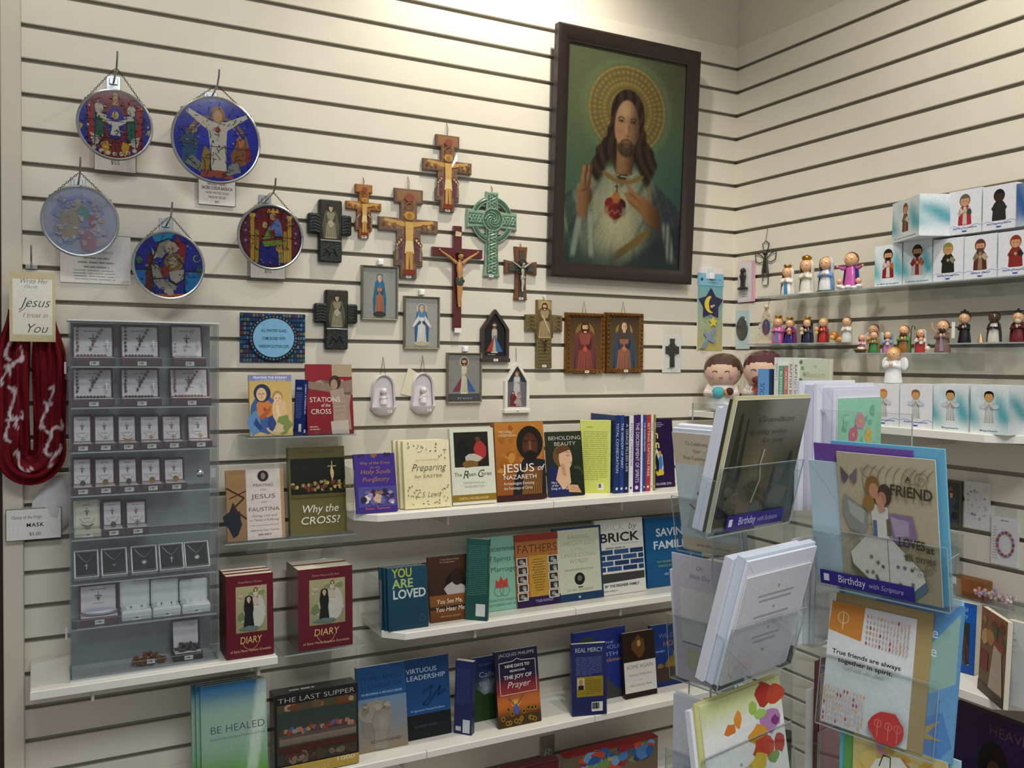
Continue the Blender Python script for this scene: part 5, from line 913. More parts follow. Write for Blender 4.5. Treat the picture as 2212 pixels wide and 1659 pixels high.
# --- middle white shelf
def m1(a):
    a.rect(0, 0, 1, 1, '163c50', '1c4a60'); a.text('YOU', .12, .84, .2, 'b4b83a', al='l', st='b', w=.5); a.text('ARE', .12, .67, .2, 'a8c070', al='l', st='b', w=.52); a.text('LOVED', .12, .5, .2, 'ccd8d0', al='l', st='b', w=.84); a.ring(.84, .16, .07, .085, '2c5c70', 20)
d3 = lambda px, py: auto_d(px, py, Z3, .05, .175)
bs = book('teal book with big lime and white capitals at the left of the middle shelf', 840, 926, 1224, Z3, .165, .01, '17394c', m1, lean=6, copies=2, cdx=-.006); relabel(bs, 'teal book with big capitals', 'teal books with big capitals')
t = thing('acrylic_bookend', 'clear acrylic bookend at the left end of the middle shelf', 'bookend', (fx(826, Z3, .16)-.004, -.13, Z3)); MB().box(-.0018, 0, -.035, .09, 0, .13).build('upright_plate', ACRYL, t); MB().box(-.0022, -.0018, -.036, -.033, 0, .13).build('plate_edge', EDGE, t)
def m2(a): a.rect(0, 0, 1, 1, '2a1c14', '4a2c1c'); a.text('A Teen Guide to Prayer', .3, .93, .035, 'b8a898', al='l', w=.5); a.text('for Young Adults', .3, .89, .035, 'b8a898', al='l', w=.38); a.blot(.7, .55, .3, .2, '1c1410', 12, 2); a.blot(.66, .46, .3, .12, 'b8b0aa', 11, 4); a.ell(.72, .66, .16, .13, '2c1c14'); a.rect(0, 0, 1, .4, '5c3418', '8a5628'); a.rect(0, .18, 1, .23, '3a2212'); a.text('You See Me,', .5, .27, .1, 'e8e0d0', w=.66, sh=.1); a.text('You Hear Me', .5, .15, .1, 'e8e0d0', w=.74, sh=.1); a.text('MIKE NOVAK, AUTHOR', .5, .06, .035, 'b8a088', w=.5)
book('brown book with praying person titled in white handwriting', 931, 1016, 1200, Z3, .145, .01, '4a2c1a', m2, lean=9)
def m3(a): a.rect(0, 0, 1, 1, '1c4a44', '23564e'); a.greek(.1, .3, .95, .93, 26, '4a7c72', .3, 'j', 8); a.rect(.48, .05, .9, .2, 'd0d4cc')
def m3s(a): a.rect(0, 0, 1, 1, '17423c'); a.text('IN MARRIAGE', .3, .92, .055, 'a8c8bc', al='l', rot=-90)
book('dark green book turned sideways with barcode on its back', 1004, 1052, 1164, Z3, .15, .014, '1c4a44', m3, yaw=-42, lean=4, spine='r', spdraw=m3s)
def m4(a): a.rect(0, 0, 1, 1, '86b8a0', '7cae9a'); a.text('Discernment', .5, .8, .1, '2c5a4c', w=.94, al='c'); a.text('of Spirits in', .5, .66, .1, '2c5a4c', w=.9); a.text('Marriage', .52, .52, .1, '2c5a4c', w=.7); a.poly([(.28, .3), (.3, .42), (.38, .38), (.44, .46), (.52, .39), (.62, .43), (.64, .3)], 'b8443a'); a.ring(.38, .26, .12, .135, '4a6a5c', 24); a.ring(.54, .26, .12, .135, '4a6a5c', 24); a.text('IGNATIAN WISDOM', .5, .12, .05, '3c6a5c', w=.8); a.text('FOR HUSBANDS AND WIVES', .5, .06, .045, '3c6a5c', w=.9)
book('mint green book with flame over two rings', 1050, 1128, 1158, Z3, .118, .01, '7cae9a', m4, lean=7)
def m5(a):
    a.rect(0, 0, 1, 1, 'a8601c', 'a86a3c'); a.rect(0, .9, 1, 1, '8a3428'); a.poly([(.3, .12), (.74, .12), (.74, .7), (.3, .7)], 'b88c34'); a.rect(0, 0, 1, .13, '2a1a44'); a.text('FATHERS', .5, .74, .16, '3c2018', w=.94, st='t'); a.greek(.35, .2, .7, .66, 13, '7a5a28', .4, 'c', 4); a.text('TYLER ROWLEY', .62, .05, .05, 'b8a8c8', w=.42)
    for i in range(5):
        for u in (.14, .86): q = .05*(i % 2); a.rect(u-.13+q*.3, .09+.12*i, u+.11+q*.3, .2+.12*i, 'd8d4cc'); a.rect(u-.11+q*.3, .1+.12*i, u+.09+q*.3, .19+.12*i, '2c2c2c'); a.ell(u-.02+q, .145+.12*i, .05, .03, '8a8884'); a.blot(u+.04, .12+.12*i, .04, .02, 'b8b4ac', 7, i)
book('orange fathers book with strips of small photographs', 1119, 1212, 1152, Z3, .125, .014, '94501c', m5, lean=7)
def m6(a): a.rect(0, 0, 1, 1, '1c3a5c'); a.rect(.07, .1, .96, .97, 'c2c4ac'); a.text('RAISING', .5, .84, .075, '8a8c70', w=.44, st='t'); a.text('UPRIGHT KIDS', .5, .75, .075, '8a8c70', w=.74, st='t'); a.text('IN AN', .5, .69, .03, '9a9c80', w=.16); a.text('UPSIDE-DOWN', .5, .59, .075, '8a8c70', w=.74, st='t'); a.text('WORLD', .5, .51, .075, '8a8c70', w=.4, st='t'); a.text('Defying the Mainstream Culture', .5, .41, .035, '6a6a54', sh=.2, w=.6); a.ell(.5, .29, .11, None, '1c1c1c'); a.ell(.5, .3, .05, None, '6a6460'); a.rect(.46, .17, .56, .185, '2c2c2c'); a.text('DR. RAY GUARENDI', .5, .13, .04, '8a8c70', w=.54); a.rect(.46, .03, .5, .06, 'b8c0c8')
book('pale book with dark blue border and small round portrait', 1203, 1305, 1138, Z3, .125, .012, '1c3a5c', m6, lean=7)
def m7(a):
    a.rect(0, 0, 1, 1, 'd8d6cc'); a.text('BRICK', .1, .85, .13, 'a8a8a0', al='l', w=.5, st='t'); a.text('by', .68, .86, .12, '4a4a48', al='l', sh=.3, w=.18, st='t'); a.text('BRICK', .08, .7, .17, '262626', al='l', w=.82, st='b'); a.text('Build a strong family life', .6, .66, .035, '8a8a84', w=.56); a.greek(.2, .6, .88, .64, 1, '8a8a84', .5)
    for i in range(4):
        for j in range(4):
            u0 = -.12+.33*j+(.16 if i % 2 else 0); u1 = min(u0+.3, .98); u0 = max(u0, .03)
            if u1-u0 > .04: a.rect(u0, .31+.075*i, u1, .37+.075*i, ['24406a', '2c4c78', '1e3860'][(i+j) % 3])
    a.poly([(.03, .16), (.98, .18), (.98, .28), (.08, .28)], '3a3a3a'); a.text('BY THE REGNIER FAMILY', .5, .1, .05, '3c3c3a', w=.72, st='b'); a.greek(.1, .04, .6, .07, 1, '9a9a94', .5)
book('white book with blue brick wall pattern on its cover', 1293, 1396, 1121, Z3, .12, .012, 'd0cec4', m7, lean=7)
def m8(a): a.rect(0, 0, 1, 1, '12507c', '0f5a8c'); a.text('SAVING', .5, .72, .16, 'd4dce0', w=.62, st='b'); a.text('FAMILIES', .5, .54, .16, 'd4dce0', w=.74, st='b'); a.text('THE TRANSFORMING POWER OF', .5, .34, .04, '9ab03c', w=.64); a.text('SAINTS WITH OUR LIVES', .5, .28, .04, '9ab03c', w=.6); a.text('LEO PATALINGHUG', .5, .16, .04, 'd4dce0', w=.4)
book('bright blue book with large white capitals at the right of the middle shelf', 1400, 1520, 1114, Z3, .105, .014, '0f5080', m8, lean=7)
# --- lowest shelf
d4 = lambda px, py: auto_d(px, py, Z4, .05, .2)
def l1(a):
    def f(u, v): c = mixc(lin('5a9a28'), lin('8fae9c'), sm(.05, .5, v)); c = mixc(c, lin('2c6a9a'), sm(.7, 1, v)); b_ = sm(.05, 0, abs(u-(.72+.24*v))-.05-.03*v); return mixc(c, lin('cfdccc'), .55*b_*sm(.02, .2, v))
    a.paint(0, 0, 1, 1, 24, 24, f); a.text('BE HEALED', .55, .54, .1, '3a4a48', w=.84, st='t'); a.text('A Guide to Encountering the Powerful Love of Jesus', .55, .48, .03, '4a5c58', w=.84, sh=.15); a.text('BOB SCHUCHTS', .5, .06, .06, '2c4a2c', w=.6)
bs = book('large blue to green book below the jewellery case shelf', 437, 580, 1474, Z4, .19, .012, '4a8a5c', l1, lean=7, copies=2, cdx=-.008); relabel(bs, 'blue to green book', 'blue to green books below the case')
def l2(a): a.rect(0, 0, 1, 1, '2c64a0', '14406c'); a.rect(0, 0, 1, .62, '8a7a60', '6a84a0'); a.text('From', .2, .9, .06, '1c2c4c', al='l', w=.24); a.text('TEMPERAMENT', .5, .82, .085, '14283c', w=.86, st='t'); a.text('to CHARACTER', .5, .73, .08, '14283c', w=.84, st='t'); a.text('ON BECOMING A VIRTUOUS LEADER', .5, .66, .035, 'b8c8d8', w=.84); a.blot(.36, .3, .3, .2, '7c776c', 14, 3, .1); a.ell(.34, .46, .34, .13, '8f8a7c'); a.mottle(.06, .4, .68, .58, 20, ['6a665a', 'a09a8a', '7c786a'], .07, 3); a.ell(.48, .33, .2, .15, '98948a', '857f74'); a.poly([(.3, .02), (.6, .0), (.55, .2), (.34, .24)], '8a857a'); a.text('ALEXANDRE HAVARD', .55, .09, .05, '5a4a34', w=.64)
book('blue book with grey stone bust on the lowest shelf', 776, 882, 1436, Z4, d4(828, 1620), .012, '24507c', l2, lean=8)
def l3(a): a.rect(0, 0, 1, 1, '14181c', '14181c'); a.rect(0, .3, 1, 1, '1a4a80', '16345c'); a.text('VIRTUOUS', .07, .82, .085, 'b8c4d0', al='l', w=.66); a.text('LEADERSHIP', .07, .73, .085, 'b8c4d0', al='l', w=.84); a.line([(.4, .56), (.62, .64), (.56, .5), (.4, .42), (.5, .4), (.8, .62), (.74, .5), (.9, .56)], .04, '122c54'); a.text('An Agenda for Personal Excellence', .5, .34, .035, 'a8b8c8', w=.74, sh=.2); a.text('ALEXANDRE HAVARD', .45, .14, .04, '4a5058', w=.5)
book('blue and black leadership book on the lowest shelf', 876, 976, 1420, Z4, d4(925, 1594), .012, '16304c', l3, lean=8)
def l4(a): a.rect(0, 0, 1, 1, '1c2450', '222c5c'); a.greek(.1, .4, .9, .9, 20, '3c4880', .3); a.rect(.1, .04, .4, .1, 'b8b8b4'); a.rect(.5, .02, .9, .2, 'c0c4c8')
book('navy book turned sideways with pale page edges on the lowest shelf', 980, 1018, 1428, Z4, .135, .02, '1c2450', l4, yaw=-48, lean=3, spine='r')
def l5(a): a.rect(0, 0, 1, 1, '24381c', '20284c'); a.paint(0, 0, 1, 1, 8, 12, lambda u, v: mixc(mixc(lin('24381c'), lin('24305c'), sm(.4, .7, v)), lin('b8c0c8'), .7*math.exp(-((u-.5)/.2)**2-((v-.5)/.12)**2))); a.poly([(0, 0), (1, 0), (1, .35), (.6, .42), (.4, .4), (.2, .5), (0, .48)], '28401e'); a.text('Called', .25, .68, .12, 'a8b4b8', al='l', w=.7, st='t'); a.text('to Life', .25, .55, .12, 'a8b4b8', al='l', w=.66, st='t'); a.text('ERIC SAMMONS', .5, .86, .05, '6a7690', w=.5)
book('dark book with mountain landscape behind the prayer book', 1022, 1085, 1418, Z4, .10, .01, '20284c', l5, lean=6)
def l6(a):
    a.paint(0, 0, 1, 1, 6, 16, lambda u, v: mixc(mixc(mixc(lin('3c2c14'), lin('c06a30'), sm(.1, .3, v)), lin('8a2c30'), sm(.34, .46, v)), lin('1e1c34'), sm(.48, .66, v))); rg = random.Random(4)
    for i in range(16): u, v = rg.uniform(.05, .95), rg.uniform(.03, .24); a.ell(u, v, .05, None, '8a6a1c'); a.ell(u, v, .025, None, '2c1c10')
    a.ell(.42, .3, .14, .06, 'd8b048', 'c06a30'); a.line([(.25, .38), (.38, .28)], .03, '7a5a3c'); a.line([(.6, .4), (.46, .28)], .03, '7a5a3c'); a.blot(.42, .22, .06, .07, '4a5aa0', 9, 2); a.text('JACQUES PHILIPPE', .5, .92, .06, 'a8a0a8', w=.84); a.line([(.08, .84), (.4, .85), (.5, .88), (.6, .85), (.93, .84), (.93, .42), (.08, .42), (.08, .84)], .012, 'd8ccc8')
    for s, v, z_, w_ in (('NINE DAYS TO', .77, .055, .58), ('REDISCOVER', .71, .035, .36), ('THE JOY OF', .62, .07, .66)): a.text(s, .5, v, z_, 'd8ccc8', w=w_, st='b')
    a.text('Prayer', .5, .5, .12, 'd8ccc8', sh=.3, w=.54)
book('sunset prayer book with sunflowers on the lowest shelf', 1078, 1170, 1402, Z4, d4(1120, 1568), .01, '2c1c24', l6, lean=9)
def l7(a): a.rect(0, 0, 1, 1, '1c2450', '202a58'); a.text('REAL MERCY', .5, .88, .09, 'c8ccdc', w=.8, st='t'); a.greek(.12, .56, .88, .82, 12, '5a6694', .35); a.rect(.14, .26, .9, .54, '8a7420'); a.greek(.4, .29, .86, .5, 8, '5c4c18', .35); a.rect(.16, .36, .36, .52, 'b8b098'); a.ell(.26, .46, .06, .05, '9a7a5c'); a.rect(.18, .36, .34, .42, '1c1c1c'); a.rect(.56, .05, .88, .18, 'd0d0cc'); a.greek(.58, .06, .86, .17, 1, '2c2c2c', .8, seed=9)
book('navy mercy book showing its back cover on the lowest shelf', 1236, 1311, 1390, Z4, .185, .014, '1c2450', l7, yaw=-14, lean=4)
def l8(a): a.rect(0, 0, 1, 1, '1e2c70', '26388a'); a.blot(.26, .84, .16, .09, '3c4c3c', 11, 2, .3); a.text('THE', .68, .78, .05, 'a8b4d8', w=.16); a.text('CATHOLIC', .64, .7, .085, 'a8b4d8', w=.6, st='t'); a.text('FAITH', .64, .6, .085, 'a8b4d8', w=.4, st='t'); a.text('explained', .68, .52, .08, 'b88a2c', sh=.3, w=.44); a.poly([(.4, 0), (1, 0), (.9, .08), (.7, .2), (.58, .36), (.5, .16)], '3a3c3c')
book('royal blue book with tower, behind the navy mercy book', 1245, 1357, 1360, Z4, .12, .014, '1e2c70', l8, lean=6)
def l9(a): a.rect(0, 0, 1, 1, '1c140f', '2c1c12'); a.blot(.5, .78, .2, .16, '5c3c20', 11, 3); a.ell(.5, .82, .06, .05, 'a8824a'); a.rect(0, .08, 1, .55, 'cfcbc2'); a.text('ROME AGAIN', .5, .44, .085, '4a4640', w=.84, st='t'); a.text('Personal Reflections', .5, .33, .05, '7a756c', w=.74, sh=.1); a.text('of', .5, .25, .04, '7a756c'); a.text('the Catholic Faith', .5, .17, .05, '7a756c', w=.68, sh=.1)
book('brown and white rome book near the right of the lowest shelf', 1352, 1420, 1364, Z4, .15, .012, '2c1e14', l9, lean=7)
def l10(a): a.rect(0, 0, 1, 1, '14285c', '1a3a7c'); a.text('WELCOME', .55, .78, .1, '7a8cb8', w=.7, st='t'); a.text('HOME', .55, .64, .12, 'c08a3c', w=.5, st='t'); a.rect(.1, .08, .95, .3, '3c3024'); a.ell(.6, .3, .28, .18, '9a7420', '7a5818', a0=0, a1=180); a.rect(.56, .46, .64, .54, 'a8822c'); a.ell(.2, .3, .08, .07, '8a6420', a0=0, a1=180); a.greek(.1, .54, .5, .6, 1, '6a7cac', .5)
book('blue book with golden dome beside the card rack', 1413, 1494, 1346, Z4, .115, .014, '14285c', l10, lean=7)
# puzzle box
def pz(a):
    a.rect(0, 0, 1, 1, '1c1a18'); a.text('THE LAST SUPPER', .5, .895, .085, 'b8b4ac', w=.92, st='t'); a.rect(.03, .14, .98, .87, '3a3a34'); a.rect(.03, .78, .98, .87, '4a4030'); a.mottle(.05, .78, .98, .87, 10, ['8a5a2c', '5c4a34', '9a8468', '6a3a20'], .05, 3); a.rect(.05, .34, .97, .77, '3c443e', '2e3832'); a.rect(.05, .42, .97, .5, '5a4c44'); rg = random.Random(12)
    for i in range(26): a.blot(.1+.82*i/25, .52+.05*rg.random(), .03, .032, rg.choice(['8a3a34', '6a5a6a', '9a7a3c', '4a5a84', 'a86a4c', '5c3a34', '8a8078']), 8, i)
    a.rect(.05, .38, .97, .46, '6a5c50', '7c6e60'); a.rect(.05, .28, .97, .36, '4a241c'); a.mottle(.05, .16, .97, .27, 22, ['4a3a2c', '6a5a44', '3a4434', '7a6a58', '5c2c24'], .05, 8); a.rect(0, 0, 1, .13, 'a88a3c', 'b89c50'); a.text('1000', .83, .075, .07, 'e0d8c0', w=.24); a.text('Leonardo', .42, .02, .09, 'c8b480', sh=.4, st='t', w=.4); a.text('CROWN', .88, .02, .03, 'f0e8d8', w=.14, st='b') if False else None
o, rz, le, w, h = place(594, 775, 1489, fr_b(Z4, .19), 0, 3, .05); t = thing('jigsaw_box', 'black jigsaw puzzle box with wide dinner scene on the lowest shelf', 'puzzle box', o, rz, le)
MB().box(0, w, 0, .05, 0, h, bev=.0012).build('lid', mat('1e1c1a', .2, coat=.4), t); a = Art(w, h); pz(a); a.build('lid_print', t, GLOSSY, (0, -.0002, 0)); MB().box(.002, w-.002, .0505, .055, .002, h-.002).build('tray', mat('2a2826', .4), t)
a = Art(w, .05); a.rect(0, 0, 1, 1, '2a2a2a'); a.greek(.2, .3, .7, .6, 1, '9a9a94', .7); q = a.build('top_print', t, GLOSSY); q.rotation_euler = (-math.pi/2, 0, 0); q.location = (0, 0, h+.0002)
# power outlet and boxes below the lowest shelf
p = B(1181, 1615, 0); t = thing('power_outlet', 'grey wall socket plate below the lowest shelf', 'socket', (p.x, 0, p.z))
MB().box(-.024, .024, -.006, -.0004, -.036, .036, bev=.0015).build('plate', mat('8a8478', .5), t); MB().prism([(.0135*math.cos(k*.314), -.012+.0135*math.sin(k*.314)) for k in range(20)], -.009, -.006).build('socket_face', mat('b8b4aa', .4), t)
b = MB()
for q in (0, 2.1, 4.2): b.box(.007*math.cos(q)-.0015, .007*math.cos(q)+.0015, -.0094, -.009, -.012+.007*math.sin(q)-.003, -.012+.007*math.sin(q)+.003)
b.build('pin_slots', mat('2a2826', .6), t)['kind'] = 'stuff'
def gift(label, xl, xr, top, z, d, dep, col, draw, lid=None):
    o, rz, le, w, h = place(xl, xr, top, fr_b(z, d), 0, 0, .01); t = thing('gift_box', label, 'box', o, rz, le); MB().box(0, w, 0, dep, 0, h-.005, bev=.001).build('box_body', mat(col, .4), t); MB().box(-.001, w+.001, -.001, dep+.001, h-.0048, h, bev=.001).build('lid', mat(lid or col, .35), t)
    a = Art(w, h-.005); draw(a); a.build('box_print', t, PRINT, (0, -.0003, 0)); return t
zf = .31
def bxd(a): a.rect(0, 0, 1, 1, '6a5a48'); a.mottle(.02, .5, .98, .98, 40, ['2c5a94', '8a2c34', '4a7ab0', '6a8a4a', 'b84a34', '3c3a5c', 'a89a7c', '6a9ac0'], .06, 6)
gift('box with colourful stained glass print and red lid under the lowest shelf', 1222, 1420, 1612, zf, .13, .035, '8a7c68', bxd, '8a1c1c')
def bxr(a): a.rect(0, 0, 1, 1, '4a1c20', '5c2428')
gift('low dark red box at the bottom edge beside the socket', 1090, 1206, 1652, zf, .19, .03, '4a1c20', bxr)
white_shelf('white base shelf under the boxes at the bottom edge', [(-1.2, -.22), (-.1, -.22), (-.1, -.0005), (-1.2, -.0005)], zf, brackets=[(-.6, .18, 'y')])
# ================================================================== jewellery display case
D0 = .197; ZS = SHZ[1]
cl, cr = fx(152, ZS, D0), fx(472, ZS, D0); ctop = BZ(310, 693, D0); CW_, CH_, CD_ = cr-cl, ctop-ZS, .098
CASE = thing('display_case', 'clear acrylic jewellery display case with grey back and eight shelves', 'display case', (cl, -D0, ZS))
GREY = mat('7c8286', .5, noise=.04, scale=30, name='grey_case_panel')
MB().box(.003, CW_-.003, CD_-.004, CD_, .004, CH_-.004).build('back_panel', GREY, CASE)
for x in (0, CW_-.003): MB().box(x, x+.003, .002, CD_, .004, CH_-.004).build('side_panel', SMOKE, CASE)
for x in (-.0006, CW_+.0001): MB().box(x, x+.0005, .0, .003, .004, CH_-.004).build('side_edge', EDGE, CASE)
MB().box(-.002, CW_+.002, -.004, CD_, CH_-.0035, CH_).build('top_panel', mat('d9dcda', .3), CASE); MB().box(-.001, CW_+.001, -.003, CD_, 0, .004).build('base_panel', mat('b9bdbd', .3), CASE)
rows = [BZ(155, y, D0)-ZS for y in (791, 881, 978, 1073, 1168, 1265, 1362, 1463)]
rows[7] = .0055
for i, z in enumerate(rows):
    if i < 7: MB().box(.0032, CW_-.0032, .004, CD_-.0042, z-.003, z).build('shelf', SMOKE, CASE); MB().box(.0032, CW_-.0032, .0034, .0039, z-.003, z).build('shelf_edge', EDGE, CASE)
    MB().box(.0032, CW_-.0032, .0042, .006, z+.0002, z+.017).build('shelf_lip', SMOKE, CASE); MB().box(.0032, CW_-.0032, .0041, .006, z+.0171, z+.0176).build('lip_edge', EDGE, CASE)
DR = MB().box(.001, CW_-.001, -.0035, -.0008, .006, CH_-.006).build('door', FILM, CASE)
for z in (BZ(155, 795, D0)-ZS, BZ(155, 1365, D0)-ZS):
    h_ = MB().box(-.008, .012, -.008, -.0036, z-.024, z+.024, bev=.001).build('hinge', ACRYL, DR); MB().box(-.009, -.005, -.010, -.004, z-.012, z+.012, bev=.001).build('hinge_pin', EDGE, DR)
zk = BZ(432, 1022, D0)-ZS; xk = solve(lambda q: P((cl+q, -D0, ZS+zk))[0], 432, .2, .25)
q = MB().lathe([(.0001, .007), (.004, .0068), (.007, .005), (.0085, .001), (.0085, 0)], 18).build('lock', CHROME, DR); q.location = (xk, -.0036, zk); q.rotation_euler = (math.pi/2, 0, 0)
q = MB().box(xk+.022, xk+.032, -.0045, -.0036, zk-.01, zk+.01).build('lock_plate', mat('aeb6b8', .3, .3), DR)
MAR = mat('4a121a', .45, noise=.12, name='maroon_leatherette'); SATIN = mat('cfc9cc', .6, noise=.04, name='white_satin'); CRM = mat('cdc9b0', .6, noise=.04); PWH = mat('d2d6d6', .45, noise=.02); BLKV = mat('101214', .8); SILVER = mat('8f9292', .45, .8); GOLDM = mat('b58a34', .25, .95)
def emblem(a, u, v, s, c='6a6462'):
    a.rect(u-s*.08, v-s*.8, u+s*.08, v+s, c); a.rect(u-s*.6, v+s*.05, u+s*.6, v+s*.3, c); a.poly([(u-s*.4, v-s*.1), (u+s*.4, v-s*.1), (u, v-s)], c)
def mini_cross(m, x, y, z, s, n):
    return MB().box(x-s*.12, x+s*.12, y-.0008, y+.0008, z-s, z+s*.7, bev=.0003).box(x-s*.5, x+s*.5, y-.0009, y+.0009, z+s*.05, z+s*.28, bev=.0003)
def open_box(px0, px1, row, label, lidpx, body, lining, item=None, beads=None, sticker=True, d=.178, emb=True, base_h=None, group=None, dep=.042, lid_lean=14):
    z = ZS+rows[row]; xa = fx(px0, z, d); xb = fx(px1, z, d); w = xb-xa; H = BZ((px0+px1)/2, lidpx, d-.04)-z; bh = base_h or max(.014, H*.2)
    t = thing('jewellery_box', label, 'jewellery box', (xa, -d, z+.0002), group=group)
    MB().box(0, w, 0, dep, 0, bh, bev=.002).build('tray', body, t); MB().box(.0025, w-.0025, .0025, dep-.0025, bh-.001, bh+.0012, bev=.0005).build('lining', lining, t)
    lid = MB().box(0, w, 0, .009, 0, H-bh+.003, bev=.003).build('lid', body, t); lid.location = (0, dep-.002, bh-.002); lid.rotation_euler = (-rad(lid_lean), 0, 0)
    lh = H-bh
    li = MB().box(.0042, w-.0042, -.0012, 0, .0045, lh-.0028, bev=.0005).build('lid_lining', lining, lid)
    a = Art(w, lh)
    if emb: emblem(a, .5, .56, .16); a.greek(.25, .78, .75, .84, 1, '8a8482', .5, 'c', row); a.greek(.3, .3, .7, .36, 1, '9a9492', .5, 'c', row+3)
    if emb: a.build('lid_print', lid, MATT, (0, -.0013, .002))
    yf = dep*.35
    if beads:
        bc, cross = beads; b = MB(); rg = random.Random(int(px0)); r = w*.038
        def ring(u): return (w*(.10+.78*abs(math.sin(u*math.pi*.5)) if False else w*0))
        pts = []
        for i in range(7): pts.append((w*.13+rg.uniform(-.001, .001), bh+.006+lh*.78*(1-i/7), True))
        for i in range(6): q = i/6; pts.append((w*(.70-.32*q), bh+.004+lh*.75*(1-q)**.8, True))
        for i in range(9): pts.append((w*(.12+.72*i/9), bh+.002, False))
        for x, zz, onlid in pts:
            yy = (dep-.004+math.tan(rad(lid_lean))*(zz-bh)-.004) if onlid else .008+rg.uniform(0, .006); b.ball((x, yy, zz+r*.6), r, 7, 5)
        bd = b.build('rosary_beads', bc, t); bd['kind'] = 'stuff'
        c_ = mini_cross(cross, 0, 0, 0, w*.15, 0).build('rosary_crucifix', cross, t); c_.location = (w*.83, dep-.010, bh+lh*.42); c_.rotation_euler = (-rad(lid_lean), 0, 0)
    if item:
        kind, m = item; s = w*.22; yy = .004
        if kind == 'cross': o = mini_cross(m, 0, 0, 0, s, 0).build('cross_pendant', m, t)
        elif kind == 'dove': o = MB().prism([(-s*1.2, s*.3), (0, -s*.1), (s*1.2, s*.3), (s*.5, -s*.4), (s*.25, -s), (-s*.25, -s), (-s*.5, -s*.4)], -.001, .001).build('dove_brooch', m, t)
        elif kind == 'oval': o = MB().lathe([(.0001, .0014), (s*.55, .0012), (s*.62, 0)], 14, sy=1.1).build('medal', m, t); o.rotation_euler = (math.pi/2, 0, 0)
        elif kind == 'heart': o = MB().prism([(0, -s*.7), (s*.6, 0), (s*.5, s*.4), (s*.2, s*.45), (0, s*.2), (-s*.2, s*.45), (-s*.5, s*.4), (-s*.6, 0)], -.001, .001).build('heart_pendant', m, t)
        o.location = (w*.5, dep*.32, bh+s*.75+.001); r0 = o.rotation_euler.copy(); o.rotation_euler = (r0.x-rad(30), 0, 0) if kind != 'oval' else (math.pi/2-rad(35), 0, 0)
        MB().tube([(w*.2, dep-.004, bh+lh*.36), (w*.36, dep*.6, bh+lh*.2), (w*.5, dep*.34, bh+s*1.5), (w*.64, dep*.6, bh+lh*.2), (w*.8, dep-.004, bh+lh*.36)], .0004, 4).build('neck_chain', m, t)
    if sticker: tagsticker(t, w*.5, .006, -.001, min(.018, w*.5), .009)
    return t
BEADC = [mat(c, .25, noise=.2, coat=.3) for c in ('7a4a44', '24302c', 'b9b9bc', '22302a', '1c2220', '8a5c3c')]
names = ('reddish', 'dark green-black', 'crystal', 'deep green', 'black', 'amber')
for i, (a0, a1) in enumerate(((157, 250), (263, 350), (374, 446))): open_box(a0, a1, 0, 'open maroon box with '+names[i]+' rosary beads, top row of the case', 700, MAR, SATIN, beads=(BEADC[i], SILVER), group='rosary boxes in the display case')
for i, (a0, a1) in enumerate(((157, 248), (263, 350), (371, 458))): open_box(a0, a1, 1, 'open maroon box with '+names[i+3]+' rosary beads, second row of the case', 793, MAR, SATIN, beads=(BEADC[i+3], SILVER), group='rosary boxes in the display case')
POS = ('leftmost', 'second', 'third', 'fourth', 'fifth', 'sixth')
for i, ((a0, a1), k_, m_, what) in enumerate(zip(((157, 202), (204, 253), (256, 300), (305, 351), (354, 399), (410, 459)), ('cross', 'cross', 'dove', 'cross', 'cross', 'cross'), (SILVER, SILVER, GOLDM, GOLDM, GOLDM, GOLDM), ('chunky silver cross', 'fine silver cross', 'gold dove brooch', 'large gold cross', 'slim gold cross', 'small gold cross'))):
    open_box(a0, a1, 2, POS[i]+' box of the third case row, showing a '+what, 895, MAR, SATIN, item=(k_, m_), group='pendant boxes in the display case')
for i, ((a0, a1), k_, m_, what) in enumerate(zip(((157, 202), (205, 253), (257, 302), (307, 354), (358, 405)), ('oval',)*5, (DARKM, GOLDM, DARKM, GOLDM, GOLDM), ('dark oval medal', 'gold round medal', 'grey oval medal', 'small gold medal', 'tiny gold medal'))):
    open_box(a0, a1, 3, POS[i]+' box of the fourth case row, showing a '+what, 988, MAR, SATIN, item=(k_, m_), group='pendant boxes in the display case')
open_box(161, 219, 4, 'cream box with a grey brooch in the fifth case row', 1080, CRM, CRM, item=('dove', DARKM), group='pendant boxes in the display case')
open_box(223, 269, 4, 'maroon box with a grey oval medal in the fifth case row', 1080, MAR, SATIN, item=('oval', DARKM), group='pendant boxes in the display case')
open_box(274, 322, 4, 'maroon box with a small anchor-like pendant in the fifth case row', 1080, MAR, SATIN, item=('cross', DARKM), group='pendant boxes in the display case')
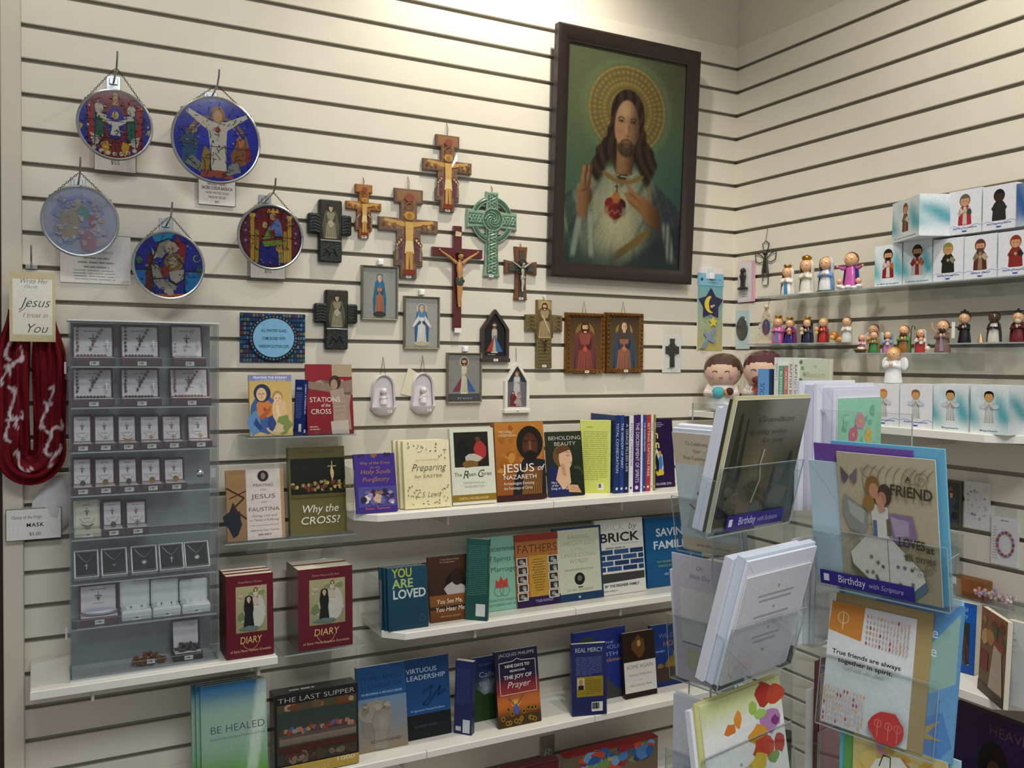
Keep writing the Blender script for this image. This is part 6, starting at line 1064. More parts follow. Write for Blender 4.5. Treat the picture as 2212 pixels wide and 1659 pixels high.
for i, ((a0, a1), k_, what) in enumerate(zip(((161, 214), (220, 276), (285, 341), (346, 399), (401, 454)), ('cross', 'oval', 'heart', 'cross', 'heart'), ('silver cross', 'dark round medal', 'silver heart', 'small silver cross', 'silver drop'))):
    z = ZS+rows[5]; d = .18; xa, xb = fx(a0, z, d), fx(a1, z, d); w = xb-xa; H = .06
    t = thing('necklace_box', POS[i]+' white necklace box with black velvet insert, holding a '+what, 'jewellery box', (xa, -d, z+.0095), lean=rad(32), group='white necklace boxes in the display case')
    MB().box(0, w, .004, .016, 0, H, bev=.001).build('box_base', PWH, t); b = MB()
    for x0_, x1_, z0_, z1_ in ((0, w, 0, .0018), (0, w, H-.0018, H), (0, .0018, .0018, H-.0018), (w-.0018, w, .0018, H-.0018)): b.box(x0_, x1_, -.002, .004, z0_, z1_)
    b.build('box_rim', PWH, t); MB().box(.003, w-.003, .002, .0038, .003, H-.003).build('velvet_insert', BLKV, t)
    s = w*.16
    if k_ == 'cross': o = mini_cross(SILVER, w*.5, .001, H*.42, s, 0).build('pendant', SILVER, t)
    else: o = MB().ball((w*.5, .001, H*.4), s*.7, 9, 7, sy=.3).build('pendant', SILVER if k_ == 'heart' else DARKM, t)
    MB().tube([(w*.15, .0015, H*.9), (w*.35, .0015, H*.68), (w*.5, .0015, H*.58), (w*.65, .0015, H*.68), (w*.85, .0015, H*.9)], .0005, 4).build('neck_chain', SILVER, t); MB().box(w*.2, w*.85, -.0026, -.0021, -.0005, .0015).build('price_sticker', mat('c9c9c4', .6), t)
open_box(172, 258, 6, 'maroon box with a white oval trinket in the seventh case row', 1262, MAR, SATIN, group='pendant boxes in the display case')
z = ZS+rows[6]+.0185; xo = fx(216, z, .165); t = thing('oval_trinket', 'white porcelain oval trinket resting in its open box', 'trinket box', (xo, -.158, z)); MB().lathe([(.0001, 0), (.024, .0005), (.030, .003), (.029, .006), (.024, .009), (.0001, .0102)], 26, (0, 0, 0), 1.15, .6).build('lid', mat('c4c8d4', .3), t); MB().lathe([(.0295, .0035), (.0312, .0045), (.0295, .0055)], 26, (0, 0, 0), 1.15, .6).build('rim_band', SILVER, t)
for i, ((a0, a1), what) in enumerate(zip(((263, 328), (331, 391), (394, 455)), ('faint silver studs', 'small dark crosses', 'pearl studs'))):
    t = open_box(a0, a1, 6, 'white box with '+what+' in the seventh case row', 1255+(0 if i < 1 else -3), PWH, PWH, sticker=True, emb=False, base_h=.02, lid_lean=6, group='white earring boxes in the display case')
    w = fx(a1, ZS+rows[6], .178)-fx(a0, ZS+rows[6], .178); MB().box(w*.15, w*.85, .012, .0135, .02, .032).build('earring_card', PWH, t)
    for u in (.32, .68): (MB().ball((w*u, .011, .027), .0022, 8, 6) if i != 1 else mini_cross(DARKM, w*u, .011, .027, .004, 0)).build('stud', (SILVER, DARKM, mat('d8d2c4', .2))[i], t)
z = ZS+rows[7]; AMB = mat('7a4a1c', .2, noise=.35, scale=120, coat=.5, trans=.25, name='amber_beads'); rg = random.Random(11); c = fx(320, z, .17); t = thing('bead_rosary', 'heap of amber wooden rosary beads at the bottom of the case', 'rosary', (c, -.165, z)); b = MB()
for i in range(64): q = rg.uniform(0, 6.28); r_ = .031*math.sqrt(rg.random()); b.ball((r_*math.cos(q)*1.12, r_*math.sin(q)*.38, .0045+(1-(r_/.034)**2)*.022*rg.random()), .0043, 7, 5)
b.build('beads', AMB, t)['kind'] = 'stuff'; tagsticker(t, .004, .012, -.021, .016, .009)
t = open_box(376, 439, 7, 'open box with black and silver beads at the bottom of the case', 1338, mat('2c2c30', .4), SATIN, emb=False, group='rosary boxes in the display case'); w = fx(439, z, .178)-fx(376, z, .178); b = MB()
for i in range(46): b.ball((w*rg.uniform(.1, .9), rg.uniform(.006, .03), .018+rg.uniform(0, .012)), .0042, 7, 5)
b.build('silver_beads', mat('6a6a6e', .15, .8), t)['kind'] = 'stuff'
# ================================================================== right-hand wall
def RZ(px, py, d): return R(px, py, d).z
def ry(px, z, d): return solve(lambda s: P((-d, s, z))[0], px, -.4, -.6)
z1 = RZ(1950, 617, .10); z2 = RZ(1750, 741, .07); z2b = RZ(2100, 741, .07); z3 = RZ(1960, 762, .11)
acrylic_shelf('clear acrylic shelf under the four lady figurines and saint boxes', ry(1660, z1, .08), ry(1660, z1, .08)+1.0, z1, .125, wall='r', back=.03)
acrylic_shelf('clear acrylic shelf under the crowned figurines', ry(1628, z2, .07), ry(1628, z2, .07)+.34, z2, .095, wall='r', back=.04)
acrylic_shelf('clear acrylic shelf under the nativity figurines', ry(1845, z3, .1), ry(1845, z3, .1)+.30, z3, .135, wall='r', back=.04)
acrylic_shelf('clear acrylic shelf under the dark-robed saint figurines', ry(2030, z2b, .07)+.004, ry(2030, z2b, .07)+.45, z2b, .10, wall='r', back=.015)
SK = 'd9a77c'
def fig(label, px, top, z, d, robe, H=None, mantle=None, hair='4a2e1c', crown=None, veil=None, skin=SK, sash=None, baby=None, wings=None, arms='pray', beard=None, hat=None, extra=None, turn=22, wide=1., orb=False, grp=None, collar=None, base=None):
    y = ry(px, z, d); p = Vector((-d, y, z)); H = H or solve(lambda q: P(p+Vector((0, 0, q)))[1], top, .06, .07)
    t = thing('saint_figurine', label, 'figurine', p+Vector((0, 0, .0002)), -math.pi/2+rad(turn), group=grp)
    hs = H*(.86 if crown or hat else 1.0); r = hs*.18; hz = hs-r; W = hs*.245*wide; gm = lambda c: mat(c, .25, noise=.06, scale=150, coat=.35)
    MB().lathe([(W*.95, 0), (W*1.02, hs*.03), (W*.92, hs*.2), (W*.78, hs*.42), (W*.7, hs*.56), (W*.45, hs*.66), (W*.3, hs*.71)], 16, (0, 0, 0), 1, .8).build('robe', gm(robe), t)
    if base: MB().lathe([(W*1.25, 0), (W*1.3, hs*.03), (W*1.15, hs*.07), (W*.9, hs*.075)], 16, (0, 0, 0), 1, .9).build('base', gm(base), t)
    hd = MB().ball((0, -r*.1, hz), r, 14, 10, sz=1.05).build('head', gm(skin), t)
    b = MB()
    for q in (-1, 1): b.ball((q*r*.36, -r*1.0, hz+r*.05), r*.09, 6, 5)
    b.build('eyes', gm('1c1410'), hd)['kind'] = 'stuff'
    if veil: MB().lathe([(W*1.08, hs*.02), (W*1.02, hs*.3), (W*.9, hs*.55), (r*1.12, hs*.68), (r*1.2, hz), (r*1.05, hz+r*.6), (r*.6, hz+r*1.0), (.0002, hz+r*1.14)], 14, (0, r*.12, 0), 1, .92, a0=rad(-38), a1=rad(218)).build('veil', gm(veil), t)
    elif hair: MB().ball((0, r*.2, hz+r*.16), r*1.06, 12, 9).build('hair', gm(hair), t) if not beard else MB().ball((0, r*.25, hz+r*.1), r*1.06, 12, 9).build('hair', gm(hair), t)
    if beard: MB().ball((0, -r*.55, hz-r*.62), r*.62, 10, 7, sz=.9).build('beard', gm(beard), t)
    if mantle: MB().lathe([(W*1.1, hs*.03), (W*1.04, hs*.3), (W*.9, hs*.55), (W*.62, hs*.68)], 14, (0, r*.1, 0), 1, .88, a0=rad(-42), a1=rad(222)).build('mantle', gm(mantle), t)
    if sash: MB().prism([(-W*.16, hs*.04), (W*.34, hs*.04), (W*.12, hs*.48), (-W*.12, hs*.48)], -W*.9, -W*.62).build('sash', gm(sash), t)
    if collar: MB().lathe([(W*.78, hs*.5), (W*.6, hs*.64), (W*.34, hs*.7)], 14, (0, -r*.05, 0), 1, .86).build('collar', gm(collar), t)
    am = gm(mantle or veil or robe)
    for q in (-1, 1):
        if arms == 'open': MB().tube([(q*W*.55, 0, hs*.6), (q*W*1.1, -W*.3, hs*.6), (q*W*1.5, -W*.5, hs*.64)], [W*.26, W*.24, W*.14], 7).build('arm', gm(robe), t); MB().ball((q*W*1.6, -W*.52, hs*.65), W*.15, 7, 5).build('hand', gm(skin), t)
        else: MB().tube([(q*W*.6, 0, hs*.6), (q*W*.72, -W*.45, hs*.47), (q*W*.14, -W*.86, hs*.5)], [W*.26, W*.27, W*.16], 7).build('sleeve', am, t)
    if arms == 'pray': MB().ball((0, -W*.92, hs*.53), W*.18, 8, 6, sz=1.5).build('hands', gm(skin), t)
    if crown:
        c = gm(crown) if crown != 'gold' else mat('b98f34', .25, .8); n = 10; b = MB(); R0 = r*.62; vs = []
        for k in range(n): a_ = 2*math.pi*k/n; vs += [(R0*math.cos(a_), R0*math.sin(a_), hz+r*.82), (R0*1.35*math.cos(a_), R0*1.35*math.sin(a_), hz+r*(1.62 if k % 2 else 1.2))]
        b.add(vs, [(2*k, 2*((k+1) % n), 2*((k+1) % n)+1, 2*k+1) for k in range(n)]); b.lathe([(R0*1.05, hz+r*.78), (R0*1.08, hz+r*.95)], 12)
        if orb: b.ball((0, 0, hz+r*1.25), R0*.9, 10, 7)
        b.build('crown', c, t)
    if hat == 'biretta': MB().lathe([(r*.75, hz+r*.72), (r*.85, hz+r*1.35), (r*.3, hz+r*1.42), (r*.2, hz+r*1.7), (.0002, hz+r*1.75)], 4, rot=.78).build('biretta', gm('141414'), t)
    if hat == 'halo': MB().lathe([(.0002, 0), (r*1.3, 0), (r*1.3, .0015), (.0002, .0015)], 16).build('halo', mat('b98f34', .25, .8), t)
    if baby:
        bc, bx_ = baby; MB().lathe([(W*.3, 0), (W*.36, hs*.06), (W*.22, hs*.15)], 10, (bx_*W, -W*.95, hs*.36)).build('child_robe', gm(bc), t); MB().ball((bx_*W, -W*1.0, hs*.565), r*.5, 9, 7).build('child_head', gm(skin), t)
    if wings:
        for q in (-1, 1): MB().ball((q*W*.95, W*.6, hs*.56), hs*.14, 9, 7, sx=.9, sy=.25, sz=1.35).build('wing', gm(wings), t)
    if extra: extra(t, W, hs, r, hz, gm)
    return t
G1 = 'figurines on the top acrylic shelf'; G2 = 'figurines on the crowned row'; G3 = 'nativity figurines'; G4 = 'saint figurines on the right acrylic shelf'
fig('white-veiled figurine with gold crown and blue sash', 1701, 568, z1, .075, 'd8d4cc', crown='gold', veil='dedad2', sash='2c7aa4', grp=G1, hair=None)
fig('tall white-robed figurine with large domed gold crown', 1742, 549, z1, .075, 'd2cdc0', crown='gold', orb=True, veil='d6d1c4', hair=None, grp=G1, wide=.85, base='c9c4b8')
fig('white figurine with light blue mantle on green base', 1784, 556, z1, .075, 'd4d4d4', mantle='6f8fc0', veil='c9cdd8', hair=None, grp=G1, base='2f5a30', wide=.9)
def cloud(t, W, hs, r, hz, gm):
    for x, y, z_, s in ((-1.2, -.5, .05, .5), (1.2, -.5, .05, .5), (0, -1, .03, .45), (-.6, -.9, .02, .4), (.7, -.9, .02, .4)): MB().ball((x*W, y*W, z_*hs+s*W*.6), s*W, 9, 6, sz=.7).build('cloud', gm('d8d4d0'), t)
    for q in (-1, 1): MB().ball((q*W*1.2, -W*.7, hs*.25), r*.45, 9, 7).build('cherub_head', gm(SK), t)
fig('pink-robed figurine with blue mantle, arms open on a cloud', 1838, 547, z1, .075, 'b8529a', mantle='2a2f86', hair='5c3420', arms='open', extra=cloud, grp=G1, wide=.85)
fig('pink-dressed figurine with golden hair beside the cameo frame', 1681, 678, z2, .06, 'c0609c', hair='b5803a', crown='gold', sash='5a7aa8', grp=G2)
fig('gold-crowned figurine in purple-blue robe holding a child', 1706, 682, z2, .06, '2c2070', mantle='7c2064', hair='c08a44', crown='gold', baby=('b8703c', .3), grp=G2, wide=1.1)
fig('gold-crowned figurine in dark navy mantle', 1744, 681, z2, .06, '1c2038', veil='3c2418', mantle='1c2444', hair=None, crown='gold', baby=('c8b8a0', -.6), grp=G2)
fig('red-robed figurine with golden cap beside a small crowned child', 1778, 688, z2, .06, 'a8281c', hair='b98f34', mantle='8a1c1c', baby=('c8a84c', -.9), grp=G2, wide=.9)
def lion(t, W, hs, r, hz, gm):
    MB().ball((-W*2.2, -W*.2, hs*.28), hs*.19, 12, 9).build('lion_mane', gm('a86a24'), t); MB().ball((-W*2.3, -W*1.0, hs*.2), hs*.1, 9, 7).build('lion_muzzle', gm('d0a050'), t); MB().ball((-W*1.4, 0, hs*.12), hs*.13, 10, 7, sx=1.5).build('lion_body', gm('c0883c'), t)
fig('white-robed figurine seated beside a golden lion', 1829, 686, z2, .06, 'd4d2cc', hair='5a3420', extra=lion, grp=G2, wide=.9)
# nativity (front, lower shelf)
def crib(t, W, hs, r, hz, gm): MB().lathe([(W*.9, 0), (W*1.5, hs*.14), (W*1.5, hs*.2), (W*1.2, hs*.2)], 12, (0, -W*1.2, 0), 1, .6).build('crib', gm('5c3a20'), t); MB().ball((-W*.3, -W*1.3, hs*.25), r*.5, 8, 6).build('child_head', gm(SK), t); MB().ball((W*.3, -W*1.3, hs*.22), r*.6, 8, 6, sx=1.6).build('swaddling', gm('d8d0c4'), t)
fig('small pink-veiled nativity figurine kneeling at a crib', 1862, 723, z3, .09, 'b87c8c', veil='d0b8bc', hair=None, extra=crib, grp=G3)
fig('green-robed nativity figurine with brown hair', 1888, 717, z3, .09, '3a7a4a', hair='5a3018', mantle='8a6a2c', grp=G3)
fig('red-haired winged nativity figurine standing behind', 1886, 702, z3, .05, 'c9a060', hair='6a3a1c', wings='d8d8d4', grp=G3)
fig('pink and blue nativity figurine holding white cloth', 1918, 716, z3, .09, 'c07aa4', veil='7fa0bc', hair=None, baby=('d4cccc', .2), grp=G3)
def crook(t, W, hs, r, hz, gm): MB().tube([(W*1.1, -W*.3, 0), (W*1.1, -W*.3, hs*.85), (W*1.3, -W*.3, hs*1.0), (W*1.6, -W*.3, hs*.95), (W*1.65, -W*.3, hs*.85)], W*.07, 5).build('crook', gm('3a2418'), t)
fig('green and brown nativity shepherd figurine with a crook', 1952, 704, z3, .09, '8a5c2c', hair='6a3a20', mantle='5a8a4c', beard='6a3a20', extra=crook, grp=G3)
fig('nativity figurine in white veil and red robe holding a lamb', 1989, 711, z3, .09, 'b03030', veil='d8d4d0', hair=None, baby=('d8d4cc', .3), grp=G3)
def scroll(t, W, hs, r, hz, gm): MB().box(W*1.1, W*1.5, -W*.3, -W*.25, hs*.45, hs*.95).build('scroll', gm('d8d4c4'), t); MB().tube([(-W*.6, 0, hs*.6), (-W*1.2, -W*.3, hs*.75), (-W*1.3, -W*.3, hs*.95)], W*.14, 6).build('raised_arm', gm('c89a6c'), t); MB().ball((-W*1.6, -W*.8, hs*.12), hs*.09, 8, 6).build('lamb', gm('d0c8b0'), t)
fig('bearded brown-robed figurine holding up a scroll', 2036, 693, z3, .10, '7a5a50', hair='3c2618', beard='3c2618', extra=scroll, grp=G3, sash='8a7a8c')
# saints on the right shelf
def crucifix(t, W, hs, r, hz, gm): MB().box(-W*2.1, -W*.3, -W*.6, -W*.52, hs*.50, hs*.545).box(-W*1.75, -W*1.65, -W*.6, -W*.52, hs*.38, hs*.66).build('crucifix', gm('2a1c14'), t)
fig('black-robed figurine in a black hat holding a crucifix', 2083, 666, z2b, .07, '15161a', hair='1c1612', hat='biretta', extra=crucifix, grp=G4, wide=.85)
def broom(t, W, hs, r, hz, gm): MB().lathe([(W*.5, 0), (W*.12, hs*.3)], 8, (-W*1.7, -W*.6, 0)).build('broom', gm('a8742c'), t); MB().ball((W*.0, -W*1.0, hs*.5), W*.2, 7, 5).build('hands', gm('3c2418'), t)
fig('dark-skinned figurine in black cloak with a broom', 2147, 675, z2b, .07, 'c9c4b8', mantle='16161a', hair='1c1410', skin='4a2e20', extra=broom, grp=G4, wide=.9, arms='none')
fig('long white-bearded figurine in dark red robe', 2199, 664, z2b, .07, '6a1820', hair='2a1c18', beard='d0c8a8', hat='biretta', grp=G4, mantle='4a1018')
# angel on the boxes
# ------------------------------------------------------------------ printed figurine boxes
def art_box(a, robe, style, txt, skin='c8946a', hair='3a2418', beard=None, angel=False, trim=None, item=None):
    if style == 'teal':
        a.paint(0, 0, 1, 1, 10, 14, lambda u, v: mixc(lin('dfe6e6'), lin('4fa6b0'), sm(0, .35, v)*sm(1, .7, v)*(.55+.45*math.sin(u*7+v*5))*sm(.1, .42, abs(u-.5)+.12))); a.text(txt, .5, .05, .05, '3c4a6a', w=min(.8, .07*len(txt)), st='b')
    else:
        a.rect(0, 0, 1, 1, 'e2e2e6')
        for q in (-1, 1): a.line([(.5+q*.5, .16), (.5+q*.36, .2), (.5+q*.22, .17), (.5+q*.1, .12), (.5+q*.04, .05)], .016, '7c9cd0')
        a.text(txt, .5, .12, .055, '2c3c8c', w=min(.74, .06*len(txt)), sh=.2, st='b'); a.blot(.5, .06, .08, .02, '2c4a9c', 9, 3)
    if not angel: a.chibi(.5, .2, .7, robe, skin, hair, beard, trim, item)
    else: a.robed(.5, .2, .62, robe, hair=hair, skin=skin, wide=.5, arms='pray')
    if angel:
        for q in (-1, 1): a.ell(.5+q*.17, .56, .09, .05, 'c4ccd4')
        a.ell(.5, .78, .13, .1, hair); a.ell(.5, .75, .11, .09, skin); a.ell(.5, .82, .12, .06, hair, a0=0, a1=180)
def fbox(label, xl, xr, top, z, d, robe, style, txt, yaw=0, side='4f9aa6', dep=None, h=None, fz=0, **k):
    o, rz, le, w, hh = place(xl, xr, top, fr_r(z+fz, d), yaw, 0, .001); hh = h or hh; dep = dep or w*.72; t = thing('figurine_box', label, 'box', o, rz, 0, group='printed figurine boxes')
    MB().box(0, w, 0, dep, 0, hh, bev=.0006).build('carton', mat('dfe2e4', .4, noise=.02), t); a = Art(w, hh); art_box(a, robe, style, txt, **k); a.build('front_print', t, PRINT, (0, -.0002, 0))
    a = Art(dep, hh); a.paint(0, 0, 1, 1, 8, 10, lambda u, v: mixc(lin('dfe4e6'), lin(side), sm(.1, .4, v)*sm(1, .6, v)*(.7+.3*math.sin(u*6+v*9)))); q = a.build('side_print', t, PRINT); q.rotation_euler = (0, 0, math.pi/2); q.location = (w+.0002, 0, 0); return t, o, w, hh
d1 = .112; hb = None
ls = []
for lab, xl, xr, top, robe, st, txt, k in (('teal box with bearded saint in red and navy, far left of the lower row', 1889, 1947, 529, '8a1c24', 'teal', 'St. Mark the Evangelist', dict(beard=1, hair='241812', trim='c9c4bc', item='a8662c')), ('teal box with bearded saint in white and red, second of the lower row', 1950, 2012, 519, 'b8b0a8', 'teal', 'St. Matthew the Evangelist', dict(beard=1, hair='2c1c12', trim='8a2c30', item='b07038')), ('white box with saint in a dark habit, third of the lower row', 2015, 2080, 515, '22281c', 'white', 'Saint Peregrine', dict(hair='8a8a3c', item='8a8a7c')), ('white box with saint in a brown and tan robe, fourth of the lower row', 2082, 2152, 507, '5c2c20', 'white', 'Saint Paul', dict(beard=1, hair='5c3a30', trim='8a7a64', item='b8a888')), ('white box with long-haired saint in red and black, at the right edge', 2155, 2232, 498, '8a2c28', 'white', 'Saint Philomena', dict(hair='8a3a24', item='2a2a2c'))):
    t, o, w, hh = fbox(lab, xl, xr, top, z1, d1, robe, st, txt, **k); ls.append((o, w, hh))
zt = z1+max(x[2] for x in ls)+.0004
fbox('teal box with green and red saint, alone on the upper row', 1927, 1985, 430, zt, .112, '7a2420', 'teal', 'St. John the Evangelist', yaw=-27, hair='7a4a24', trim='6a6a3c', item='c9ccc8')
fbox('white box with saint in red and cream robes, middle of the upper row', 2049, 2119, 410, zt, .112, 'a82c34', 'white', 'Saint Cornelius', hair='6a5a4c', trim='c9bca8', item='2c4a44')
fbox('white box with saint in a black habit, upper row right', 2122, 2194, 399, zt, .112, '2c2a28', 'white', 'Saint Josephine Bakhita', hair='1c1816', skin='3c2a22', side='2c5a94')
fbox('blue-sided box at the top right edge of the photo', 2198, 2262, 388, zt, .105, '2c4a84', 'teal', 'Saint', yaw=24, side='2c5a94') if False else None
t, o, w, hh = fbox('blue watercolour box at the right edge of the upper row', 2196, 2260, 392, zt, .112, '3c5a94', 'teal', 'Saint', side='2c5a94'); a = Art(w, hh); a.paint(0, 0, 1, 1, 8, 10, lambda u, v: mixc(lin('2c5a94'), lin('b8c0d0'), sm(.3, 0, v)*.7+.3*(.5+.5*math.sin(u*8+v*6)))); a.build('wash_print', t, PRINT, (0, -.003, 0))
zw = WZ
for lab, xl, xr, top, st, txt, hr_ in (('white angel box with orange-haired angel, first on the white shelf', 1875, 1941, 829, 'white', 'First Communion', 'c87a2c'), ('white angel box with brown-haired angel, second on the white shelf', 1943, 2013, 830, 'white', 'First Communion', '8a5a38'), ('teal angel box with dark-haired angel, third on the white shelf', 2015, 2090, 830, 'teal', 'Baptism', '1c1410'), ('teal angel box with black-haired angel, last on the white shelf', 2095, 2177, 832, 'teal', 'Baptism', '14100e')):
    t, o, w, hh = fbox(lab, xl, xr, top, zw, .188, 'c9ccc8', st, txt, hair=hr_, angel=True, skin='d09a60', dep=.07); 
    if txt != 'Baptism' and xl == 1943: zan = o.z+hh
fig('white angel figurine with golden hair standing on the boxes', 1929, 769, zan+.0004, .15, 'd8d8d8', hair='b98a24', wings='e0e0e0', H=.085, wide=1.05)
# ------------------------------------------------------------------ cards and keepsakes hung beside the corner
def rhung(bb, d):
    x0, y0, x1, y1 = bb; xm, ym = (x0+x1)/2, (y0+y1)/2; a = R(x0, ym, d); b = R(x1, ym, d); t = R(xm, y0, d); c = R(xm, y1, d); return Vector((0, a.y, c.z)), a.y-b.y, t.z-c.z
def rthing(name, label, cat, bb, d): l, w, h = rhung(bb, d); return thing(name, label, cat, l, -math.pi/2), w, h
t, w, h = rthing('carded_statuette', 'pink card with dark praying statuette in clear bag near the corner', 'keepsake', (1590, 553, 1624, 652), .012)
MB().box(0, w, -.004, -.0005, 0, h*.9).build('backing_card', mat('dcc4c8', .6), t); MB().box(w*.9, w*1.06, -.006, -.001, 0, h*.88).build('card_fold', mat('d4a0b0', .6), t)
a = Art(w, h); a.rect(.04, .02, .96, .86, 'ddd4d4'); a.greek(.2, .1, .75, .2, 2, 'a89a9a', .4, 'c'); a.build('card_print', t, PRINT, (0, -.0042, 0)); MB().lathe([(w*.3, 0), (w*.3, h*.04), (w*.14, h*.07), (w*.13, h*.2), (w*.2, h*.3), (w*.12, h*.38)], 12, (w*.4, -.01, h*.27), 1, .5).ball((w*.42, -.011, h*.68), w*.13, 9, 7).build('statuette', mat('3c3632', .35, .5), t); MB().add([(0, -.018, 0), (w, -.018, 0), (w, -.005, h), (0, -.005, h)], [(0, 1, 2, 3)]).build('clear_bag', FILM, t)
t, w, h = rthing('carded_medal', 'pale blue card with grey oval plaque in the corner', 'keepsake', (1587, 655, 1616, 754), .008)
MB().box(0, w, -.003, -.0005, 0, h*.85).build('backing_card', mat('b8ccd0', .6), t); MB().lathe([(.0001, .004), (w*.40, .003), (w*.44, 0)], 20).build('oval_plaque', mat('5a5e5a', .35, .6, noise=.2), t); q = t.children[-1]; q.location = (w*.48, -.0032, h*.45); q.rotation_euler = (math.pi/2, 0, 0); q.scale = (1, 1.45, 1)
MB().add([(0, -.012, 0), (w, -.012, 0), (w, -.004, h), (0, -.004, h)], [(0, 1, 2, 3)]).build('clear_bag', FILM, t)
t, w, h = rthing('pewter_angel_cross', 'pewter filigree cross with an angel hanging near the corner', 'cross', (1627, 516, 1677, 618), .008); PW = mat('4c4a44', .35, .8, noise=.3, scale=200)
b = MB().tube([(w*.4, -.004, h*.04), (w*.38, -.004, h*.3), (w*.62, -.004, h*.3), (w*.62, -.004, h*.04)], .0016, 6, close=True); b.build('lower_frame', PW, t)
for q in (-1, 1): MB().tube([(w*.5, -.004, h*.55), (w*(.5+q*.22), -.004, h*.68), (w*(.5+q*.45), -.004, h*.72), (w*(.5+q*.42), -.004, h*.55), (w*(.5+q*.25), -.004, h*.5)], .0016, 6, close=True).build('arm_wing', PW, t)
MB().tube([(w*.44, -.004, h*.7), (w*.36, -.004, h*.9), (w*.5, -.004, h*.96), (w*.64, -.004, h*.9), (w*.56, -.004, h*.7)], .0016, 6, close=True).build('upper_frame', PW, t); MB().lathe([(w*.14, 0), (w*.12, h*.1), (w*.07, h*.3), (w*.05, h*.36)], 10, (w*.5, -.005, h*.28), 1, .6).ball((w*.5, -.006, h*.7), w*.08, 8, 6).build('angel', PW, t); MB().box(w*.42, w*.6, -.0065, -.0055, h*.03, h*.1).build('price_sticker', mat('d8d6d0', .6), t); MB().tube([(w*.5, -.004, h*.96), (w*.52, -.003, h*1.1), (w*.54, -.001, h*1.22)], .0007, 5).build('hanging_cord', DARKM, t)
t, w, h = rthing('cameo_frame', 'ornate cream scroll frame with oval blue picture', 'frame', (1630, 655, 1668, 741), .07); t.location = t.location+Vector((-.05, 0, 0)); t.location.z = z2+.0003
CREAM = mat('c9bca4', .5, noise=.1, scale=120, bump=.4); MB().prism([(w*.1, h*.05), (w*.9, h*.05), (w*.95, h*.3), (w*.82, h*.6), (w*.66, h*.8), (w*.5, h*.92), (w*.34, h*.8), (w*.18, h*.6), (w*.05, h*.3)], -.008, 0).build('frame_body', CREAM, t); MB().box(-w*.05, w*1.05, -.014, .004, 0, h*.05, bev=.001).build('frame_foot', CREAM, t)
b = MB(); 
for q in (-1, 1):
    for i in range(5): b.tube([(w*(.5+q*(.44-.03*i*i*.6)+.05*w*math.cos(k*.8)), -.009, h*(.15+.15*i)+.07*w*math.sin(k*.8)) for k in range(7)], .0022, 5)
b.ball((w*.5, -.008, h*.93), w*.1, 8, 6); b.build('scrollwork', CREAM, t)['kind'] = 'stuff'
a = Art(w, h); a.ell(.5, .42, .27, .24, 'b8a888', n=26); a.ell(.5, .42, .22, .2, '34467c', n=26); a.robed(.5, .27, .3, '9a3a34', '3c5a8c', wide=.4); a.build('picture_print', t, GLOSSY, (0, -.0083, 0)); MB().tube([(w*.5, -.004, h*.93), (w*.55, .005, h*1.15)], .0007, 5).build('hanging_cord', DARKM, t)
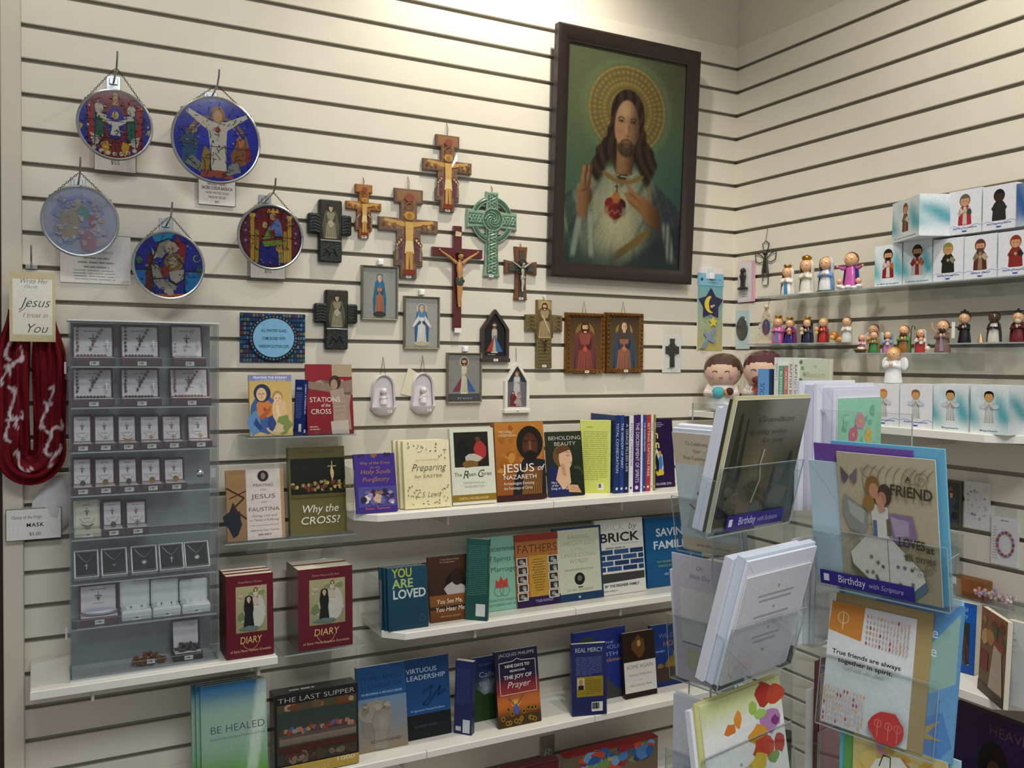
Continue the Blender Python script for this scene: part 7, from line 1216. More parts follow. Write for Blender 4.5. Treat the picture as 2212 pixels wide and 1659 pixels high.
# ------------------------------------------------------------------ plush dolls and books on the corner shelf
PL = lambda c: mat(c, .85, noise=.08, scale=200, bump=.5, bscale=400)
def doll(label, px, top, d, mother, face=-62):
    z = WZ; p = Vector((-d, ry(px, z, d), z)); H = solve(lambda q: P(p+Vector((0, 0, q)))[1], top, .14, .15); t = thing('plush_doll', label, 'plush doll', p+Vector((0, 0, .0003)), rad(face)); r = H*.30
    MB().lathe([(r*.55, 0), (r*.92, H*.06), (r*1.0, H*.18), (r*.9, H*.32), (r*.72, H*.46), (r*.5, H*.52)], 18, (0, 0, 0), 1, .8).build('body', PL('d6d6d4' if mother else 'cfcac4'), t)
    hd = MB().ball((0, 0, H*.70), r, 20, 14, sx=1.08, sy=.85, sz=.96).build('head', PL('d8b49c'), t)
    MB().ball((0, r*.16, H*.745), r*1.06, 20, 14, sx=1.08, sy=.9, sz=.93).build('hair', PL('4a2c1e' if mother else '4c1a20'), t)
    for q in (-1, 1):
        MB().tube([(q*r*.36+r*.14*math.cos(k), -r*.86+.02*r, H*.70+r*.09*math.sin(k)) for k in [math.pi*i/6 for i in range(7)]], r*.022, 5).build('closed_eye', PL('2a1c16'), hd)
        if mother: MB().ball((q*r*.52, -r*.70, H*.635), r*.16, 10, 7, sy=.25).build('cheek', PL('c880a0'), hd)
        MB().tube([(q*r*.75, -r*.1, H*.45), (q*r*.85, -r*.5, H*.33), (q*r*.35, -r*.85, H*.33)], [r*.2, r*.22, r*.17], 9).build('arm', PL('d6c8bc' if mother else 'b8b0a8'), t)
    MB().tube([(-r*.1, -r*.86, H*.612), (0, -r*.87, H*.602), (r*.1, -r*.86, H*.612)], r*.03, 5).build('mouth', PL('b03a34'), hd)
    if mother:
        MB().ball((-r*.15, -r*.86, H*.35), r*.34, 12, 9, sx=1.1, sy=.6).build('swaddled_child', PL('4ba0a8'), t); MB().ball((r*.42, -r*.88, H*.36), r*.25, 12, 9, sy=.7).build('child_head', PL('c88a54'), t); MB().ball((r*.52, -r*.95, H*.37), r*.23, 10, 8, sy=.6).build('child_hair', PL('3c2014'), t)
    else: MB().ball((0, -r*.6, H*.56), r*.5, 12, 9, sy=.6, sz=.6).build('beard', PL('6a2420'), t); MB().lathe([(r*.85, H*.30), (r*.6, H*.5)], 14, (0, -r*.06, 0), 1, .85).build('scarf', PL('b03c30'), t); MB().ball((r*.1, -r*.8, H*.2), r*.3, 10, 8, sy=.5).build('toy_bundle', PL('3a5a9c'), t)
    # clear wrapping around the doll
    MB().lathe([(r*.8, .0005), (r*1.08, H*.08), (r*1.04, H*.4), (r*1.16, H*.68), (r*1.02, H*.95), (r*.5, H*1.03)], 14, (0, 0, 0), 1, .92).build('clear_wrap', FILM, t); return t
doll('plush mother doll holding a swaddled child in clear wrap', 1560, 768, .155, True, -48)
doll('plush bearded doll with maroon hair behind the blue box', 1648, 762, .115, False, -55)
def spr(label, xl, xr, top, d, c, ink, txt, W=.11, yaw=0): return spine_book(label, xl, xr, top, WZ, d, c, ink, txt, W, wall='r', yaw=yaw, name='hardback_book')
t, o, w, hh = None, None, None, None
o, rz, le, w, h = place(1636, 1660, 797, fr_r(WZ, .196), 18, 0, .001); t = thing('gift_carton', 'light blue upright gift carton in front of the maroon-haired doll', 'box', o, rz); MB().box(0, w, 0, w*.9, 0, h, bev=.0006).build('carton', mat('4a78a8', .4), t); a = Art(w, h, '6a96c0', '5a8cc0'); a.text('SOUL', .6, .52, .16, '2c4a84', rot=90, sh=.2); a.greek(.3, .05, .4, .3, 1, 'e0e4ea'); a.build('front_print', t, PRINT, (0, -.0002, 0)); a = Art(w*.9, h, '24507c', '1c4a7c'); q = a.build('side_print', t, PRINT); q.rotation_euler = (0, 0, math.pi/2); q.location = (w+.0002, 0, 0)
spr('white upright book spine beside the light blue carton', 1671, 1680, 772, .185, 'd4dad6', '6a8a80', 'SAINTS')
spr('green upright book spine between the white and pink ones', 1681, 1690, 790, .185, '6aa088', 'e0ece4', 'BLESSINGS')
spr('pink and orange upright book spine', 1692, 1700, 792, .185, 'c07a74', 'e8d8d0', 'PRAYERS')
spr('first white bible spine with dark lettering', 1701, 1711, 773, .185, 'dcdad4', '3a3a38', 'BAPTISM BIBLE')
spr('second white bible spine beside the baptism bible cover', 1712, 1722, 774, .185, 'dcdad4', '3a3a38', 'BAPTISM BIBLE')
def bib(a):
    a.rect(0, 0, 1, 1, 'b9c0aa', 'c0c6b2'); a.text('My', .55, .86, .06, '8a7a4c', sh=.3); a.text('Baptism', .55, .7, .13, '9a8a54', sh=.35, st='t', w=.66); a.text('BIBLE', .55, .53, .16, '3a3c34', w=.56)
    for i in range(9): a.ell(.08+.06*(i % 3), .95-.1*i, .06, .035, ['5c7a4c', '7a946a', '8aa47c'][i % 3])
book('green leafy baptism bible facing out on the white shelf', 1723, 1788, 776, WZ, .18, .02, 'b0b8a2', bib, yaw=6, lean=0, wall='r', hard=True, name='hardback_book')
t, w, h = rthing('cloud_plaque', 'round blue and yellow nursery plaque behind the card rack', 'plaque', (1815, 815, 1886, 900), .05); b = MB()
for k in range(9): b.ball((w*.5+w*.42*math.cos(k*.7), -.05, w*.5+w*.42*math.sin(k*.7)), w*.13, 9, 6, sy=.4)
b.build('scalloped_rim', mat('7aa0d0', .4), t); MB().lathe([(.0001, 0), (w*.4, 0), (w*.4, .008), (.0001, .009)], 24).build('plaque_face', mat('c8ba6c', .4), t); q = t.children[-1]; q.rotation_euler = (math.pi/2, 0, 0); q.location = (w*.5, -.048, w*.5); q2 = MB().tube([(w*.5+w*.28*math.cos(k*.4), -.06, w*.5+w*.28*math.sin(k*.4)) for k in range(16)], w*.035, 6, close=True).build('ring', mat('3a4a7c', .4), t)
t.location.z = WZ+w*.06
# ------------------------------------------------------------------ lower right wall
t, w, h = rthing('framed_icon', 'dark framed picture in clear bag behind the friend card', 'picture', (2030, 1037, 2075, 1136), .01); picframe(t, w, h, .007, .01, mat('5c5646', .4, noise=.2)); a = Art(w-.012, h-.012, '4a4a44'); a.blot(.45, .62, .3, .26, '8a6a4c', 12, 3); a.robed(.5, .0, .8, '4a5a64', hair='3a2a20', wide=.6); a.blot(.7, .2, .2, .1, '3c3430', 9, 3); a.build('picture_print', t, PRINT, (.006, -.005, .006)); MB().box(.002, w-.002, -.004, -.0005, .002, h-.002).build('backing_board', mat('5a544a', .7), t)
def rcard(label, bb, draw, d=.006, nm='hanging_card'):
    t, w, h = rthing(nm, label, 'card', bb, d); MB().box(0, w, -d, -.0005, 0, h).build('card_sheet', mat('d6d4d2', .6), t); a = Art(w, h, 'd8d6d4'); draw(a); a.build('card_print', t, PRINT, (0, -d-.0002, 0)); MB().box(w*.1, w*.9, -d*.8, -.0006, h, h+.022).build('clear_header', FILM, t); return t, w, h
rcard('white floral-print card hanging on the lower right wall', (2083, 1041, 2137, 1143), lambda a: a.mottle(.05, .05, .95, .95, 26, ['b0a8b0', 'c4b8c0', '9a949c', 'ccc4cc'], .045, 3))
t, w, h = rcard('white card with coloured bead bracelet, lower right wall', (2141, 1117, 2199, 1222), lambda a: (a.greek(.25, .9, .75, .95, 1, '8a8884', .5, 'c'), a.greek(.05, .1, .3, .8, 12, 'a8a4a0', .3, 'l')))
b = MB(); rg = random.Random(2); cs = ['7a3a2c', '8a7ab0', 'a84a3c', 'b88a9c', '6a5a9a', 'b87a3c']
for k in range(26): q = 2*math.pi*k/26; MB_ = b.ball((w*.56+w*.3*math.cos(q), -.0085, h*.45+w*.42*math.sin(q)), .0032, 7, 5, mi=k % 6)
b.build('bead_bracelet', [mat(c, .3) for c in cs], t)['kind'] = 'stuff'
zl = RZ(2144, 1512, .2)
white_shelf('low white shelf on the right-hand wall under the mary books', [(-.2, -.45), (-.0005, -.45), (-.0005, ry(2144, zl, .2)-.09), (-.12, ry(2144, zl, .2)-.06), (-.2, ry(2144, zl, .2))][::-1], zl, th=.02)
def r1(a): a.rect(0, 0, 1, 1, '164a9a', '1a5ab0'); a.text('The Blessed', .5, .88, .08, '9ab8dc', w=.6); a.text('Virgin Mary', .5, .79, .08, '9ab8dc', w=.6); a.rect(.12, .12, .86, .72, '2c3430'); a.rect(.12, .12, .86, .13, 'c8b46c'); a.robed(.5, .12, .56, '3a5a84', '4a3a3c', veil='c8c4bc', wide=.6, skin='c89a84'); a.blot(.42, .36, .16, .1, 'b87c74', 10, 3)
book('blue book with a veiled lady on the low right shelf', 2016, 2104, 1298, zl, .12, .03, '164a94', r1, wall='r', lean=3, yaw=12)
def r2(a): a.rect(0, 0, 1, 1, '5c4a34', '8a5a34'); a.mottle(.03, .5, .97, .97, 26, ['8a5a34', 'b07a44', '6a3a24', '3c5a3c', '8a3a30', 'c09a6c'], .12, 3); a.poly([(.4, .1), (.95, .1), (.85, .6), (.55, .65)], 'b8a894'); a.rect(.05, .28, .35, .5, '7a2c2c'); a.rect(0, 0, 1, .12, '4a3c30'); a.text('Glory', .62, .3, .08, 'c8c0b0', sh=.3)
book('brown and cream book with a family crowd scene', 2112, 2166, 1326, zl, .165, .012, '5c4a34', r2, wall='r', lean=2, yaw=-34)
book('plain white upright book at the right edge', 2170, 2222, 1345, zl, .19, .014, 'd2d4d2', lambda a: (a.rect(0, 0, 1, 1, 'd2d4d2'), a.greek(.1, .6, .5, .9, 4, 'b0b2b0', .3, 'l')), wall='r', lean=2)
t, w, h = rthing('wood_plaque', 'orange-brown strip of wood with dark knots below the hanging cards', 'wood plaque', (2040, 1248, 2128, 1288), .03); MB().box(0, w, -.03, -.0006, 0, h, bev=.002).build('plaque', mat('8a5428', .5, noise=.3, scale=30), t); MB().box(w*.1, w*.3, -.031, -.0301, h*.55, h*.95).build('price_sticker', mat('d8d4cc', .6), t)
t, w, h = rthing('bead_bag', 'clear bag of small coloured beads lying on a clear shelf', 'beads', (2102, 1268, 2182, 1297), .06); b = MB()
for k in range(60): b.ball((w*rg.random(), -.03-.04*rg.random(), .004+.014*rg.random()), .0045, 6, 4, mi=k % 6)
b.build('beads', [mat(c, .3) for c in ('c08a9c', 'c4b0a4', '9a8ab0', 'c46a64', 'a8b48c', 'c8c0c0')], t)['kind'] = 'stuff'; z4 = t.location.z
acrylic_shelf('clear acrylic shelf under the bag of beads', t.location.y+.22, t.location.y+.22+.5, z4-.0004, .1, wall='r', back=.03)
white_shelf('white base shelf below the purple picture book', [(-.2, -.6), (-.0005, -.6), (-.0005, -1.4), (-.2, -1.4)][::-1], .42)
o, rz, le, w, h = place(2056, 2270, 1552, fr_r(.42, .12), 0, 0, .001); t = thing('picture_book', 'dark purple picture book with shadowed robed figure, lower right corner', 'book', o, rz); MB().box(0, w, 0, .02, 0, h, bev=.0008).build('cover', mat('241432', .4), t)
a = Art(w, h, '141838', '301440'); a.text('HEAVEN', .62, .86, .1, '6a4a4c', w=.5, st='t'); a.ell(.42, .3, .28, .3, '14100e'); a.ell(.42, .62, .16, .2, '100c0a'); a.ell(.43, .58, .08, .11, '3c2c20'); a.blot(.4, .25, .16, .1, '4a2c1c', 11, 3); a.ell(.85, .45, .14, .14, '6a6a7c'); a.blot(.84, .3, .1, .14, '2c4a64', 9, 4); a.build('cover_print', t, GLOSSY, (0, -.0002, 0))

t, w, h = rthing('acrylic_box', 'small clear acrylic leaflet box on the lower right wall', 'leaflet box', (2032, 1152, 2064, 1252), .03)
MB().box(0, w, -.03, -.028, 0, h).box(0, w, -.028, -.0006, 0, .002).box(0, .0015, -.028, -.0006, .002, h).box(w-.0015, w, -.028, -.0006, .002, h).build('box_walls', ACRYL, t); MB().box(.003, w-.003, -.02, -.012, .003, h*.7).build('leaflets', mat('a8a8a4', .6), t); MB().box(0, w, -.0305, -.028, h, h+.0007).box(-.0005, 0, -.0302, -.0006, 0, h).build('box_edge', EDGE, t)
# ================================================================== acrylic card rack in the foreground
RR = Vector((math.cos(YAW), -math.sin(YAW), 0)); RF = Vector((math.sin(YAW), math.cos(YAW), 0))
O_ = Vector((CAM.x, CAM.y, 0))+RR*.42+RF*1.343
PH = {'B': 40, 'T': 40, 'A': -50, 'C': -50}
def face_rz(f): return rad(PH[f])-YAW
def on_face(f, px, py, off=.06):
    rz = face_rz(f); n = Vector((math.sin(rz), -math.cos(rz), 0)); v = ray(px, py); q = O_+n*off; t = (q-CAM).dot(n)/v.dot(n); return CAM+v*t
RACK = thing('card_rack', 'clear acrylic spinning card rack filled with greeting cards', 'card rack', (O_.x, O_.y, 0))
MB().tube([(0, 0, 0), (0, 0, 1.47)], .009, 10).build('post', ACRYL, RACK); MB().lathe([(.2, 0), (.2, .02), (.05, .03), (.02, .05)], 28).build('base', mat('3a3a3c', .4), RACK)
for f in ('B', 'A'):
    p_ = MB().box(-.185, .185, -.0015, .0015, .32, 1.46).build('wing_panel', ACRYL, RACK); p_.rotation_euler = (0, 0, face_rz(f) if f == 'B' else face_rz(f)); e = MB()
    for x in (-.1855, .185): e.box(x, x+.0005, -.0016, .0016, .32, 1.46)
    e.box(-.185, .185, -.0016, .0016, 1.4601, 1.4606).build('wing_edge', EDGE, p_)
def pocket(f, xl, xr, zb, ph, th, lean, off):
    # pocket local frame: card plane, x along the wing
    rz = face_rz(f); M_ = Matrix.Translation(Vector((0, 0, zb))) @ Matrix.Rotation(rz, 4, 'Z') @ Matrix.Translation(Vector((0, -off, 0))) @ Matrix.Rotation(-lean, 4, 'X')
    g = .003; w0, w1 = xl-.006, xr+.006
    b = MB().box(w0, w1, -.0035, -.002, -.003, ph).box(w0, w1, -.002, th, -.0045, -.003).box(w0, w0+.0015, -.002, th, -.003, ph*.8).box(w1-.0015, w1, -.002, th, -.003, ph*.8).box(w0, w1, th, th+.0015, -.003, ph*1.15)
    o = b.build('pocket', ACRYL, RACK); o.matrix_local = M_
    e = MB().box(w0, w1, -.0036, -.0019, ph, ph+.0007).box(w0, w1, th-.0001, th+.0016, ph*1.15, ph*1.15+.0007)
    for x in (w0-.0005, w1): e.box(x, x+.0005, -.0036, -.002, -.003, ph).box(x, x+.0005, -.002, th, ph*.8, ph*.8+.0006)
    e.box(w0, w1, -.0037, -.003, -.0047, -.003).build('pocket_edge', EDGE, o); return o
def card(label, f, bl, brx, topy, lean, draw, off=.06, col='e4e2e0', th=.0016, name='greeting_card', extra=(), pk=None, strip=None, m=None, cat='greeting card', dx=0, grp=None, tx=None):
    rz = face_rz(f); le = rad(lean); o = on_face(f, bl[0], bl[1], off); M3 = Matrix.Rotation(rz, 3, 'Z') @ Matrix.Rotation(-le, 3, 'X')
    w = solve(lambda q: P(o+M3 @ Vector((q, 0, 0)))[0], brx, .1, .12); h = solve(lambda q: P(o+M3 @ Vector((w*.5, 0, q)))[1], topy, .15, .17)
    t = thing(name, label, cat, o, rz, le, grp); MB().box(0, w, 0, th, 0, h).build('card_sheet', mat(col, .5, noise=.02), t)
    if draw: a = Art(w, h); draw(a); a.build('card_print', t, m or PRINT, (0, -.0002, 0))
    xl = (Matrix.Rotation(-rz, 3, 'Z') @ (o-O_))[0]; y = th+.0006
    for i, (lab, c, x0, x1, z1_, t_, *dr) in enumerate(extra):        # envelopes and further cards standing behind
        q = o+M3 @ Vector((x0, y, 0)); e = thing('envelope', lab, 'envelope', q, rz, le, 'envelopes in the card rack'); ww, hh = w-x0+x1, h+z1_
        MB().box(0, ww, 0, t_, 0, hh).build('envelope_sheet', mat(c, .55, noise=.02), e); 
        if dr: a = Art(ww, hh); dr[0](a); a.build('card_print', e, PRINT, (0, -.0002, 0))
        else: MB().add([(ww*.02, -.0002, hh*.98), (ww*.98, -.0002, hh*.98), (ww*.5, -.0003, hh*.55)], [(0, 1, 2)]).build('envelope_flap', mat(c, .5, noise=.025), e)
        y += t_+.0006
    if pk:
        p_ = pocket(f, xl+pk[0], xl+w+pk[1], o.z, h*pk[2], y+.004, le, off)
        if strip:
            s0, s1, txt = strip; sw = (s1-s0); a = Art(sw, .02, '2c2272', '30267c'); a.rect(.04, .25, .1, .75, 'd8d6e4'); a.text('Birthday', .2, .3, .75, 'd0cce0', al='l', w=.30); a.text('with Scripture', .53, .33, .5, 'a8a0c8', al='l', sh=.25, w=.36); s_ = a.build('title_strip', p_, GLOSSY, (xl+s0, -.0042, .001))
    return t, o, w, h
GC = 'greeting cards in the rack'
# B side, facing right and near
def forest(a):
    a.paint(0, 0, 1, 1, 18, 26, lambda u, v: mixc(mixc(lin('4a4834'), lin('8a877c'), sm(.5, .95, v)*sm(.25, .6, u)), lin('8a7858'), .6*math.exp(-((u-.45)/.2)**2-((v-.45)/.2)**2)))
    for x0, w_, h_ in ((.02, .16, 1), (.14, .1, .95), (.78, .2, .6), (.62, .12, .45)): a.poly([(x0, .1), (x0+w_, .1), (x0+w_*.6, .1+h_*.8), (x0+w_*.4, .1+h_*.8)], '2c2e20')
    a.mottle(.05, .04, .95, .4, 30, ['4a4630', '5a563c', '6a5644', '3a3e2c', '54483f'], .08, 3); a.line([(.48, .62), (.46, .5), (.5, .38), (.44, .2)], .018, 'b0ab98'); a.poly([(.3, .08), (.5, .2), (.56, .2), (.6, .06)], '5c6a68'); a.text('Grandson', .55, .83, .06, '2a2826', sh=.35, st='t', w=.5); a.text('birthday wishes', .48, .74, .05, '2a2826', sh=.35, st='t', w=.5); a.text('for you', .56, .67, .05, '2a2826', sh=.35, st='t', w=.3)
card('dark forest birthday card in the upper left pocket of the rack', 'B', (1534, 1152), 1692, 862, -13, forest, pk=(-.004, .006, .5), strip=(.024, .15, ''), grp=GC, extra=(('cream envelope behind the dark forest card', 'd0c898', -.003, .0, .004, .003), ('dark card edge behind the cream envelope', '3a3428', -.006, 0, .0, .002), ('white envelope stack behind the dark forest card', 'dfe0ea', -.006, -.02, -.008, .007), ('thick white envelope bundle at the back of the forest pocket', 'e2e2ea', -.007, -.03, -.014, .008)))
def b2(a):
    a.rect(0, 0, 1, 1, 'cfccd0', 'd4d2d6')
    for v, w_ in ((.78, .56), (.73, .5), (.58, .54), (.53, .44), (.38, .42), (.33, .36)): a.rect(.52-w_/2, v, .52+w_/2, v+.02, 'a4a0a6')
    for v in (.86, .66, .46, .24): a.blot(.53, v, .02, .014, 'c08a4c', 6, 3)
    a.ell(.3, .15, .24, .14, 'd4b8bc', 'cfccd0')
card('white translucent verse card in the middle left pocket of the rack', 'B', (1556, 1482), 1694, 1232, -15, b2, pk=(-.004, .008, .55), grp=GC, extra=(('white envelope behind the verse card', 'e4e4ea', -.004, .008, .022, .004), ('pale blue-white envelopes behind the verse card', 'd4dae4', -.009, .01, .026, .010), ('thick white envelope bundle at the back of the verse pocket', 'dedee4', -.016, .0, .02, .012)))
def b3(a):
    a.paint(0, 0, 1, 1, 8, 12, lambda u, v: mixc(mixc(lin('e4e2dc'), lin('c9cc8a'), sm(.6, .95, v)), lin('c8c8c8'), .4*sm(.06, .02, abs(v-.45-.25*u)))); a.blot(.32, .66, .07, .06, 'c8742c', 9, 3); a.blot(.42, .72, .045, .09, 'd88a34', 9, 5); a.blot(.78, .88, .13, .12, 'a83024', 11, 4); a.blot(.92, .84, .12, .1, 'b8442c', 11, 6); a.blot(.82, .6, .16, .13, 'b07aa8', 12, 8); a.blot(.88, .58, .05, .05, '7a3470', 9, 2); a.blot(.66, .5, .12, .1, 'd0902c', 11, 3); a.blot(.7, .36, .14, .12, 'c83c24', 11, 9); a.blot(.62, .22, .12, .1, 'd8b43c', 11, 1); a.blot(.9, .34, .08, .1, 'b8342c', 10, 7); a.blot(.62, .78, .05, .08, '9ab84c', 8, 4); a.blot(.7, .7, .08, .05, '9cc060', 8, 6); a.blot(.82, .22, .08, .06, '7a9a4c', 8, 8); a.text('BE', .4, .27, .045, '8a8684'); a.text('FILLED', .4, .21, .045, '8a8684', w=.26)
card('floral card with orange butterfly in the lower left pocket of the rack', 'B', (1536, 1750), 1706, 1492, 9, b3, pk=(-.004, .006, .5), grp=GC, extra=(('yellow envelope behind the floral card', 'c8c47c', -.008, -.004, .004, .003), ('white envelope behind the floral card', 'e0e2e6', -.014, -.01, -.004, .008)))
# C side (far left wing)
def c1_(a): a.rect(0, 0, 1, 1, 'd4c4ac', 'd8c8b0'); a.rect(0, .12, 1, .74, 'd0dadc', 'cfd8d8'); a.rect(.72, .72, 1, .98, 'd4dcd8'); a.text('To Celebrate', .42, .9, .045, '7a6c5c', w=.4); a.text('Your', .42, .84, .045, '7a6c5c', w=.14); a.text('First Communion', .42, .78, .045, '7a6c5c', w=.5); a.blot(.52, .5, .14, .07, '8a5a3c', 10, 3); a.rect(.49, .36, .55, .46, '8a5a3c'); a.blot(.5, .34, .12, .02, '8a5a3c', 8, 5); a.ring(.52, .6, .1, .13, 'e8e8e0', 20); a.line([(.2, .4), (.34, .34)], .03, 'a87848'); a.ell(.36, .26, .12, .05, 'a87040'); a.ell(.6, .24, .1, .07, 'b08c84'); a.blot(.86, .74, .08, .06, 'a87848', 9, 3); a.text('Love, Mom and family', .55, .05, .03, '8a7c6c', w=.6, sh=.2)
card('peach first communion card with chalice on the far left wing', 'C', (1477, 1184), 1600, 938, -10, c1_, pk=(-.006, .004, .45), grp=GC, extra=(('white envelope behind the communion card', 'dfe4ec', .0, .004, .006, .006), ('thick white envelope bundle behind the communion card', 'e2e6ee', .004, .0, .01, .012)))
def c2_(a): a.rect(0, 0, 1, 1, 'cfcad4'); a.rect(.12, .3, .9, .74, 'd8dcd8'); a.rect(.12, .3, .9, .312, '8a8a9a'); a.text('On', .5, .9, .05, '8a84a0', sh=.3); a.text('Holy Day', .5, .83, .05, '8a84a0', sh=.3); a.blot(.7, .5, .1, .06, 'c09a2c', 9, 3); a.blot(.62, .44, .06, .05, 'd8b440', 8, 4); a.rect(.2, .1, .86, .26, 'c8c8a8')
card('lavender card with yellow butterfly behind the verse card', 'C', (1466, 1462), 1585, 1205, -6, c2_, pk=(-.01, .004, .5), grp=GC, extra=(('white envelope behind the lavender card', 'e4e6ea', -.008, -.004, -.03, .006),))
def c3_(a): a.rect(0, 0, 1, 1, 'd4d6de', 'dee0e8'); a.blot(.8, .55, .1, .07, 'c8a02c', 9, 3); a.text('GOD HAVE FAITH', .5, .38, .04, '8a8a94', w=.6); a.text('Believe Trust', .45, .32, .04, '8a8a94', w=.5)
card('white card with small yellow butterfly, bottom left of the rack', 'C', (1452, 1740), 1580, 1520, 0, c3_, pk=(-.006, .004, .5), grp=GC, extra=(('white envelope behind the bottom left card', 'e2e4ea', .002, .006, .004, .006),))
# A side, facing left and near
def friend(a):
    a.rect(0, 0, 1, 1, 'b0a384', 'bcb090'); a.mottle(.03, .03, .97, .97, 30, ['b8ac8e', 'a89a78', 'c0b698', 'ac9e80'], .1, 7)
    for i in range(9): u = .3+.08*i; a.line([(u+.05*math.cos(k*.5)*(1-k/14), .93-.02*k+.03*math.sin(k*.5)) for k in range(12)], .006, '8a7c5c')
    for (cu, cv, r_) in ((.86, .85, .08), (.82, .12, .09), (.9, .24, .06), (.12, .4, .05)): a.line([(cu+r_*(1-k/16)*math.cos(k*.7), cv+r_*.8*(1-k/16)*math.sin(k*.7)) for k in range(15)], .006, '8a7a58')
    for q, c in ((-1, '6a5c66'), (1, '7a6a74')): a.poly([(.13, .83), (.13+q*.09, .9), (.13+q*.08, .8), (.13+q*.05, .78)], c)
    a.poly([(.3, .6), (.06, .7), (.04, .56), (.1, .46), (.26, .42), (.3, .5)], '8a9084'); a.poly([(.28, .6), (.1, .66), (.12, .56), (.26, .5)], 'a8aca0'); a.poly([(.52, .6), (.76, .6), (.8, .46), (.72, .38), (.56, .4)], '8a7490'); a.poly([(.54, .58), (.72, .56), (.72, .46), (.58, .44)], 'a898ac'); a.poly([(.34, .66), (.52, .64), (.52, .42), (.36, .42)], 'd2cec2')
    a.poly([(.28, .42), (.5, .42), (.5, .06), (.36, .06), (.12, .2), (.1, .28)], 'd4d0c4'); a.poly([(.5, .42), (.54, .42), (.84, .22), (.86, .14), (.7, .05), (.5, .03)], 'd6d2c8'); a.poly([(.1, .28), (.12, .2), (.36, .06), (.5, .06), (.5, .02), (.34, .01), (.1, .16)], '6a6448'); a.poly([(.5, .03), (.7, .05), (.86, .16), (.88, .1), (.72, .0), (.5, -.0)], '5c7484'); a.rect(.36, .42, .4, .54, '5a6a94'); a.rect(.5, .44, .54, .56, '6a6448'); a.line([(.5, .42), (.5, .06)], .008, '8a8478')
    rg = random.Random(3)
    for i in range(14): u, v = rg.uniform(.2, .46) if i % 2 else rg.uniform(.54, .76), rg.uniform(.1, .34); a.poly([(u+.028*(1 if k % 2 else .35)*math.cos(k*.524), v+.028*.8*(1 if k % 2 else .35)*math.sin(k*.524)) for k in range(12)], rg.choice(['5c5c50', '6a6660', '6a5c70', '707064']))
    a.ell(.38, .78, .075, .075, '8a6430'); a.ell(.39, .75, .05, .055, 'c08a68'); a.ell(.33, .66, .06, .06, '94703c'); a.ell(.5, .73, .07, .075, '4a3a30'); a.ell(.47, .7, .045, .05, 'b87c64'); a.poly([(.4, .7), (.46, .72), (.5, .62), (.44, .6)], 'c4906c')
    a.text('A', .74, .84, .05, '3c3428', st='b'); a.text('FRIEND', .76, .73, .105, '463c28', w=.42, st='b', rot=-3); a.text('LOVES', .74, .38, .09, '463c28', w=.26, st='b', rot=-3); a.text('at', .92, .365, .07, '463c28', st='b'); a.text('all times', .82, .29, .07, '5a4e38', w=.3, st='b'); a.text('Proverbs', .83, .23, .035, '6a5e48', w=.16); a.text('17:17', .83, .19, .035, '6a5e48', w=.1)
card('large friend card with two winged angel girls in the rack', 'A', (1826, 1268), 2037, 984, -9, friend, pk=(-.036, .004, .42), strip=(-.034, .098, ''), grp=GC, extra=(('light blue envelope sticking out at the left of the friend card', 'bcd0d8', -.044, -.06, -.016, .002), ('purple envelope behind the friend card', '6f4a9c', -.036, -.03, .008, .003), ('sky blue envelope edging the friend card', '6cb4d0', -.012, .008, .012, .004), ('white envelope bundle at the back of the friend pocket', 'd8dade', -.01, .0, .0, .012)))
def tf(a):
    a.rect(0, 0, 1, 1, 'dfe2e2', 'e2e2de'); a.poly([(0, .76), (.4, .72), (.42, 1), (.02, 1)], 'd0883c'); a.ring(.17, .88, .06, .068, 'e8d8b0', 18); a.line([(.17, .78), (.17, .92)], .01, 'e8d8b0'); rg = random.Random(5)
    for (u0, v0, n, m_) in ((.46, .72, 13, 6), (.04, .04, 13, 7)):
        for i in range(n):
            for j in range(m_): u, v = u0+.04*i, v0+.043*j; a.ell(u, v, .011, .016, rg.choice(['c9b0ac', 'd0bcb4', 'b8a4a0', 'c9b4ac', 'a8484c', 'd0985c', 'c4a8a4']), n=8)
    a.text('True friends are always', .5, .585, .05, '2c2a28', w=.8, st='b'); a.text('together in spirit.', .5, .525, .05, '2c2a28', w=.64, st='b'); a.text('LUCY MAUD MONTGOMERY', .5, .47, .03, '6a6664', w=.46); a.blot(.8, .12, .2, .13, 'b83c38', 16, 4, .1)
    for u in (.7, .82, .92): a.ring(u, .14, .035, .042, 'd87a70', 14); a.line([(u, .03), (u, .16)], .008, 'd87a70')
def geo(a): a.rect(0, 0, 1, 1, '6a9cc4', '5c90c0'); a.poly([(.55, .45), (.98, .95), (.98, .5), (.8, .4)], '8fb0a4'); a.poly([(.3, 0), (.9, .3), (.99, .1), (.9, 0)], '5484bc'); a.poly([(.02, .98), (.4, .98), (.1, .8)], '8cc4c8'); a.text('e', .8, .76, .1, 'd8e4ec'); a.text('e', .8, .64, .1, 'd8e4ec'); a.poly([(.62, .16), (.78, .18), (.9, .25), (.8, .14), (.92, .12), (.76, .1)], 'b89a54')
card('true friends card with orange and red tree blocks in the rack', 'A', (1772, 1556), 1957, 1316, 8, tf, pk=(.0, .03, .55), grp=GC, extra=(('kraft brown envelope behind the true friends card', 'a8905c', .006, .020, .012, .002), ('blue and green geometric card behind the kraft envelope', '5c8cb0', .010, .056, .028, .003, geo), ('light blue envelope at the back of the true friends pocket', '9ccad8', .006, .052, .034, .004)))
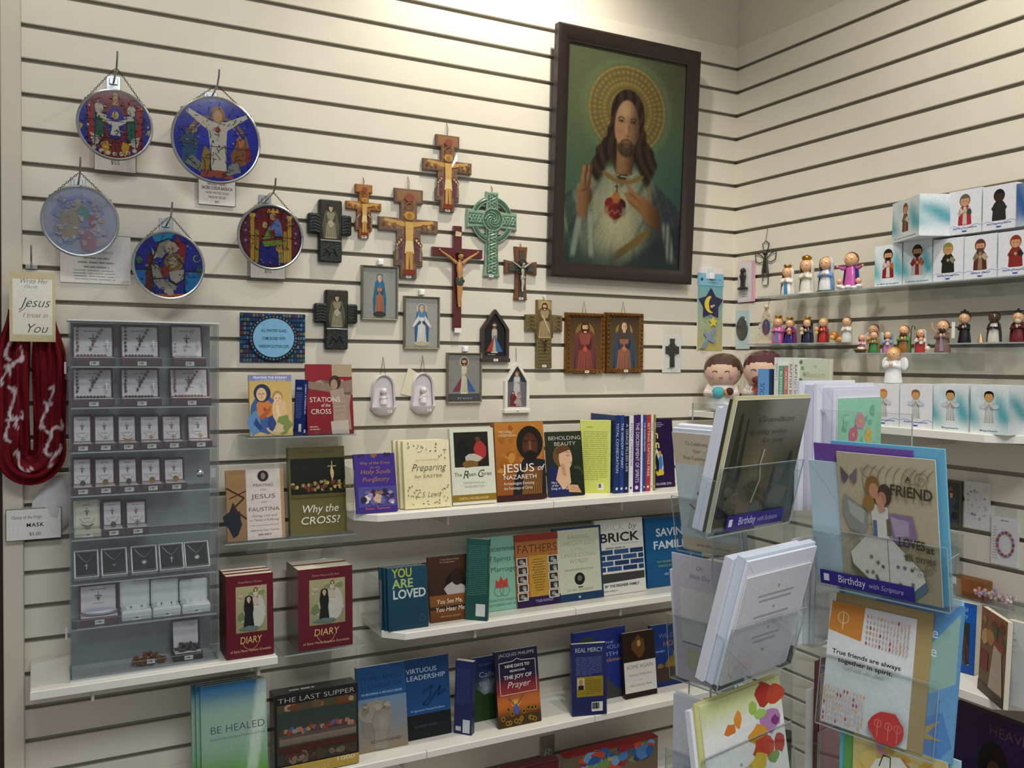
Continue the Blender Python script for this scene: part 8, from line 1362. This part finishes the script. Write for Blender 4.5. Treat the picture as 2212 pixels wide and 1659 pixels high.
def a3(a): a.rect(0, 0, 1, 1, 'b8b86c', 'c8b87c'); a.mottle(.02, .4, .98, .98, 26, ['c8a044', 'b8704c', 'd0b86c', '7aa04c', 'b88a9c'], .1, 4); a.blot(.45, .45, .3, .42, 'dcdccc', 14, 4, .08); a.line([(.3, .7), (.34, .84), (.42, .84), (.42, .72), (.3, .56)], .012, '3a3430')
card('patchwork card with white oval at the bottom of the rack', 'A', (1838, 1760), 2040, 1612, 2, a3, pk=(-.01, .01, .5), grp=GC, extra=(('green card edge beside the patchwork card', '5c9a4c', -.014, -.02, .012, .002), ('turquoise envelope behind the patchwork card', '5cb0b8', -.022, -.01, .02, .003), ('pale blue envelope behind the patchwork card', 'a8ccd4', -.01, .012, .004, .003)))
# T side (far right wing)
def think(a):
    a.rect(0, 0, 1, 1, '86c0a0', '94ccac'); a.mottle(.05, .05, .95, .95, 16, ['7ab894', '96ccb0', '6aae90'], .1, 3); a.blot(.5, .28, .3, .26, 'd8dcd4', 14, 3, .08)
    for u, v, c, r_ in ((.34, .66, 'c4607c', .1), (.5, .78, 'cf8494', .11), (.68, .64, 'd0b048', .09), (.34, .42, 'd0a838', .08), (.8, .52, 'cc90a0', .08), (.84, .4, '9ab860', .09), (.88, .2, '8a64a8', .11), (.2, .3, '7a9a4c', .09), (.16, .12, '6a9a50', .09), (.26, .55, 'd08a9c', .07)): a.blot(u, v, r_, r_*.75, c, 11, int(u*99)); a.ell(u, v, r_*.25, None, 'c8a844')
    a.text('THINKING', .54, .26, .06, '8a9a94', w=.4); a.text('OF YOU', .54, .18, .06, '8a9a94', w=.26)
card('mint floral thinking of you card at the top of the rack', 'T', (1806, 1098), 1900, 859, 0, think, pk=(-.004, .004, .5), grp=GC, extra=(('white envelope behind the mint floral card', 'dcdce6', -.006, .0, .012, .003), ('lilac-white envelope bundle behind the mint floral card', 'cfcada', -.024, .0, .016, .004), ('white envelope bundle standing tall behind the mint card', 'dedde6', -.040, -.006, .022, .005), ('grey-lilac envelope bundle near the post', 'c4c0cc', -.052, -.02, .020, .006), ('white envelope nearest the rack post', 'dfdfe6', -.066, -.04, .026, .006)))
def plain(c, seed=3): return lambda a: (a.rect(0, 0, 1, 1, c), a.mottle(.1, .3, .9, .9, 9, ['c8c4c0', 'b8b0b4', 'c08a84'], .08, seed))
card('pale card low in the middle of the rack beside the post', 'T', (1762, 1390), 1850, 1170, 0, plain('d0ccca'), pk=(-.004, .004, .5), grp=GC, extra=tuple((('first', 'second', 'third', 'fourth')[i]+' white envelope behind the pale middle card', ('d4d2d4', 'bfc4c8', 'd8d8dc', 'c4c4c8')[i], -.006-.010*i, -.004, .004*i, .004) for i in range(4)))
card('pink and red card low beside the rack post', 'T', (1770, 1700), 1850, 1440, 0, plain('b87480', 6), pk=(-.004, .004, .5), grp=GC, extra=(('dark red envelope behind the pink card', '6a2c34', -.01, -.004, .02, .003), ('white envelope behind the pink card', 'cfccc8', -.024, -.004, -.02, .004)))
